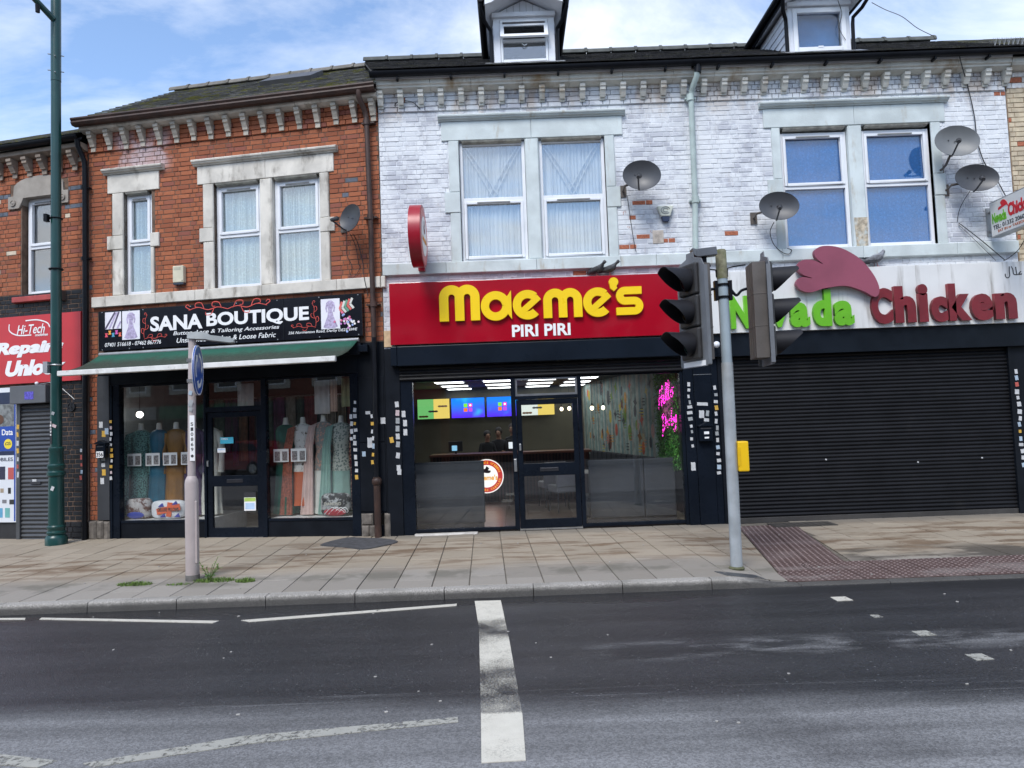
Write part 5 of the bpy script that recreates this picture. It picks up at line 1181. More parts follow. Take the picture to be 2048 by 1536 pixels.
for st in ([(7.835, 3.79), (7.815, 3.775), (7.80, 3.755), (7.82, 3.745), (7.845, 3.75), (7.80, 3.742), (7.765, 3.74)], [(7.765, 3.74), (7.76, 3.80), (7.755, 3.86)], [(7.765, 3.74), (7.735, 3.742), (7.715, 3.76), (7.71, 3.82), (7.69, 3.87)], [(7.66, 3.87), (7.655, 3.80), (7.655, 3.73), (7.635, 3.70), (7.605, 3.70), (7.59, 3.73), (7.592, 3.76)]): ar.ribbon(smooth_curve(st, 5), .015, -.1525-.0004*len(ar.f) % .001, -.1503)
ar.build('arabic_lettering', INK, sg)
sticker_col(nh, 7.735, 2.27, .84, 15, -.0205, 9, 'wwrwwbwywpwbw', .075)

# --- round projecting sign, hanging light-box sign
ps = thing('projecting_sign', 'round red projecting sign with white face on the white wall', 'sign', WF, (-1.40, -.1, 4.1))
Cx, Cy, Cz, rr = -1.30, -.62, 4.54, .45
Mx = Matrix.Rotation(R(90), 3, 'Y')
REDP = mat('red_drum', (.30, .006, .018), .35, .08, 2, bump=.03)
ps_x = lambda prof: [(r_, z_) for r_, z_ in prof]
MB().lathe([(rr-.02, -.085), (rr, -.085), (rr, .085), (rr-.02, .085)], (Cx, Cy, Cz), 40, Mx).build('drum', REDP, ps, smooth=40)
for sgx in (-1, 1):
    MB().lathe([(.005, 0), (rr-.03, 0), (rr-.03, .004)], (Cx+sgx*.0855-(.004 if sgx < 0 else 0), Cy, Cz), 40, Mx).build('red_face', mat('face_red', (.50, .05, .05), .35, .05), ps)
    MB().lathe([(.005, 0), (.29, 0), (.29, .003)], (Cx+sgx*.0905-(.003 if sgx < 0 else 0), Cy, Cz), 36, Mx).build('white_face', WHITE, ps)
fl = smooth_curve([(-.05, .02), (-.08, .10), (-.02, .17), (.0, .24), (.05, .16), (.03, .10), (.08, .08), (.05, .0)], 4, True)
o = MB().ext([(a*.8, b*.8) for a, b in fl], -.003, 0).build('flame_emblem', mat('dark_red_print', (.18, .01, .02), .5), ps); o.rotation_euler = (0, 0, R(90)); o.location = Vector((Cx+.0955, Cy, Cz+.04))-OFF[ps.name]; o.data.transform(Matrix.Translation(OFF[ps.name]))
o = text('lettering', 'maeme\'s', (-.22, -.10, .22, .0), 0, .003, mat('orange_print', (.75, .30, .02), .5), ps, bold=.02); o.data.transform(Matrix.Translation(OFF[ps.name])); o.rotation_euler = (0, 0, R(90)); o.location = Vector((Cx+.0975, Cy, Cz))-OFF[ps.name]
MB().box(Cx-.07, -.16, 4.14, Cx+.03, -.0105, 4.56).box(Cx-.05, Cy+.40, 4.30, Cx+.02, -.155, 4.36).build('wall_bracket', REDP, ps, bevel=.006)
lb = thing('light_box_sign', 'projecting white light box sign with a red comb at the wall end', 'sign', WF, (7.8, -.05, 4.3))
LBX, LBY0, LBY1, LB0, LB1 = 7.30, -1.02, -.10, 4.22, 4.78
al = mat('alloy_trim', (.40, .41, .42), .4, .1, 6, metal=.6)
mt = Matrix.Translation((7.44, -.13, 4.32)) @ Matrix.Rotation(R(-90), 4, 'Z')
def lbm(): x = MB(); x.xf = mt; return x
lbm().box(0, 0, 0, 1.0, .14, .55).build('case', al, lb, bevel=.006)
lbm().box(.02, -.004, .02, .98, -.0005, .53).build('face', mat('sign_face', (.68, .68, .66), .35, .05, 2, dirt=(.5, .5, .47), damt=.3), lb)
def lbt(s_, bx, m_, **k):
    o = text('lettering', s_, bx, -.008, .0035, m_, lb, **k); o.data.transform(Matrix.Translation(OFF[lb.name])); o.data.transform(Matrix.Translation(-OFF[lb.name]) @ mt); return o
lbt('Nevada', (.05, .20, .36, .36), GRN, bold=.04); lbt('Chicken', (.40, .22, .88, .42), mat('bright_red_print', (.55, .01, .02), .45), bold=.05); lbt('TEL: 01332 206000', (.06, .11, .82, .175), INK, bold=.01); lbt('EAT IN or TAKEOUT', (.16, .05, .78, .09), mat('rust_print', (.45, .12, .04), .5), bold=.01)
x = MB(); x.xf = mt; x.ext(smooth_curve([(.20, .38), (.21, .42), (.27, .43), (.25, .48), (.31, .51), (.38, .46), (.41, .38), (.37, .41), (.30, .40)], 4, True), -.008, -.0045).build('comb_emblem', MATS['bright_red_print'], lb)
MB().tube([(7.51, -.13, 4.45), (7.51, -.0, 4.45)], .02, 8).tube([(7.51, -.13, 4.75), (7.51, 0, 4.75)], .02, 8).box(7.46, -.015, 4.38, 7.56, -.005, 4.82).build('bracket', LEAD, lb)

# --- phone shop: fascia, posters, shutter
sg = thing('shop_sign', 'red phone repair shop sign with slanted white lettering', 'shop sign', HF, (-1.5, -.05, 2.73))
REDS = mat('red_sign', (.50, .028, .035), .4, .06, 2, bump=.03)
MB().box(-3.6, -.05, 2.735, -.105, .005, 3.885).build('panel', REDS, sg)
text('lettering', 'Hi-Tech', (-1.40, 3.57, -.82, 3.73), -.0545, .003, WHITE, sg, bold=.01, shear=.3); text('lettering', 'mobiles', (-1.02, 3.52, -.76, 3.565), -.0545, .003, WHITE, sg, bold=.02)
text('lettering', 'Repairs', (-1.86, 3.18, -.44, 3.45), -.0545, .003, WHITE, sg, bold=.06, shear=.25); text('lettering', 'Unlock', (-1.64, 2.86, -.40, 3.13), -.0545, .003, WHITE, sg, bold=.06, shear=.25)
sw = MB(); sw.ribbon(smooth_curve([(-1.56, 3.76), (-1.55, 3.64), (-1.38, 3.56), (-1.1, 3.55)], 6), [.02]*19, -.054, -.051); sw.ribbon(smooth_curve([(-1.22, 3.80), (-.98, 3.80), (-.78, 3.74), (-.72, 3.66)], 6), [.02]*19, -.054, -.051); sw.build('swoosh', WHITE, sg)
po = thing('poster_board', 'blue and white phone advert posters on the shop front', 'poster', HF, (-1.8, -.03, .4))
BLU = mat('blue_poster', (.015, .06, .33), .4, .1, 2, bump=0); NAVY = mat('navy_poster', (.012, .02, .06), .4)
MB().box(-3.2, -.03, .40, -1.435, -.012, 2.68).build('board', mat('poster_paper', (.66, .69, .73), .4, .04, 2, bump=0), po)
def pz(name, a, b, c, d_, m_, y=-.032): return MB().box(a, y, b, c, -.0305, d_).build(name, m_, po)
pz('print', -2.6, 2.40, -1.47, 2.60, NAVY); pz('print', -2.6, 2.02, -1.47, 2.398, mat('photo_grey', (.16, .17, .17), .5, .5, 12, bump=0)); pz('print', -2.6, 1.60, -1.46, 2.018, BLU); pz('print', -2.6, 1.53, -1.46, 1.598, NAVY); pz('print', -1.475, .42, -1.445, 2.6, BLU, -.0325)
MB().ball((-1.80, -.0335, 2.14), .10, 12, (1.1, .01, .9)).build('hair_print', mat('hair_print', (.10, .045, .025), .5), po); MB().ball((-1.86, -.0355, 2.13), .06, 12, (.9, .01, 1.1)).build('face_print', mat('skin_print', (.48, .28, .20), .5), po)
text('lettering', 'Data', (-1.73, 1.87, -1.50, 1.97), -.034, .001, WHITE, po, bold=.02)
MB().lathe([(.004, 0), (.085, 0), (.085, .001)], (-1.60, -.0328, 1.72), 24, Matrix.Rotation(R(90), 3, 'X')).build('price_disc', mat('yellow_print', (.75, .60, .04), .5), po); text('lettering', '£25', (-1.66, 1.70, -1.545, 1.755), -.0345, .001, INK, po, bold=.02)
text('lettering', 'MOBILES', (-1.93, 1.43, -1.50, 1.49), -.033, .001, NAVY, po, bold=.01)
for (a, b, w_, h, c) in ((-1.78, 1.12, .12, .22, (.03, .03, .06)), (-1.60, 1.12, .12, .20, (.5, .10, .09)), (-1.76, .90, .07, .07, (.35, .28, .2)), (-1.60, .88, .06, .10, (.02, .02, .02)), (-1.72, .72, .09, .06, (.2, .2, .22)), (-1.57, .70, .10, .08, (.03, .03, .03)), (-1.66, .48, .10, .16, (.15, .4, .38)), (-1.80, .48, .09, .16, (.12, .35, .55))): MB().box(a, -.0335, b, a+w_, -.0305, b+h).build('product_print', mat('prod_%d' % (abs(hash(c)) % 9999), c, .4), po, bevel=.01)
rs = thing('roller_shutter', 'closed grey roller shutter door of the phone shop', 'roller shutter', HF, (-1.02, -.05, .06))
slat_run(rs, -1.325, -.715, .07, 2.37, .07, -.02, SHUTG, .016)
MB().box(-1.43, -.16, 2.385, -.70, .0, 2.685).build('shutter_box', mat('grey_box', (.10, .105, .115), .45, .1, 3), rs, bevel=.01)
MB().box(-1.12, -.163, 2.45, -.94, -.1605, 2.58).build('blue_label', mat('violet_label', (.10, .08, .45), .5, .4, 40, bump=0), rs)
MB().box(-1.40, -.06, .06, -1.328, .02, 2.384).box(-.712, -.06, .06, -.70, .02, 2.384).build('side_guide', SHUTG, rs)
MB().box(-1.13, -.045, 1.03, -.92, -.037, 1.075).build('letter_slot', INK, rs); sticker(rs, -1.05, 1.09, -.038, .09, .05, 'w')
sticker_col(rs, -1.365, 2.0, 1.2, 7, -.0605, 11, 'wyrwyb', .055); sticker_col(ht, -.02, 1.57, 1.12, 5, -.132, 12, 'wrwbw', .05)
MB().box(-3.2, .0, -.02, -1.41, .009, .395).build('plinth', mat('black_plinth', (.02, .02, .022), .6, .2), ht)
MB().tube([(-.95, -.06, 2.70), (-.7, -.075, 2.72), (-.45, -.06, 2.6), (-.25, -.03, 2.42)], .006, 5).build('wall_cable', LEAD, ht); MB().ball((-.97, -.07, 2.72), .03, 10).build('wall_lamp', UPVC, ht)

# ================================================================== interiors
# --- piri piri shop
def tile_mat():
    s = NT('floor_tile_brown'); r = s.rand()
    return s.bsdf(s.mix(s.noise(9, 5), s.mix(r, (.060, .035, .028), (.09, .055, .045)), (.05, .03, .025)), .28, bump=s.noise(40, 3), bstr=.1)
FT = tile_mat()
MB().ext([(-1.81, .12), (2.62, .12), (2.62, 6.89), (-2.51, 6.89)], .10, .118, 'z').build('shop_floor', mat('grout', (.10, .08, .07), .8), mh)
tl = MB()
for i in range(-2, 11):
    for j in range(16):
        if -1.79+.4*i+.1 < -1.84-.1*(.42*j): continue
        tl.box(-1.79+.4*i+.003, .13+.42*j+.003, .118, min(-1.79+.4*(i+1)-.003, 2.61), min(.13+.42*(j+1)-.003, 6.88), .126)
tl.build('floor_tiles', FT, mh)['kind'] = 'stuff'
MB().ext([(-1.825, .13), (-1.805, .13), (-2.49, 6.79), (-2.51, 6.79)], .127, 2.664, 'z').build('side_wall', mat('sage_wall', (.13, .125, .10), .8, .1), mh)
MB().box(-2.52, 6.80, .127, 2.60, 6.88, 2.664).build('back_wall', mat('olive_wall', (.15, .14, .10), .8, .12, 1.5), mh)
MB().ext([(-1.83, .13), (2.62, .13), (2.62, 6.89), (-2.52, 6.89)], 2.665, 2.70, 'z').build('shop_ceiling', mat('dark_ceiling', (.05, .055, .06), .7, .1), mh)
# boarded wall with small prints
pw = thing('boarded_wall', 'grey-green boarded side wall with small coloured food pictures', 'wall panelling', WF, (2.59, 3.4, .95))
q = random.Random(21); y = 1.72; k = 0
SLW = Matrix.Translation((2.59, 1.72, 0)) @ Matrix.Rotation(R(9.3), 4, 'Z') @ Matrix.Translation((-2.59, -1.72, 0))
def SM(): x_ = MB(); x_.xf = SLW; return x_
while y < 6.75:
    w_ = q.uniform(.09, .14); c = q.choice([(.16, .23, .22), (.20, .26, .24), (.24, .25, .22), (.13, .20, .20), (.27, .29, .26)])
    SM().box(2.578, y+.002, .95, 2.60, y+w_-.002, 2.66).build('board', mat('board_%d' % (k % 5), [(.24, .36, .34), (.31, .41, .38), (.36, .38, .33), (.19, .31, .31), (.42, .46, .41)][k % 5], .7, .25, 6, dirt=(.10, .13, .12), dscale=4, damt=.5, dstretch=(3, 3, .4)), pw); y += w_; k += 1
PC = [(.55, .10, .05), (.65, .32, .03), (.60, .48, .06), (.05, .06, .07), (.20, .34, .05), (.16, .05, .03), (.55, .30, .25), (.04, .05, .06)]
for k in range(64):
    y, z = q.uniform(1.85, 6.4), q.uniform(1.15, 2.5); s_ = q.uniform(.06, .13); ci = k % 8
    mb = SM()
    if k % 3 == 0: mb.lathe([(.003, 0), (s_, 0), (s_, .003)], (2.5745, y, z), 12, Matrix.Rotation(R(90), 3, 'Y') @ Matrix.Diagonal((1.3, .8, 1)))
    elif k % 3 == 1:
        t = q.random()*6
        mb.ext([(y+s_*math.cos(t+a)*(1 if i % 2 else .45), z+1.3*s_*math.sin(t+a)*(1 if i % 2 else .45)) for i, a in enumerate([6.283*i/8 for i in range(8)])], 2.5745, 2.5775, 'x')
    else:
        for i in range(3): mb.box(2.5745, y-s_, z-.06*i, 2.5775, y+s_*q.uniform(.2, 1), z-.06*i+.02)
    mb.build('wall_print', mat('print_%d' % ci, PC[ci], .6, .15, 20, bump=0), pw)
SM().box(2.575, 1.72, .127, 2.60, 6.79, .945).build('dado', mat('dark_dado', (.05, .05, .055), .6), mh)
# leaf wall
fw_ = thing('leaf_wall', 'artificial green leaf wall behind the pink neon words', 'leaf wall', WF, (2.59, .9, .95))
MB().box(2.58, .16, .95, 2.60, 1.71, 2.60).build('backing', mat('leaf_backing', (.02, .04, .015), .9), fw_)
lf = MB()
for k in range(5200):
    p = Vector((2.578-abs(q.gauss(0, .035)), q.uniform(.15, 1.72), q.uniform(.93, 2.58))); t = q.random()*6.28; s_ = q.uniform(.025, .055)
    d_ = Vector((q.uniform(-.9, .1), math.cos(t), math.sin(t))).normalized()*s_; e = d_.cross(Vector((1, .3, .2))).normalized()*s_*.28
    lf.add([p, p+d_*.5+e, p+d_, p+d_*.5-e], [(0, 1, 2, 3)])
lf.build('leaves', mat('plastic_leaf', (.08, .26, .045), .5, .4, 20, rv=.5, bump=0), fw_)['kind'] = 'stuff'
# neon words
ne = thing('neon_sign', 'pink neon handwriting reading Hello Derby on the leaf wall', 'neon sign', WF, (2.53, .8, 1.45))
def neon(strokes, y0, y1, z0, z1, slant):
    """strokes in a unit box, t to the right (towards the street), z up"""
    for st in strokes:
        pts = [(2.545, y0+(y1-y0)*a, z0+slant*a+(z1-z0)*b) for a, b in smooth_curve(st, 5)]
        MB().tube(pts, .0075, 6).build('tube', glow('neon_pink', (1.0, .03, .60), 1.9), ne)
H_ = [[(.0, -.1), (.06, .5), (.12, 1.0)], [(.02, .45), (.14, .5), (.24, .55)], [(.26, 1.1), (.2, .5), (.17, 0), (.24, -.02)]]
e_ = lambda x: [[(x, .2), (x+.07, .32), (x+.06, .48), (x, .4), (x, .12), (x+.06, .0), (x+.13, .1)]]
l_ = lambda x: [[(x, .1), (x+.08, .7), (x+.07, 1.05), (x+.02, .9), (x+.02, .2), (x+.08, .0), (x+.12, .08)]]
o_ = lambda x: [[(x+.06, .45), (x, .25), (x+.05, .0), (x+.12, .2), (x+.07, .45), (x+.18, .42)]]
neon(H_+e_(.28)+l_(.43)+l_(.57)+o_(.72), 1.50, .14, 1.93, 2.22, .20)
D_ = [[(.06, .9), (.04, .4), (.0, -.15), (-.04, -.3)], [(-.05, .85), (.12, 1.0), (.24, .6), (.16, .15), (.0, -.05)]]
r_ = [[(.45, .4), (.47, .0)], [(.46, .3), (.52, .46), (.57, .4)]]; b_ = [[(.66, 1.0), (.62, .1), (.70, .0), (.75, .25), (.66, .38)]]; y_ = [[(.80, .4), (.82, .08), (.9, .1)], [(.93, .45), (.88, -.2), (.82, -.45), (.76, -.3)]]
neon(D_+e_(.29)+r_+b_+y_, 1.25, .14, 1.53, 1.80, .16)
nl = bpy.data.lights.new('neon_light', 'AREA'); nl.energy = 1.2; nl.color = (1, .1, .8); nl.size = .6; nl.size_y = .6; nlo = bpy.data.objects.new('neon_light', nl); COL.objects.link(nlo); nlo.parent = ne; nlo.location = Vector((2.50, .8, 2.0))-OFF[ne.name]; nlo.rotation_euler = (0, R(-90), 0)
# ceiling lights (lit)
LED = glow('led_panel', (.95, .98, 1.0), 2.4)
rows_ = ((-1.28, 'by the left wall'), (-.30, 'left of the door'), (.62, 'over the door line'), (1.46, 'by the boarded wall')); cols_ = ((3.6, 'front'), (4.95, 'middle'), (6.3, 'back'))
for (x, xn) in rows_:
    for (y, yn) in cols_:
        cl = thing('ceiling_light', 'lit white square ceiling panel %s, %s row' % (xn, yn), 'ceiling light', WF, (x, y, 2.57), 'lit ceiling panels in the piri piri shop')
        MB().box(x-.31, y-.24, 2.635, x+.31, y+.24, 2.664).build('frame', UPVC, cl); MB().box(x-.285, y-.22, 2.628, x+.285, y+.22, 2.634).build('diffuser', LED, cl)
# counter, logo, screens
ct = thing('service_counter', 'dark slatted service counter at the back of the shop', 'counter', WF, (.6, 4.2, .126))
MB().box(-1.79, 4.05, 1.10, 1.62, 4.75, 1.15).build('worktop', mat('wood_top', (.16, .065, .045), .4, .2, 5), ct, bevel=.006)
MB().box(-1.78, 4.14, .128, 1.58, 4.7, 1.098).build('carcass', mat('counter_dark', (.035, .02, .016), .6), ct)
sm_ = MB().box(-.02, -.025, 0, .02, .0, .96).mesh('slat', mat('slat_brown', (.075, .035, .026), .5, .2, 5, rv=.2))
for k in range(47): place('slat', sm_, ct, (-1.74+.07*k, 4.138, .132))
lg = thing('round_logo_sign', 'round glowing white and red restaurant emblem on the counter front', 'sign', WF, (-.60, 4.08, .32))
Mr = Matrix.Rotation(R(90), 3, 'X')
MB().lathe([(.01, 0), (.355, 0), (.355, .03)], (-.60, 4.112, .67), 40, Mr).build('rim', glow('logo_white', (1, .98, .95), .62), lg)
MB().lathe([(.01, 0), (.335, 0), (.335, .002)], (-.60, 4.080, .67), 40, Mr).build('red_ring', mat('logo_red', (.34, .02, .018), .5, emit=(.34, .02, .018), estr=.9), lg)
MB().lathe([(.01, 0), (.235, 0), (.235, .002)], (-.60, 4.076, .67), 40, Mr).build('white_disc', MATS['logo_white'], lg)
text('lettering', "maeme's", (-.82, .585, -.372, .70), 4.071, .002, mat('logo_orange', (.75, .35, .03), .5, emit=(.75, .35, .03), estr=.6), lg, bold=.035)
MB().ext([(-.60+a*1.1, .735+b*.6) for a, b in fl], 4.070, 4.073).build('flame_emblem', mat('logo_dark', (.10, .01, .02), .5), lg)
def ring_text(s_, a0, a1, rr_, inward):
    for k, ch in enumerate(s_):
        if ch == ' ': continue
        a = R(a0+(a1-a0)*k/(len(s_)-1)); cx, cz = -.60+rr_*math.cos(a), .67+rr_*math.sin(a)
        o = text('lettering', ch, (-.016, -.025, .016, .025), 0, .002, MATS['logo_orange'], lg, bold=.02)
        o.data.transform(Matrix.Translation(OFF[lg.name])); o.location = Vector((cx, 4.074, cz))-OFF[lg.name]; o.rotation_euler = (0, -(a-R(90)) if not inward else -(a+R(90)), 0)
ring_text('Piri Piri Grilled', 150, 20, .285, False); ring_text('Grilled Chicken', 215, 345, .285, True)
for k, (a, b) in enumerate(((-2.47, -1.64), (-1.61, -.75), (-.71, .10), (.16, 1.02))):
    a2, b2 = a*.965+.04, b*.965+.04
    sc_ = thing('menu_screen', ('green and yellow lit menu screen nearest the left wall', 'blue lit menu screen beside the green one', 'blue lit menu screen next to the door frame', 'yellow lit menu board seen through the shop door')[k], 'screen', WF, ((a+b)/2, 6.5, 1.92), 'menu screens over the counter')
    MB().box(a2, 6.50, 1.93, b2, 6.54, 2.43).build('bezel', INK, sc_)
    def scr(n_, c0, c1, c2):
        s = NT(n_); X, Y, Z = s.xyz(); c = s.mix(s.ramp(s.math('ADD', s.math('MULTIPLY', s.math('SUBTRACT', Z, 1.93), 2.0), s.math('MULTIPLY', s.noise(1.5), .5)), .2, 1.2), c0, c1); c = s.mix(s.ramp(s.noise(1.8, 2, off=(k*3, 0, 0)), .5, .75), c, c2)
        e = s.n('ShaderNodeEmission'); s.l(c, e.inputs[0]); e.inputs[1].default_value = 1.0; s.l(e.outputs[0], s.out.inputs[0]); return s.m
    if k in (1, 2):
        MB().box(a2+.01, 6.496, 1.94, b2-.01, 6.499, 2.42).build('display', scr('screen_blue_%d' % k, (.07, .02, .75), (.01, .16, .75), (.03, .40, .62)), sc_)
        cx = (a2+b2)/2
        for (dx, dz, c) in ((-.06, .05, (.15, .5, .03)), (.06, .05, (.6, .03, .25)), (-.06, -.06, (.55, .12, .02)), (.06, -.06, (.35, .05, .45))): MB().box(cx+dx-.045, 6.492, 2.19+dz-.045, cx+dx+.045, 6.4955, 2.19+dz+.045).build('icon', glow('icon_%d' % int(c[0]*100), c, 1.1), sc_)
        MB().lathe([(.012, 0), (.025, 0), (.025, .002), (.012, .002)], (cx+.06, 6.491, 2.24), 14, Mr).build('icon', glow('icon_w', (.9, .9, .9), 1), sc_)
    else:
        MB().box(a2+.01, 6.496, 1.94, (a2+b2)/2, 6.499, 2.42).build('display', glow('screen_green' if k == 0 else 'screen_pale', (.10, .32, .10) if k == 0 else (.50, .55, .52), .9), sc_)
        MB().box((a2+b2)/2+.001, 6.496, 1.94, b2-.01, 6.499, 2.42).build('display', glow('screen_yellow', (.55, .42, .10), .9), sc_)
        for i in range(9): u = a2+.08+(b2-a2-.16)*((i*37) % 100)/100; z = 2.0+.12*(i % 3); MB().ball((u, 6.494, z), .05, 8, (1, .03, .5)).build('dish_print', mat('dish_%d' % (i % 3), [(.3, .12, .03), (.1, .1, .1), (.5, .3, .2)][i % 3], .6), sc_)
po = thing('till_screen', 'small lit order screen on a stalk on the counter', 'till', WF, (-1.25, 4.3, 1.15))
MB().box(-1.40, 4.28, 1.20, -1.10, 4.31, 1.42).tube([(-1.25, 4.33, 1.21), (-1.25, 4.35, 1.152)], .02, 8).build('screen_case', INK, po, bevel=.006); MB().box(-1.33, 4.275, 1.22, -1.22, 4.2795, 1.33).build('display', glow('till_blue', (.2, .42, .6), .8), po)
po = thing('till_screen', 'small till with white lit display beside the staff', 'till', WF, (.0, 4.35, 1.15))
MB().box(-.16, 4.36, 1.18, .1, 4.39, 1.42).tube([(-.03, 4.42, 1.21), (-.03, 4.45, 1.152)], .02, 8).build('screen_case', INK, po, bevel=.006); MB().box(-.12, 4.355, 1.22, -.02, 4.3595, 1.36).build('display', glow('till_white', (.6, .65, .7), .8), po)
# half-height panels and seats
def upholst(): return mat('grey_upholstery', (.023, .027, .035), .8, .12, 3, dirt=(.015, .018, .024), damt=.4, bump=.15, bscale=120)
b_ = thing('booth_panel', 'low dark blue-grey panel inside the window left of the door', 'booth panel', WF, (-1.05, .5, .126))
MB().box(-1.64, .46, .20, -.50, .56, 1.18).build('panel', upholst(), b_, bevel=.015); MB().box(-1.64, .47, .127, -.52, .55, .199).build('plinth', INK, b_)
b_ = thing('banquette', 'grey padded booth seat inside the window right of the door', 'banquette', WF, (1.85, .6, .126))
for a, bb in ((1.17, 2.04), (2.05, 2.54)): MB().box(a, .46, .20, bb, .56, 1.12).build('back_panel', upholst(), b_, bevel=.02)
MB().box(1.10, .57, .20, 2.54, 1.05, .55).build('seat', upholst(), b_, bevel=.03); MB().box(1.13, .49, .127, 2.54, 1.0, .199).build('plinth', INK, b_)
b_ = thing('banquette', 'long grey buttoned bench along the boarded wall', 'banquette', WF, (2.35, 3.5, .126))
SM().box(2.05, 1.9, .127, 2.57, 6.0, .52).build('seat', upholst(), b_, bevel=.03)
for k in range(12): SM().box(2.46, 1.92+.34*k, .53, 2.57, 1.92+.34*(k+1)-.01, 1.06).build('back_cushion', upholst(), b_, bevel=.03)
tb = thing('dining_table', 'pale topped dining table behind the window booth seat', 'table', WF, (1.55, 1.75, .126)); MB().box(1.15, 1.4, .84, 1.95, 2.05, .87).build('top', mat('pale_top', (.45, .42, .36), .4), tb, bevel=.006)
MB().tube([(1.55, 1.72, .13), (1.55, 1.72, .838)], .03, 8).box(1.33, 1.5, .127, 1.77, 1.94, .14).build('pedestal', INK, tb)
def chair(label, x, y, rz):
    c = thing('dining_chair', label, 'chair', WF, (x, y, .126), 'grey padded chairs', rz)
    for o_ in (c,): OFF[o_.name] = Vector((0, 0, 0))
    MB().box(-.22, -.22, .36, .22, .22, .49).build('seat', mat('pale_grey_fabric', (.30, .30, .31), .85, .1, 4), c, bevel=.03)
    m_ = MB(); m_.xf = Matrix.Translation((0, .2, .45)) @ Matrix.Rotation(R(-8), 4, 'X'); m_.box(-.23, -.035, 0, .23, .035, .42); m_.build('backrest', MATS['pale_grey_fabric'], c, bevel=.03)
    for a in (-1, 1):
        for b2 in (-1, 1): MB().tube([(a*.18, b2*.18, .37), (a*.2, b2*.21, 0)], .014, 6).build('leg', INK, c)
chair('grey padded chair nearest the shop door', .86, 2.1, R(200)); chair('grey padded chair behind the nearest one by the door', .70, 3.0, R(195))
# pendant bulbs
for k, (x, y, z) in enumerate(((1.49, 2.5, 1.99), (1.70, 2.5, 1.99), (1.15, 3.6, 2.02), (1.02, 4.0, 2.02))):
    p_ = thing('pendant_bulb', 'glowing clear pendant bulb, number %s from the boarded wall' % ('two', 'one', 'three', 'four')[k], 'pendant lamp', WF, (x, y, 2.0), 'pendant bulbs over the booths')
    MB().tube([(x, y, 2.60), (x, y, z+.09)], .004, 5).build('flex', INK, p_); MB().ball((x, y, z), .035, 10, (1, 1, 1.2)).build('bulb', glow('bulb', (1, .86, .62), 3), p_); MB().tube([(x, y, z+.03), (x, y, z+.09)], .014, 8).build('lamp_holder', INK, p_)
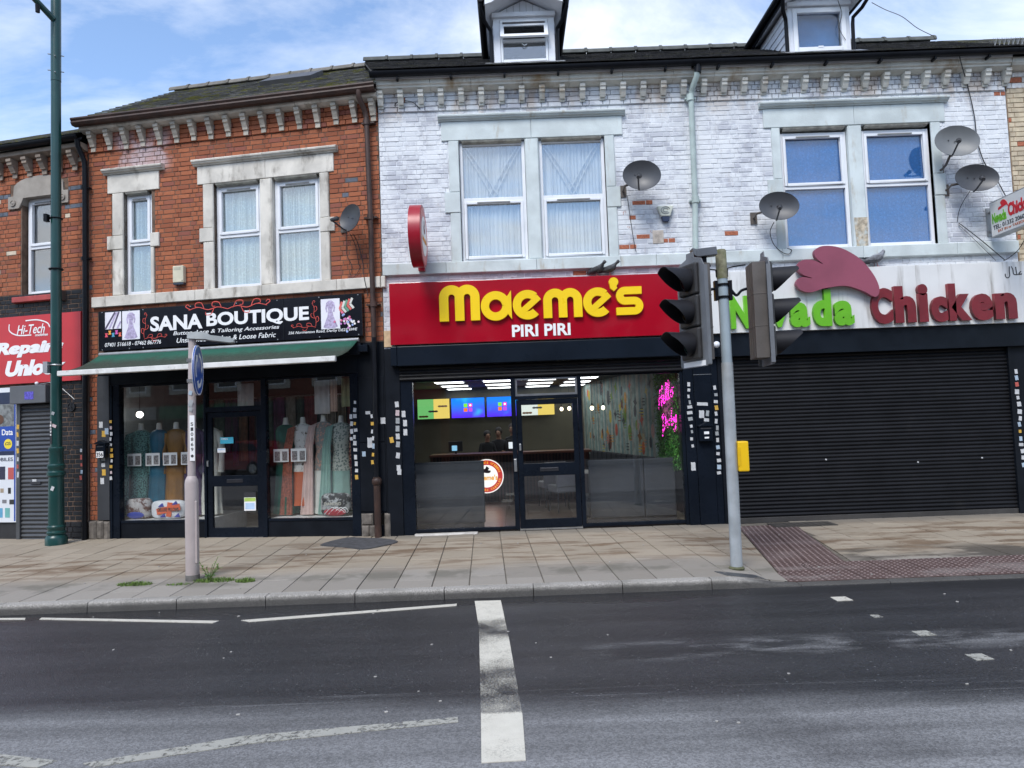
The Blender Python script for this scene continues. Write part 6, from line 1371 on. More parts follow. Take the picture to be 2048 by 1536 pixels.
# staff behind the counter
def person(label, x, y, rz, lean, shirt, hairc, cap=False, h=1.68):
    p_ = thing('person', label, 'person', WF, (x, y, .126), 'staff behind the counter', rz); p_.scale = (h/1.72*.93,)*3; h = 1.72; OFF[p_.name] = Vector((0, 0, 0))
    me = bpy.data.meshes.new('body'); bm = bmesh.new(); V = {}
    def v(n_, x_, y_, z_): V[n_] = bm.verts.new((x_, y_, z_))
    hz = .96*h/1.72
    for n_, c in dict(hip=(0, 0, hz), waist=(0, -.01+lean*.1, hz+.18), chest=(0, lean*.3, hz+.38), neck=(0, lean*.45, hz+.53), nape=(0, lean*.5-.005, hz+.60), skull=(0, lean*.55-.02, hz+.70), top=(0, lean*.55-.01, hz+.765),
                      shl=(-.17, lean*.38, hz+.47), ell=(-.23, lean*.4-.05, hz+.20), wrl=(-.16, lean*.4-.28, hz+.16), hal=(-.13, lean*.4-.36, hz+.17), shr=(.17, lean*.38, hz+.47), elr=(.23, lean*.4-.05, hz+.20), wrr=(.16, lean*.4-.28, hz+.16), har=(.13, lean*.4-.36, hz+.17),
                      hjl=(-.09, 0, hz-.06), knl=(-.10, -.02, .5*h/1.72), anl=(-.10, .02, .09), tol=(-.11, -.14, .03), hjr=(.09, 0, hz-.06), knr=(.10, -.02, .5*h/1.72), anr=(.10, .02, .09), tor=(.11, -.14, .03)).items(): v(n_, *c)
    for e in 'hip-waist waist-chest chest-neck neck-nape nape-skull skull-top chest-shl shl-ell ell-wrl wrl-hal chest-shr shr-elr elr-wrr wrr-har hip-hjl hjl-knl knl-anl anl-tol hip-hjr hjr-knr knr-anr anr-tor'.split():
        a, b = e.split('-'); bm.edges.new((V[a], V[b]))
    bm.verts.index_update(); names = {vv.index: n_ for n_, vv in V.items()}; bm.to_mesh(me); bm.free()
    o = bpy.data.objects.new('body', me); COL.objects.link(o); o.parent = p_
    mo = o.modifiers.new('skin', 'SKIN'); mo.use_smooth_shade = True
    rad = dict(hip=(.15, .11), waist=(.135, .10), chest=(.16, .115), neck=(.075, .06), nape=(.055, .06), skull=(.078, .098), top=(.055, .07), shl=.06, shr=.06, ell=.045, elr=.045, wrl=.032, wrr=.032, hal=.036, har=.036, hjl=.085, hjr=.085, knl=.06, knr=.06, anl=.042, anr=.042, tol=.04, tor=.04)
    if not me.skin_vertices:
        bpy.context.view_layer.objects.active = o; me.attributes  # layer is created with the modifier below
        bm = bmesh.new(); bm.from_mesh(me); bm.verts.layers.skin.verify(); bm.to_mesh(me); bm.free()
    for i, sv in enumerate(me.skin_vertices[0].data):
        r_ = rad[names[i]]; sv.radius = r_ if isinstance(r_, tuple) else (r_, r_); sv.use_root = names[i] == 'hip'
    su = o.modifiers.new('sub', 'SUBSURF'); su.levels = 2; su.render_levels = 2
    s = NT('figure_'+shirt[0]); tcn = s.n('ShaderNodeTexCoord'); sp = s.n('ShaderNodeSeparateXYZ'); s.l(tcn.outputs['Object'], sp.inputs[0])
    c = s.mix(s.math('GREATER_THAN', sp.outputs[2], hz+.545), shirt[1], (.33, .19, .13)); ax = s.math('LESS_THAN', sp.outputs[1], lean*.4-.17); c = s.mix(s.math('MULTIPLY', ax, s.math('GREATER_THAN', sp.outputs[2], hz)), c, (.33, .19, .13)); c = s.mix(s.math('LESS_THAN', sp.outputs[2], hz-.04), c, (.02, .022, .03))
    s.bsdf(c, .8); me.materials.append(s.m)
    hd = Vector((0, lean*.55-.02, hz+.72))
    MB().ball(hd+Vector((0, .022, .035)), .113, 14, (.90, 1.05, 1.0)).build('hair', mat('hair_'+hairc[0], hairc[1], .6), p_, smooth=80).data.transform(Matrix.Identity(4))
    fc = MB(); fc.ball(hd+Vector((0, -.045, -.015)), .078, 14, (.86, .9, 1.2)).ball(hd+Vector((0, -.118, -.02)), .014, 8, (.8, 1.2, 1.5))
    for sg_ in (-1, 1): fc.ball(hd+Vector((sg_*.078, -.01, -.01)), .02, 8, (.5, .8, 1.3))
    f_ = fc.build('face', mat('skin', (.33, .19, .13), .6, .08), p_, smooth=80)
    ey = MB()
    for sg_ in (-1, 1): ey.ball(hd+Vector((sg_*.03, -.112, .012)), .010, 8, (1.3, .5, .7))
    ey.build('eyes', INK, f_); MB().ball(hd+Vector((0, -.110, -.062)), .02, 8, (1.2, .35, .3)).build('mouth', mat('lips', (.25, .09, .08), .6), f_)
    return p_
person('staff member in black bending over the counter, hair tied back', -.62, 5.05, R(15), -.22, ('black', (.012, .012, .015)), ('black', (.012, .010, .010)), h=1.52)
person('staff member in black standing between the two others', -.34, 5.15, R(-10), .0, ('navy', (.015, .016, .022)), ('dark', (.018, .014, .012)), h=1.58)
person('staff member standing behind the till near the door frame', -.02, 5.25, R(-25), .0, ('char', (.02, .02, .022)), ('brown', (.03, .02, .015)), h=1.66)

# --- boutique interior
MB().ext([(-4.97, .12), (-.17, .12), (-1.97, 6.84), (-4.97, 6.84)], .10, .118, 'z').build('shop_floor', mat('boutique_floor', (.20, .19, .18), .5), sana)
MB().box(-4.57, .12, .118, -3.07, 1.25, .40).box(-1.98, .12, .118, -.58, 1.25, .40).build('display_plinth', mat('plinth_white', (.50, .50, .50), .6), sana)
MB().ext([(-4.97, .12), (-.17, .12), (-1.97, 6.84), (-4.97, 6.84)], 2.90, 2.948, 'z').build('shop_ceiling', mat('boutique_ceiling', (.15, .15, .15), .8), sana)
MB().box(-4.975, .12, .119, -4.955, 3.0, 2.89).build('side_wall', mat('tiled_wall', (.22, .235, .25), .5), sana)
tw = MB()
for i in range(18):
    for j in range(5): tw.box(-4.954, .14+.5*j, .42+.13*i, -4.950, .14+.5*j+.49, .42+.13*i+.122)
tw.build('wall_panels', mat('panel_grey', (.25, .265, .28), .4, .1), sana)['kind'] = 'stuff'
MB().box(-4.9, 3.0, .12, -.98, 3.05, 2.89).build('stock_partition', mat('stock_dark', (.05, .045, .045), .9), sana)
rl = thing('fabric_rail', 'rail of hanging coloured fabrics at the back of the boutique', 'fabric rail', SF, (-2.6, 2.6, 1.9))
MB().tube([(-4.8, 2.6, 2.45), (-.9, 2.6, 2.45)], .015, 6).build('rail', STEEL, rl)
q = random.Random(31); u = -4.8; FC = [(.20, .04, .05), (.08, .12, .10), (.25, .22, .18), (.05, .05, .09), (.22, .10, .05), (.12, .03, .10), (.3, .28, .26)]
while u < -1.1:
    w_ = q.uniform(.12, .3); z0 = q.uniform(1.0, 1.5); N = 10; ci = q.randrange(7)
    rg = [[(u+w_*i/N, 2.6+.03*math.sin(i*1.7), z) for i in range(N+1)] for z in (z0, 2.44)]
    x_ = MB().loft(rg, cap=False, closed=False).build('fabric', mat('stock_%d' % ci, FC[ci], .9, .25, 9), rl, smooth=60); u += w_+.01
for k, (a, b, z0, z1, c) in enumerate(((-1.32, -1.06, 2.02, 2.56, (.52, .52, .54)), (-1.05, -.93, 2.05, 2.57, (.55, .40, .34)), (-.86, -.66, 2.12, 2.58, (.30, .33, .20)), (-2.67, -2.38, 2.19, 2.57, (.55, .55, .58)))):
    N = 12; rg = [[(a+(b-a)*i/N, .35+.012*math.sin(i*1.3), z) for i in range(N+1)] for z in (z0, z1)]
    tag(MB().loft(rg, cap=False, closed=False).build('hanging_fabric', mat('hang_%d' % k, c, .9, .1, 5), None, smooth=60), ('white folded cloth hanging high in the boutique window', 'pink cloth hanging high beside the white one', 'olive green cloth hanging at the window end', 'white cloth hanging above the boutique door')[k], 'cloth', 'cloths hung in the boutique window')
    o = [x for x in COL.objects if x.name.startswith('hanging_fabric')][-1]; o.location = SF.P(0, 0, 0); o.rotation_euler = (0, 0, -SF.a); sd_ = o.modifiers.new('t', 'SOLIDIFY'); sd_.thickness = .004
lp = thing('ceiling_lamp', 'round glowing white lamp inside the boutique window', 'lamp', SF, (-4.5, .55, 2.15))
MB().ball((-4.62, .55, 2.14), .055, 14).build('globe', glow('lamp_white', (1, .97, .9), 6), lp, smooth=80); MB().tube([(-4.62, .55, 2.9), (-4.62, .55, 2.19)], .006, 5).build('flex', INK, lp)
bl = thing('ceiling_light', 'added unseen strip light that lights the boutique inside', 'ceiling light', SF, (-2.6, 1.6, 2.86)); MB().box(-4.2, 1.55, 2.86, -1.0, 1.65, 2.898).build('housing', UPVC, bl); MB().box(-4.18, 1.56, 2.85, -1.02, 1.64, 2.8595).build('tube', glow('added_strip_light', (1, .97, .92), 1.3), bl)  # unseen strip added to light the boutique interior

def pattern(name, c0, c1, scale, thr=.45, kind='vor'):
    s = NT(name)
    if kind == 'vor':
        vo = s.n('ShaderNodeTexVoronoi'); vo.inputs['Scale'].default_value = scale; s.l(s.pos, vo.inputs['Vector']); f = s.ramp(vo.outputs['Distance'], thr-.1, thr+.1)
    else: f = s.ramp(s.noise(scale, 4, .7), thr-.06, thr+.06)
    return s.bsdf(s.mix(f, c0, c1), .75)
def mannequin(label, u, y, dm, skirt=None, scarf=None, paper=False, hem=.42, sl=None, side=1, w_=1.0, turn=0, ztop=2.0, neckc=None):
    t = thing('mannequin', label, 'mannequin', SF, (u, y, .40), 'dressed mannequins in the boutique window')
    k = (ztop-.40)/1.60; Z = lambda z: .40+z*k; q = random.Random(int(abs(u)*1000)); n = 28
    def ringp(z, rx, ry, fold=0, ph=0, dx=0): return [(u+dx+rx*w_*math.cos(a)*(1+fold*math.sin(9*a+ph)), y+ry*math.sin(a)*(1+fold*math.sin(9*a+ph)), Z(z)) for a in [2*math.pi*i/n for i in range(n)]]
    MB().loft([ringp(1.44, .075, .055), ringp(1.49, .045, .045), ringp(1.57, .038, .038), ringp(1.585, .03, .03)]).build('neck', neckc or mat('mannequin_cream', (.62, .60, .55), .5), t, smooth=70)
    top = [ringp(1.47, .06, .05), ringp(1.455, .11, .065), ringp(1.42, .165, .08), ringp(1.36, .175, .10), ringp(1.22, .165, .115), ringp(1.08, .135, .10), ringp(1.0, .13, .095), ringp(.86, .165, .115, .01), ringp(.70, .175, .12, .02)]
    bot = [ringp(.70, .176, .121, .02), ringp(.5, .17, .13, .09, .3), ringp(.25, .18, .14, .14, .5), ringp(.03+max(0, hem-.42), .195, .15, .17, .7)]
    if skirt: MB().loft(top).build('bodice', dm, t, smooth=70); MB().loft(bot).build('skirt', skirt, t, smooth=70)
    else: MB().loft(top+bot[1:]).build('dress', dm, t, smooth=70)
    MB().tube([(u, y, .401), (u, y, Z(.1))], .012, 6).box(u-.09, y-.09, .401, u+.09, y+.09, .41).build('stand', STEEL, t)
    if sl:
        for sg_ in (-1, 1): MB().tube([(u+sg_*.16*w_, y, Z(1.40)), (u+sg_*.21*w_, y-.01, Z(1.2)), (u+sg_*.22*w_, y-.02, Z(.95)), (u+sg_*.21*w_, y-.03, Z(.72))], [.055, .052, .045, .05], 10).build('sleeve', dm, t, smooth=70)
    if scarf:
        x0 = u+side*.15; N = 12
        rg = []
        for (z, xo, yo, wd) in ((1.46, -.09, .02, .05), (1.40, .0, -.11, .06), (1.1, .05, -.13, .07), (.6, .07, -.14, .085), (.02, .10, -.15, .11)): rg.append([(x0+side*xo+wd*(2*i/N-1), y+yo-.012*math.sin(i*1.9), Z(z)) for i in range(N+1)])
        MB().loft(rg, cap=False, closed=False).build('scarf', scarf, t, smooth=70)
    if paper:
        pp_ = MB().box(u-.13, y-.172, 1.27, u+.13, y-.170, 1.48).build('price_sheet', WHITE, t)
        for a in (-.11, .02): MB().box(u+a, y-.1735, 1.29, u+a+.09, y-.1725, 1.44).build('print', mat('sheet_print', (.22, .20, .20), .6, .6, 40, bump=0), pp_)
    return t
TEALP = pattern('teal_lace', (.012, .045, .045), (.10, .24, .22), 45, .45); MUST = mat('mustard_satin', (.21, .092, .008), .45, .15, 6); TEAL = mat('teal_satin', (.004, .085, .14), .45, .15, 6); PURP = mat('purple_cloth', (.05, .022, .075), .7, .2, 8); IVORY = mat('ivory_cloth', (.55, .55, .50), .7)
GREEN = mat('emerald_cloth', (.004, .075, .048), .6, .2, 5); ORNG = mat('orange_cloth', (.42, .085, .02), .6, .12, 5); FLOR = pattern('floral_print', (.10, .055, .03), (.60, .58, .55), 16, .40, 'n'); PINKS = pattern('pink_silver_lace', (.46, .25, .19), (.20, .205, .19), 26, .42); MINTS = pattern('mint_silver_lace', (.13, .17, .155), (.40, .42, .37), 28, .42); MINT = mat('mint_chiffon', (.24, .38, .33), .8, .1, 6); BLUSH = mat('blush_chiffon', (.58, .42, .38), .8, .1, 6); MAROON = pattern('maroon_gold', (.11, .012, .025), (.45, .30, .18), 30, .62); BRNS = mat('rust_stripe', (.28, .085, .05), .7, .4, 30)
mannequin('mannequin in a patterned grey-green lace dress nearest the left window edge', -4.56, .50, TEALP, scarf=TEALP, paper=True, sl=True, side=-1)
mannequin('mannequin in a plain teal blue dress', -4.18, .45, TEAL, paper=True, w_=.95)
mannequin('mannequin in a mustard brown dress with long sleeves', -3.86, .45, MUST, paper=True, sl=True)
mannequin('mannequin in a dark purple dress beside the sign post', -3.55, .48, PURP, paper=True, sl=True)
mannequin('mannequin in an ivory dress next to the boutique door', -3.30, .55, IVORY, sl=True)
mannequin('mannequin in an emerald green dress right of the boutique door', -1.98+.10, .45, GREEN, paper=True, ztop=2.0)
mannequin('mannequin in a floral top over an orange skirt', -1.58, .45, FLOR, skirt=ORNG, scarf=BRNS, side=-1, paper=True, hem=.55)
mannequin('mannequin in a pink and silver lace tunic with blush scarf', -1.22, .45, PINKS, skirt=IVORY, scarf=BLUSH, side=-1, ztop=2.03)
mannequin('mannequin in a silver mint tunic with mint scarf', -.92, .45, MINTS, skirt=MINT, scarf=MINT, side=-1, ztop=2.0)
N = 10; rg = [[(-.70+.07*(2*i/N-1)+xo, .40-.012*math.sin(i*1.9), z) for i in range(N+1)] for z, xo in ((1.82, .02), (1.3, -.01), (.45, -.04))]
o = MB().loft(rg, cap=False, closed=False).build('shawl', MAROON, None, smooth=60); o.location = SF.P(0, 0, 0); o.rotation_euler = (0, 0, -SF.a); tag(o, 'maroon and gold shawl hanging at the right window edge', 'shawl'); o.modifiers.new('t', 'SOLIDIFY').thickness = .004
def pack(name, label, u0, u1, z1, y, m_, kind):
    t = thing(name, label, 'package', SF, ((u0+u1)/2, y, .40)); z0 = .402; n = 10; ny = 6; rings = []
    cx, cz, hw, hh = (u0+u1)/2, (z0+z1)/2, (u1-u0)/2, (z1-z0)/2
    def sup(a, e=.45): c, s_ = math.cos(a), math.sin(a); return math.copysign(abs(c)**e, c), math.copysign(abs(s_)**e, s_)
    for j in range(9):
        ph = -math.pi/2+math.pi*j/8; rr_ = max(.02, math.cos(ph)**.5); rings.append([(cx+hw*rr_*sup(2*math.pi*i/24)[0], y+.10*math.sin(ph), cz+hh*(rr_*.15+.85 if 0 < j < 8 else rr_)*sup(2*math.pi*i/24)[1]) for i in range(24)])
    MB().loft(rings).build('pack_body', m_, t, smooth=60)
    return t
t = pack('bedding_pack', 'clear zipped pack of brown bedding in the boutique window', -4.66, -4.20, .74, .28, pattern('foil_pack', (.10, .04, .03), (.40, .38, .38), 9, .5, 'n'), 0)
MB().ball((-4.43, .175, .47), .16, 12, (1, .1, .35)).build('blue_trim', mat('blue_print', (.03, .05, .30), .5), t)
t = pack('pillow_pack', 'white bagged pillows printed with a flag and orange panel', -4.18, -3.56, .70, .26, mat('white_bag', (.66, .67, .70), .35, .06), 1)
FB = mat('flag_blue', (.04, .05, .30), .5); FO = mat('flag_orange', (.62, .11, .04), .5)
MB().ribbon([(-4.02, .52), (-3.60, .60)], .10, .150, .158).build('panel_print', FO, t); MB().ribbon([(-3.81, .44), (-3.78, .67)], .09, .1525, .160).build('cross_print', FO, t)
for (a, b) in ((-3.95, .63), (-3.66, .46), (-3.70, .66), (-3.92, .46)): MB().ext([(a-.05, b-.03), (a+.06, b-.025), (a+.03, b+.035)], .150, .158).build('flag_print', FB, t)
o = text('lettering', 'DELUXE PILLOWS', (-4.0, .525, -3.62, .585), .1475, .002, INK, t, bold=.03)
t = pack('bedding_pack', 'clear zipped pack of red and dark bedding lettered diamond', -1.20, -.70, .76, .26, pattern('dark_pack', (.02, .02, .02), (.35, .36, .36), 8, .52, 'n'), 2)
MB().ball((-.93, .165, .47), .19, 14, (1, .12, .32)).build('red_print', mat('pack_red', (.35, .012, .03), .3), t); text('lettering', 'DIAMOND', (-1.10, .575, -.82, .625), .148, .003, mat('pale_letter', (.5, .48, .42), .5), t, bold=.02)
for k in range(4): MB().tube(smooth_curve([(-1.10+.07*k, .15, .44), (-.98+.07*k, .145, .54), (-.86+.05*k, .15, .50), (-.78+.02*k, .155, .46)], 4), .005, 5).build('swirl_print', WHITE, t)

# ================================================================== things on the walls
def dish(frame, label, u, z, bu, bz, tone, rx=.285, rz_=.235, face=(-.35, -1, .12), yoff=-.36, tilt=0):
    t = thing('satellite_dish', label, 'satellite dish', frame, (bu, -.02, bz), 'satellite dishes')
    c = Vector((u, yoff, z)); fwd = Vector(face).normalized(); rt = Vector((0, 0, 1)).cross(fwd).normalized()*-1; up = fwd.cross(rt)*-1
    if up.z < 0: up = -up
    rt, up = rt*math.cos(tilt)+up*math.sin(tilt), up*math.cos(tilt)-rt*math.sin(tilt)
    n = 32; rings = []
    for k in range(8):
        s_ = [.02, .2, .4, .6, .8, .93, 1.0, 1.015][k]; rings.append([c-fwd*(.07*(1-s_*s_))+rt*(rx*s_*math.cos(2*math.pi*i/n))+up*(rz_*s_*math.sin(2*math.pi*i/n)) for i in range(n)])
    back = [[p-fwd*.010 for p in r_] for r_ in rings[::-1]]
    MB().loft(rings+back, cap=True).build('reflector', tone, t, smooth=50)
    DK = mat('dish_arm', (.035, .036, .04), .5)
    lnb = c+fwd*.30-up*(rz_*.62); foot = c-up*(rz_*.95)-fwd*.01
    MB().tube([foot-fwd*.05, foot+fwd*.06, lnb-fwd*.03-up*.02], .013, 8).build('feed_arm', DK, t, smooth=45)
    MB().tube([lnb-up*.015, lnb+(c-lnb).normalized()*.09], [.026, .034], 10).tube([lnb+(c-lnb).normalized()*.09, lnb+(c-lnb).normalized()*.115], [.038, .03], 10).build('receiver', DK, t, smooth=45)
    b = Vector((bu, -.012, bz))
    MB().tube([c-fwd*.075, c-fwd*.13, Vector((bu, yoff*.45, bz+.03)), b+Vector((0, -.05, .0)), b], .018, 8).box(bu-.05, -.02, bz-.09, bu+.05, -.001, bz+.09).build('wall_bracket', mat('bracket_rust', (.10, .085, .075), .7), t)
    q = random.Random(int(u*77))
    h_ = MB()
    for k in range(2): h_.ball(c+rt*(.02+.09*k)+up*.01-fwd*.052, .010, 6)
    h_.build('bolts', DK, t); return t
DT = mat('dish_grey', (.052, .055, .062), .45, .12, 3, dirt=(.10, .10, .10), damt=.35, bump=.03); DL = mat('dish_light', (.14, .148, .152), .45, .1, 3, dirt=(.2, .2, .19), damt=.35, bump=.03); DD = mat('dish_dark', (.05, .053, .06), .45, .12, 3, bump=.03)
dish(SF, 'grey satellite dish on the red brick beside the double window', -.355, 4.96, -.60, 4.93, DD, .22, .21, (-.5, -1, .15), tilt=R(20))
dish(WF, 'grey satellite dish beside the curtained white-framed windows', 2.075, 5.43, 1.84, 5.30, DT, .285, .225, (-.25, -1, .05), tilt=R(14))
dish(WF, 'grey satellite dish overlapping the blue window at lower left', 4.12, 4.88, 3.85, 4.80, DT, .285, .215, (-.25, -1, .05), tilt=R(12))
dish(WF, 'pale satellite dish highest on the wall right of the blue windows', 6.87, 5.78, 6.80, 5.45, DL, .30, .235, (-.35, -1, .1), tilt=R(20))
dish(WF, 'darker satellite dish lowest on the wall right of the blue windows', 7.13, 5.20, 6.86, 5.13, DT, .295, .205, (-.25, -1, .05), tilt=R(12))
ab = thing('alarm_box', 'white and dark blue shield-shaped alarm box by the green downpipe', 'alarm box', WF, (2.47, 0, 4.78))
MB().ext([(2.345, 5.035), (2.605, 5.035), (2.59, 4.99), (2.545, 4.87), (2.405, 4.87), (2.36, 4.99)], -.07, -.004).build('cover', mat('alarm_cream', (.56, .58, .50), .45, .06), ab, bevel=.012)
MB().ext([(2.408, 4.868), (2.542, 4.868), (2.525, 4.80), (2.51, 4.785), (2.44, 4.785), (2.425, 4.80)], -.068, -.004).build('strobe', mat('alarm_blue', (.02, .03, .07), .25), ab, bevel=.008)
for r_ in (.055, .03): MB().tube([(2.475+r_*1.25*math.cos(R(a)), -.074, 4.965+r_*math.sin(R(a))) for a in range(20, 330, 20)], .006, 5).build('swirl_emblem', mat('emblem_grey', (.25, .27, .27), .5), ab)
def cable(label, frame, pts, r_=.006, m_=None):
    o = MB().tube(smooth_curve(pts, 6), r_, 5).build('cable', m_ or mat('black_cable', (.02, .02, .022), .6)); o.location = frame.P(0, 0, 0); o.rotation_euler = (0, 0, -frame.a); tag(o, label, 'cable'); return o
cable('black cable hanging down the white wall below the first dish', WF, [(1.90, -.03, 5.22), (1.92, -.02, 5.0), (1.95, -.015, 4.7), (1.98, -.012, 4.45), (2.0, -.02, 4.33)], .005)
cable('black cable looping under the dish at the blue window', WF, [(4.07, -.25, 4.66), (4.06, -.10, 4.55), (4.12, -.05, 4.38), (4.22, -.09, 4.24), (4.33, -.09, 4.20), (4.38, -.09, 4.26), (4.33, -.05, 4.30)])
cable('long black cable running from the gutter down to the light box sign', WF, [(7.02, -.30, 7.22), (7.12, -.22, 7.0), (7.30, -.05, 6.75), (7.38, -.03, 6.3), (7.40, -.03, 5.9), (7.48, -.03, 5.55), (7.66, -.03, 5.25), (7.78, -.06, 4.95), (7.84, -.2, 4.82)], .008)
cable('pair of thin cables slanting down to the chicken shop sign', WF, [(7.02, -.02, 4.60), (7.06, -.04, 4.56), (7.30, -.10, 4.30), (7.62, -.13, 3.97)], .007)
cable('thinner cable slanting beside the pair above the chicken sign', WF, [(7.02, -.02, 4.58), (7.2, -.09, 4.32), (7.48, -.13, 3.97)], .004)
cable('thin cables dangling below the darker dish', WF, [(7.05, -.30, 5.02), (7.03, -.15, 4.9), (7.02, -.05, 4.78), (7.0, -.02, 4.62)], .005)
cable('cable hanging under the light box sign', WF, [(7.72, -.5, 4.28), (7.72, -.3, 4.1), (7.66, -.15, 4.0), (7.6, -.12, 3.97)], .006)
cable('thin grey wire sagging from the dormer across the sky', WF, [(5.75, -.30, 8.02), (5.95, -.30, 7.90), (6.2, -.30, 7.78), (6.45, -.25, 7.62), (6.7, -.2, 7.52)], .006, LEAD)
cable('black wires crossing the dark blue dormer window', WF, [(5.15, -.42, 8.32), (5.28, -.2, 8.15), (5.38, -.10, 7.98), (5.33, -.09, 7.75), (5.42, -.09, 7.55)], .005)
cable('twisted wire ends on the white wall under the first corbels', WF, [(-1.68, -.03, 6.80), (-1.62, -.06, 6.84), (-1.5, -.06, 6.85), (-1.38, -.05, 6.82), (-1.28, -.035, 6.72)], .006)
cable('black cable hanging down the brick from the boutique dish', SF, [(-.56, -.05, 4.92), (-.55, -.03, 4.75), (-.56, -.02, 4.5), (-.48, -.02, 4.3), (-.52, -.02, 4.12)], .005)
cable('second black cable trailing from the boutique dish to the sign', SF, [(-.36, -.25, 4.74), (-.36, -.06, 4.65), (-.30, -.02, 4.35), (-.26, -.07, 4.08), (-.2, -.08, 3.8)], .006)
cable('third thin cable swinging below the boutique dish', SF, [(-.42, -.2, 4.76), (-.40, -.04, 4.6), (-.37, -.02, 4.35), (-.35, -.02, 4.25), (-.44, -.02, 4.13), (-.52, -.02, 4.11)], .005)

def pigeon(label, frame, u, y, z, rz, s_=1.0, dark=.06):
    t = thing('pigeon', label, 'pigeon', frame, (u, y, z), 'pigeons on the shop signs', rz); OFF[t.name] = Vector((0, 0, 0))
    G1 = mat('pigeon_%d' % int(dark*100), (dark*1.1, dark*1.15, dark*1.3), .7, .25, 25); G2 = mat('pigeon_wing_%d' % int(dark*100), (dark*.8, dark*.82, dark*.9), .7, .4, 30)
    sec = [(-.17, .055, .006, .004), (-.13, .065, .022, .012), (-.08, .085, .045, .035), (-.02, .10, .058, .055), (.05, .115, .056, .056), (.088, .138, .048, .052), (.105, .165, .038, .044), (.115, .188, .035, .038), (.132, .200, .031, .032), (.150, .200, .022, .022), (.160, .198, .008, .008)]
    n = 14; rings = [[(s_*(x+(.2*zz_*math.sin(2*math.pi*i/n) if x > .1 else 0)), s_*w_*math.cos(2*math.pi*i/n), s_*(zc+zz_*math.sin(2*math.pi*i/n))) for i in range(n)] for (x, zc, w_, zz_) in sec]
    b = MB().loft(rings).build('body', G1, t, smooth=80)
    for sg_ in (-1, 1):
        rg = [[(s_*(x), s_*sg_*(yo+.006*math.cos(2*math.pi*i/10)), s_*(zc+h*math.sin(2*math.pi*i/10))) for i in range(10)] for (x, yo, zc, h) in ((.06, .052, .115, .012), (.02, .058, .11, .036), (-.05, .050, .10, .034), (-.12, .028, .085, .018), (-.18, .010, .07, .005))]
        MB().loft(rg).build('wing', G2, b, smooth=80)
        MB().tube([(s_*.0, sg_*s_*.022, s_*.06), (s_*.005, sg_*s_*.024, 0)], .004*s_, 5).tube([(s_*.0, sg_*s_*.024, .002), (s_*.035, sg_*s_*.028, .002)], .004*s_, 5).build('leg', mat('pink_leg', (.35, .10, .09), .6), t)
    MB().tube([(s_*.155, 0, s_*.198), (s_*.182, 0, s_*.190)], [.007*s_, .002*s_], 6).build('beak', INK, t)
pigeon('dark pigeon on the red sign, the one nearer the signal head', WF, 1.56, -.12, 3.962, R(-20), 1.0, .05)
pigeon('dark pigeon on the red sign, the one nearer the round sign', WF, 1.37, -.10, 3.962, R(-35), 1.0, .045)
pigeon('grey pigeon on the chicken sign right of the comb emblem', WF, 5.64, -.12, 3.948, R(20), 1.2, .16)
pigeon('pigeon on the chicken sign half behind the comb emblem', WF, 5.40, -.06, 3.948, R(170), 1.0, .12)

# ================================================================== street furniture
# green lamp column
LX, LY = -7.27, 11.30
LGN = mat('green_column', (.006, .045, .042), .32, .12, 3, dirt=(.03, .06, .055), damt=.4, bump=.05)
lp = thing('lamp_column', 'tall dark green street lamp column before the phone shop', 'street lamp', GF, (LX, LY, zp(-7.2, 11.2)))
z0 = zp(-7.2, 11.2)
MB().lathe([(.155, z0-.02), (.155, .22), (.14, .25), (.12, .27), (.135, .29), (.135, .315), (.118, .33), (.118, .36), (.128, .375), (.128, .40), (.112, .42), (.107, 1.18), (.13, 1.20), (.13, 1.25), (.112, 1.27), (.112, 1.30), (.125, 1.32), (.125, 1.36), (.105, 1.38), (.100, 1.58), (.108, 1.60), (.108, 1.63), (.085, 1.65)], (LX, LY, 0), 24).build('base', LGN, lp, smooth=35)
MB().lathe([(.083, 1.64), (.076, 4.6), (.072, 7.6)], (LX, LY, 0), 24).build('shaft', LGN, lp, smooth=45)
MB().lathe([(.075, 7.605), (.074, 9.6), (.070, 9.62)], (LX, LY, 0), 24).build('upper_shaft', LGN, lp, smooth=45)
bo = MB()
for z in (7.78, 8.05):
    for a in (0, 90, 180, 270): bo.tube([(LX+.07*math.cos(R(a+25)), LY+.07*math.sin(R(a+25)), z-(.06 if a % 180 else 0)), (LX+.115*math.cos(R(a+25)), LY+.115*math.sin(R(a+25)), z-(.06 if a % 180 else 0))], .008, 6)
bo.build('bolts', LEAD, lp)
MB().tube([(LX, LY-.06, 8.62), (LX-.17, LY-.42, 8.86), (LX-.17, LY-.42, 9.3)], .05, 12).build('bracket_arm', LGN, lp, smooth=45); MB().tube([(LX-.10, LY-.30, 8.72), (LX-.10, LY-.30, 8.60)], [.036, .032], 12).build('photocell', BLK, lp, smooth=45)
MB().box(LX-.13, LY-.12, 5.26, LX-.075, LY-.04, 5.38).tube([(LX+.088*math.cos(R(a)), LY+.088*math.sin(R(a)), 5.33) for a in range(0, 361, 20)], .010, 5).build('junction_box', BLK, lp); MB().tube([(LX+.095*math.cos(R(a)), LY+.095*math.sin(R(a)), 4.50) for a in range(0, 361, 20)], .014, 5).build('strap', BLK, lp)
MB().box(LX-.13, LY-.13, 2.82, LX-.06, LY-.04, 3.0).tube([(LX+.082*math.cos(R(a)), LY+.082*math.sin(R(a)), 2.95) for a in range(0, 361, 20)], .012, 5).build('sign_clamp', mat('clamp_alloy', (.5, .51, .52), .4, metal=.7), lp)
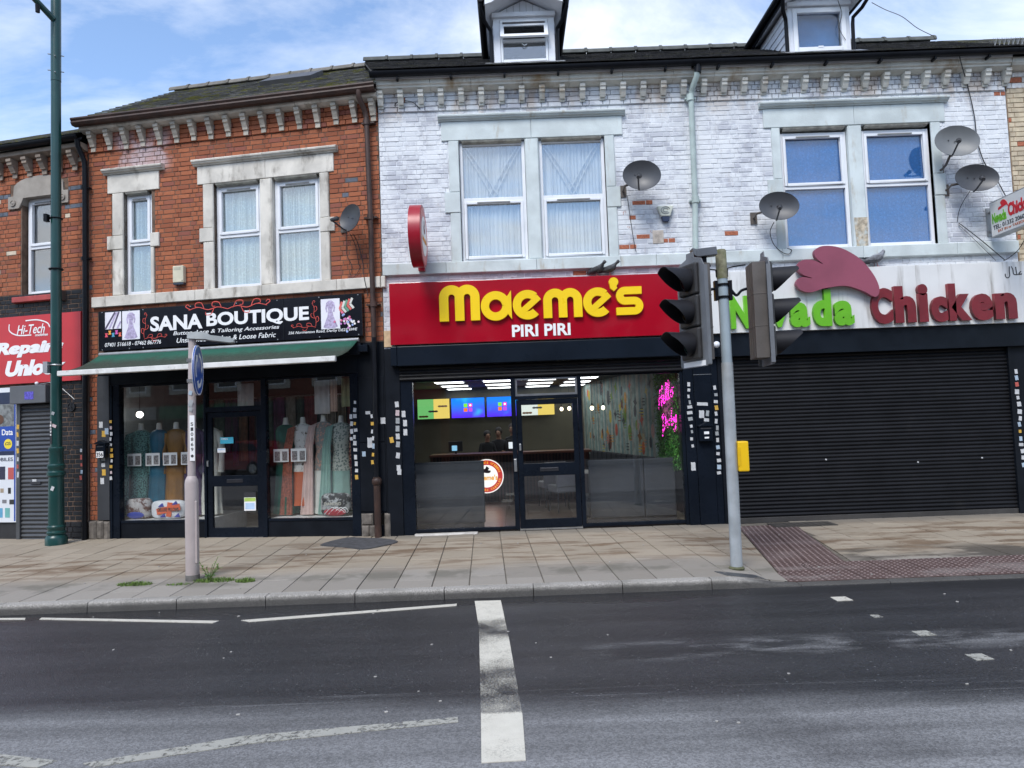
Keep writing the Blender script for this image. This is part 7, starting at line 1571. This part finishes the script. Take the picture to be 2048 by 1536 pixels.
for (du, z, c, w_, h) in ((.02, 1.98, 'p', .07, .05), (.0, 2.18, 'g', .05, .05), (.01, 1.0, 'w', .05, .07)): sticker(lp, LX+du, z, LY-(.084 if z > 1.3 else .111), w_, h, c, .4)
st_ = MB().box(LX-.045, LY-.0905, 1.70, LX-.012, LY-.083, 2.06).build('number_strip', INK, lp)
for k, ch in enumerate('S1086 •'[::1]):
    if ch not in ' •': text('digit', ch, (LX-.04, 2.02-.048*k, LX-.018, 2.052-.048*k), LY-.0925, .001, WHITE, lp, bold=.02)

# sign post with the blue roundabout sign
PX, PY = -3.72, 8.20; pz0 = zp(PX, PY)
CON = mat('pinkish_grey_paint', (.40, .345, .335), .5, .08, 3, dirt=(.33, .29, .27), dscale=4, damt=.42, bump=.06)
sp_ = thing('sign_post', 'pinkish grey post carrying a blue roundabout sign at the kerb', 'sign post', GF, (PX, PY, pz0))
MB().lathe([(.074, pz0+.05), (.074, 1.20), (.070, 1.235), (.055, 1.27), (.046, 1.285)], (PX, PY, 0), 24).build('base_tube', CON, sp_, smooth=40)
MB().lathe([(.077, pz0-.02), (.077, pz0+.06), (.0745, pz0+.065)], (PX, PY, 0), 24).build('foot_band', mat('dark_foot', (.10, .095, .09), .8, .2, 9), sp_, smooth=40)
tp = MB(); tp.tube([(PX, PY, 1.28), (PX+.028, PY, 2.88)], .043, 16); tp.build('upper_tube', CON, sp_, smooth=45)
fl_ = MB().box(PX+.05, PY-.05, .3, PX+.0765, PY+.0, 1.0).build('access_door', CON, sp_, bevel=.004)
nrm = Vector((.97, .235, 0)).normalized(); tan_ = Vector((-.235, .97, 0)).normalized(); sc = Vector((PX+.085, PY-.01, 2.50)); Rm = Matrix((tan_, Vector((0, 0, 1)), nrm)).transposed()
BLUE = mat('sign_blue', (.012, .075, .36), .35, .05, 2, bump=0)
disc = MB().lathe([(.004, .0), (.285, .0), (.29, .003), (.29, .012), (.285, .015), (.004, .015)], sc, 40, Rm).build('sign_disc', BLUE, sp_, smooth=30)
MB().lathe([(.276, .0155), (.29, .0155), (.29, .017), (.276, .017), (.276, .0155)], sc, 40, Rm, False).lathe([(.004, -.006), (.29, -.006), (.29, -.001)], sc, 40, Rm).build('white_rim', mat('sign_white', (.70, .72, .74), .4), disc)
for k in range(3):
    a0 = 90+120*k; mb = MB()
    pts = [(.185*math.cos(R(a)), .185*math.sin(R(a))) for a in range(a0, a0-76, -6)]
    L_, R2 = [], []
    vs_ = []
    for i, (x, z) in enumerate(pts):
        r0, r1 = .155, .205; ang = math.atan2(z, x); vs_.append([(r0*math.cos(ang), r0*math.sin(ang)), (r1*math.cos(ang), r1*math.sin(ang))])
    P3 = lambda p, h: sc+tan_*p[0]+Vector((0, 0, 1))*p[1]+nrm*h
    for h0, h1 in ((.0155, .018),):
        for i in range(len(vs_)-1): mb.add([P3(vs_[i][0], h1), P3(vs_[i][1], h1), P3(vs_[i+1][1], h1), P3(vs_[i+1][0], h1)], [(0, 1, 2, 3)])
        ae = R(a0-72); tip = R(a0-100); mb.add([P3((.115*math.cos(ae), .115*math.sin(ae)), h1+.0002), P3((.245*math.cos(ae), .245*math.sin(ae)), h1+.0002), P3((.18*math.cos(tip), .18*math.sin(tip)), h1+.0002)], [(0, 1, 2)])
    mb.build('arrow', MATS['sign_white'], disc)
MB().box(PX-.02, PY-.05, 2.36, PX+.08, PY+.05, 2.40).box(PX-.02, PY-.05, 2.60, PX+.08, PY+.05, 2.64).build('sign_clip', STEEL, sp_)
lh = MB(); rows_ = []
for (d_, w_, zb_, zt_) in ((-.05, .05, 2.87, 2.93), (.05, .085, 2.86, 2.945), (.16, .085, 2.855, 2.935), (.20, .075, 2.845, 2.905), (.42, .07, 2.815, 2.875), (.46, .05, 2.82, 2.855)):
    rows_.append([(PX+.03+d_*.98+s_*w_*-.19, PY+d_*.19+s_*w_*.98, z) for (s_, z) in ((-1, zb_), (1, zb_), (.85, zt_), (-.85, zt_))])
lh.loft(rows_).build('lamp_head', mat('lamp_grey', (.30, .32, .32), .5, .12, 4, dirt=(.2, .2, .19), damt=.4), sp_, smooth=30)
pl_ = MB().box(PX+.005, PY-.0475, 1.46, PX+.062, PY-.0455, 1.98).build('number_strip', WHITE, sp_)
for k, ch in enumerate('S10869'): text('digit', ch, (PX+.018, 1.86-.058*k, PX+.048, 1.90-.058*k), PY-.049, .001, INK, sp_, bold=.02)
MB().lathe([(.002, 0), (.017, 0), (.017, .001)], (PX+.033, PY-.048, 1.515), 12, Matrix.Rotation(R(90), 3, 'X')).build('dot', INK, sp_)
for (z, c, w_, h) in ((2.12, 'g', .05, .08), (2.24, 'b', .04, .05), (2.05, 'g', .04, .05)): sticker(sp_, PX+.02, z, PY-.047, w_, h, c, .3)

# traffic light
TX, TY = 2.385, 7.88; tz0 = zp(TX, TY)
GALV = mat('galvanised', (.36, .39, .41), .5, .16, 4, dirt=(.22, .21, .19), dscale=5, damt=.45, metal=.25, bump=.08)
tl_ = thing('traffic_light', 'grey traffic light pole with two black signal heads and yellow push button', 'traffic light', GF, (TX, TY, tz0))
MB().tube([(TX, TY, tz0-.03), (TX+.015, TY, 2.34)], .0635, 20).build('pole', GALV, tl_, smooth=45)
MB().tube([(TX+.015, TY, 2.34), (TX+.012, TY, 3.28)], .0575, 20).build('pole_sleeve', mat('sleeve_grey', (.30, .37, .42), .4, .1, 3), tl_, smooth=45)
MB().tube([(TX+.012, TY, 3.28), (TX+.008, TY, 3.60), (TX+.008, TY, 3.612)], [.060, .060, .052], 20).build('mossy_cap', mat('mossy_pole', (.16, .155, .10), .9, .35, 14, dirt=(.10, .12, .03), damt=.55, dscale=9), tl_, smooth=45)
MB().lathe([(.075, tz0-.01), (.085, tz0+.012), (.068, tz0+.03)], (TX, TY, 0), 16).build('foot', mat('mossy_foot', (.09, .095, .05), .9, .3, 20), tl_)
HB = mat('signal_black', (.026, .025, .025), .5, .2, 5, dirt=(.07, .062, .055), dscale=6, damt=.4, bump=.06); HG = mat('board_grey', (.14, .15, .165), .5, .12, 4, dirt=(.16, .15, .14), damt=.4); HBR = mat('housing_brown', (.095, .085, .078), .6, .15, 4, dirt=(.15, .14, .125), dscale=3, damt=.45, dstretch=(1, 1, .5))
VIS = mat('visor_black', (.011, .011, .014), .55, .15, 6, bump=.04, spec=.3)
def head(x, y, z, rz, label):
    h = MB().box(-.15, -.14, -.53, -.006, .14, .53)
    for zz_ in (-.178, .178): h.box(-.153, -.143, zz_-.006, -.008, .143, zz_+.006)
    for yy_ in (-.08, .0, .08): h.box(-.155, yy_-.006, -.52, -.1505, yy_+.006, .52)
    hd = h.build('signal_head', HBR, tl_, bevel=.008); hd['label'] = label
    hd.location = Vector((x, y, z))-OFF[tl_.name]; hd.rotation_euler = (0, 0, rz); OFF[hd.name] = Vector((0, 0, 0))
    hd.data.transform(Matrix.Translation(OFF[tl_.name]))
    out = [(-.25, -.58), (-.22, -.61), (.22, -.61), (.25, -.58), (.25, .47), (.20, .56), (.07, .60), (.06, .66), (-.06, .66), (-.07, .60), (-.20, .56), (-.25, .47)]
    MB().ext(out, .0, .012, 'x').build('backing_board', HG, hd, bevel=.003)
    for s_ in (-1, 1): MB().ext([(s_*.252, -.59), (s_*.237, -.6), (s_*.237, .48), (s_*.252, .48)], -.03, .014, 'x').build('board_edge', HG, hd)
    MB().box(.0125, -.20, -.60, .0145, .20, -.545).build('white_strip', WHITE, hd)
    for k, col in enumerate(((.04, .008, .008), (.04, .022, .006), (.006, .035, .022))):
        zc = .355-.355*k
        MB().box(.0125, -.165, zc-.172, .065, .165, zc+.172).build('module', HB, hd, bevel=.02)
        Mx_ = Matrix.Rotation(R(90), 3, 'Y')
        MB().lathe([(.004, .024), (.05, .02), (.09, .008), (.108, 0)], (.066, 0, zc), 24, Mx_).build('lens', mat('lens_%d' % k, col, .25, .1, 20), hd, smooth=60)
        n = 28; r0, r1 = .122, .128; rg = [[], []]; lo = lambda a: .30-.24*max(0, (.6-math.sin(a))/1.6)**.9
        A = [R(-90)+2*math.pi*i/n for i in range(n)]
        inner0 = [(.066, r0*math.cos(a), zc+r0*math.sin(a)) for a in A]; inner1 = [(.066+lo(a), r1*math.cos(a), zc+r1*math.sin(a)) for a in A]
        outer0 = [(.066, (r0+.006)*math.cos(a), zc+(r0+.006)*math.sin(a)) for a in A]; outer1 = [(.066+lo(a), (r1+.006)*math.cos(a), zc+(r1+.006)*math.sin(a)) for a in A]
        MB().loft([inner0, inner1, outer1, outer0], cap=False).build('visor', VIS, hd, smooth=50)
    return hd
head(2.02, 7.76, 2.90, math.atan2(-.36, -.93), 'black signal head facing left with three hooded lenses')
head(2.845, 7.86, 2.90, R(-4), 'brown-backed signal head turned away to the right')
def arm(pts, r_=.016): return MB().tube(smooth_curve(pts, 5), r_, 8)
ar_ = MB()
ar_.tube([(TX+.012, TY, 3.06), (TX+.012, TY, 3.085)], .068, 16).tube([(TX+.012, TY, 3.20), (TX+.012, TY, 3.225)], .068, 16).box(TX-.085, TY-.03, 3.04, TX-.05, TY+.03, 3.26).box(TX+.075, TY-.03, 3.04, TX+.11, TY+.03, 3.26)
br = ar_.build('clamp', BLK, tl_, smooth=40)
arm([(TX-.07, TY, 3.17), (2.25, 7.84, 3.16), (2.20, 7.83, 3.13), (2.13, 7.84, 3.12)]).build('bracket', BLK, tl_, smooth=45)
arm([(TX+.07, TY, 3.19), (2.48, 7.87, 3.16), (2.54, 7.87, 3.09), (2.60, 7.87, 3.14), (2.66, 7.87, 3.16)]).build('bracket', BLK, tl_, smooth=45)
MB().tube([(TX-.05, TY, 3.30), (TX-.055, TY, 3.385), (2.24, 7.85, 3.39), (2.12, 7.84, 3.38)], .009, 6).tube([(TX+.07, TY, 3.30), (TX+.075, TY, 3.40), (2.52, 7.87, 3.415), (2.66, 7.87, 3.43)], .009, 6).build('strap_rod', BLK, tl_)
dc = MB(); dc.xf = Matrix.Translation((2.17, 7.78, 3.56)) @ Matrix.Rotation(R(-5), 4, 'Y')
dc.box(-.09, -.06, -.045, .14, .06, .045).ext([(-.12, -.02), (-.09, -.045), (-.09, .045), (-.13, .06)], -.065, .065)
dco = dc.build('vehicle_detector', mat('detector_grey', (.10, .11, .125), .4, .1), tl_, bevel=.006); MB().box(2.155, 7.76, 3.42, 2.20, 7.80, 3.52).tube([(2.13, 7.78, 3.40), (2.24, 7.78, 3.42)], .02, 8).build('detector_mount', BLK, tl_)
YB = mat('yellow_box', (.78, .48, .006), .4, .05, 3)
MB().box(2.448, TY-.075, 1.135, 2.565, TY+.085, 1.465).build('push_button_box', YB, tl_, bevel=.012)
MB().box(2.5655, TY-.055, 1.18, 2.572, TY+.065, 1.43).build('button_face', BLK, tl_); MB().box(2.44, TY-.0785, 1.20, 2.475, TY-.0755, 1.40).build('box_lip', mat('yellow_shade', (.70, .42, .006), .4), tl_)

# ================================================================== the far side of the street, seen in the glass
FB_ = mat('far_brick', (.17, .05, .03), .85, .25, 5, bump=0); FS = mat('far_stone', (.45, .42, .36), .8); FD = mat('far_dark', (.012, .013, .016), .3)
MB().box(-60, -9.2, -.025, 60, -5.2, .10).build('far_pavement', SLAB)['kind'] = 'structure'
q = random.Random(17)
FCOL = [(.25, .03, .03), (.03, .10, .22), (.30, .29, .27), (.05, .16, .08), (.02, .02, .025), (.28, .20, .04)]
FT_ = ['CENTRE', 'FABRICS', 'REPAIRS', 'GROCER', 'BARBER', 'BAKERY']
for k in range(11):
    x0 = -45+6*k; hgt = 7.1+q.uniform(-.3, .5)
    b = thing('far_house', ('brick house opposite, seen reflected in the shop windows, %s from the left' % ('first', 'second', 'third', 'fourth', 'fifth', 'sixth', 'seventh', 'eighth', 'ninth', 'tenth', 'eleventh')[k]), 'building', Frame(x0+3, -9.2, 0), (0, 0, .1), 'terraced houses across the street')
    OFF[b.name] = Vector((0, 0, 0)); b.location = (x0+3, -9.2, .1)
    MB().box(-2.98, -8, -.1, 2.98, 0, hgt).build('wall', FB_, b)
    MB().ext([(-8.2, hgt+.002), (.3, hgt+.002), (-3.9, hgt+2.6)], -3.0, 2.99, 'x').build('roof', SL_D, b)
    MB().box(-2.8, .001, .0, 2.8, .08, 2.5).build('shopfront', FD, b); MB().box(-2.9, .001, 2.55, 2.9, .2, 3.25).build('fascia', mat('far_sign_%d' % (k % 6), FCOL[k % 6], .5, bump=0), b)
    for xw in (-1.5, 1.5):
        MB().box(xw-.85, .001, 3.85, xw+.85, .06, 6.1).build('window_surround', FS, b); wq = MB().box(xw-.6, .061, 4.05, xw+.6, .08, 5.8).build('window', UPVC, b)
        for zz_ in ((4.12, 4.85), (4.93, 5.73)): MB().box(xw-.52, .0805, zz_[0], xw+.52, .085, zz_[1]).build('pane', FD, wq)
    for xw in (-1.4, .0, 1.4): MB().box(xw-.6, .081, .5, xw+.6, .09, 2.2).build('shop_pane', mat('far_pane', (.04, .045, .045), .3, .4, 1.2, bump=0), b)
# parked red car across the road
cr = thing('red_car', 'red hatchback parked across the road, seen reflected in the boutique door', 'car', GF, (-17.2, -3.9, 0))
CX, CY = -17.2, -3.9
side = smooth_curve([(-2.0, .45), (-2.02, .75), (-1.75, .95), (-1.0, 1.02), (-.45, 1.40), (.6, 1.46), (1.35, 1.38), (1.85, 1.0), (2.0, .80), (2.0, .42)], 4)+[(1.55, .30), (-1.6, .30)]
CR = mat('car_red', (.30, .008, .012), .25, .05, 2, bump=0, coat=.6)
rings = []
for (yy_, s_) in ((-.86, .93), (-.80, .985), (-.5, 1), (.5, 1), (.80, .985), (.86, .93)): rings.append([(CX+x*(.98+.02*s_), CY+(yy_*(1-.18*max(0, z-.95)/.5)), .30+(z-.30)*s_) for x, z in side])
MB().loft(rings).build('body', CR, cr, smooth=40)
for sg_ in (-1, 1):
    wv = [(-.88, 1.04), (-.42, 1.34), (.12, 1.38), (.12, 1.04)], [(.18, 1.04), (.18, 1.38), (.62, 1.38), (1.2, 1.30), (1.5, 1.06)]
    for p_ in wv:
        a = MB(); yb = lambda z: CY+sg_*(.868*(1-.18*max(0, z-.95)/.5)+.004)
        a.add([(CX+x, yb(z), z) for x, z in p_], [tuple(range(len(p_)))]); o = a.build('side_window', FD, cr); o.modifiers.new('t', 'SOLIDIFY').thickness = .006
    for xw in (-1.28, 1.25):
        wh = MB().lathe([(.20, -.09), (.30, -.09), (.315, -.06), (.315, .06), (.30, .09), (.20, .09)], (CX+xw, CY+sg_*.80, .315), 24, Matrix.Rotation(R(90), 3, 'X')).build('wheel', INK, cr, smooth=40)
        MB().lathe([(.01, .092), (.19, .095), (.20, .085)], (CX+xw, CY+sg_*.80, .315), 20, Matrix.Rotation(R(-90*sg_), 3, 'X')).build('rim', STEEL, wh)
    MB().ball((CX-1.93, CY+sg_*.62, .78), .12, 10, (.6, 1.2, .6)).build('headlight', WHITE, cr); MB().ball((CX+1.93, CY+sg_*.68, .86), .12, 10, (.6, .8, 1)).build('tail_light', mat('tail_red', (.4, .01, .01), .2), cr)
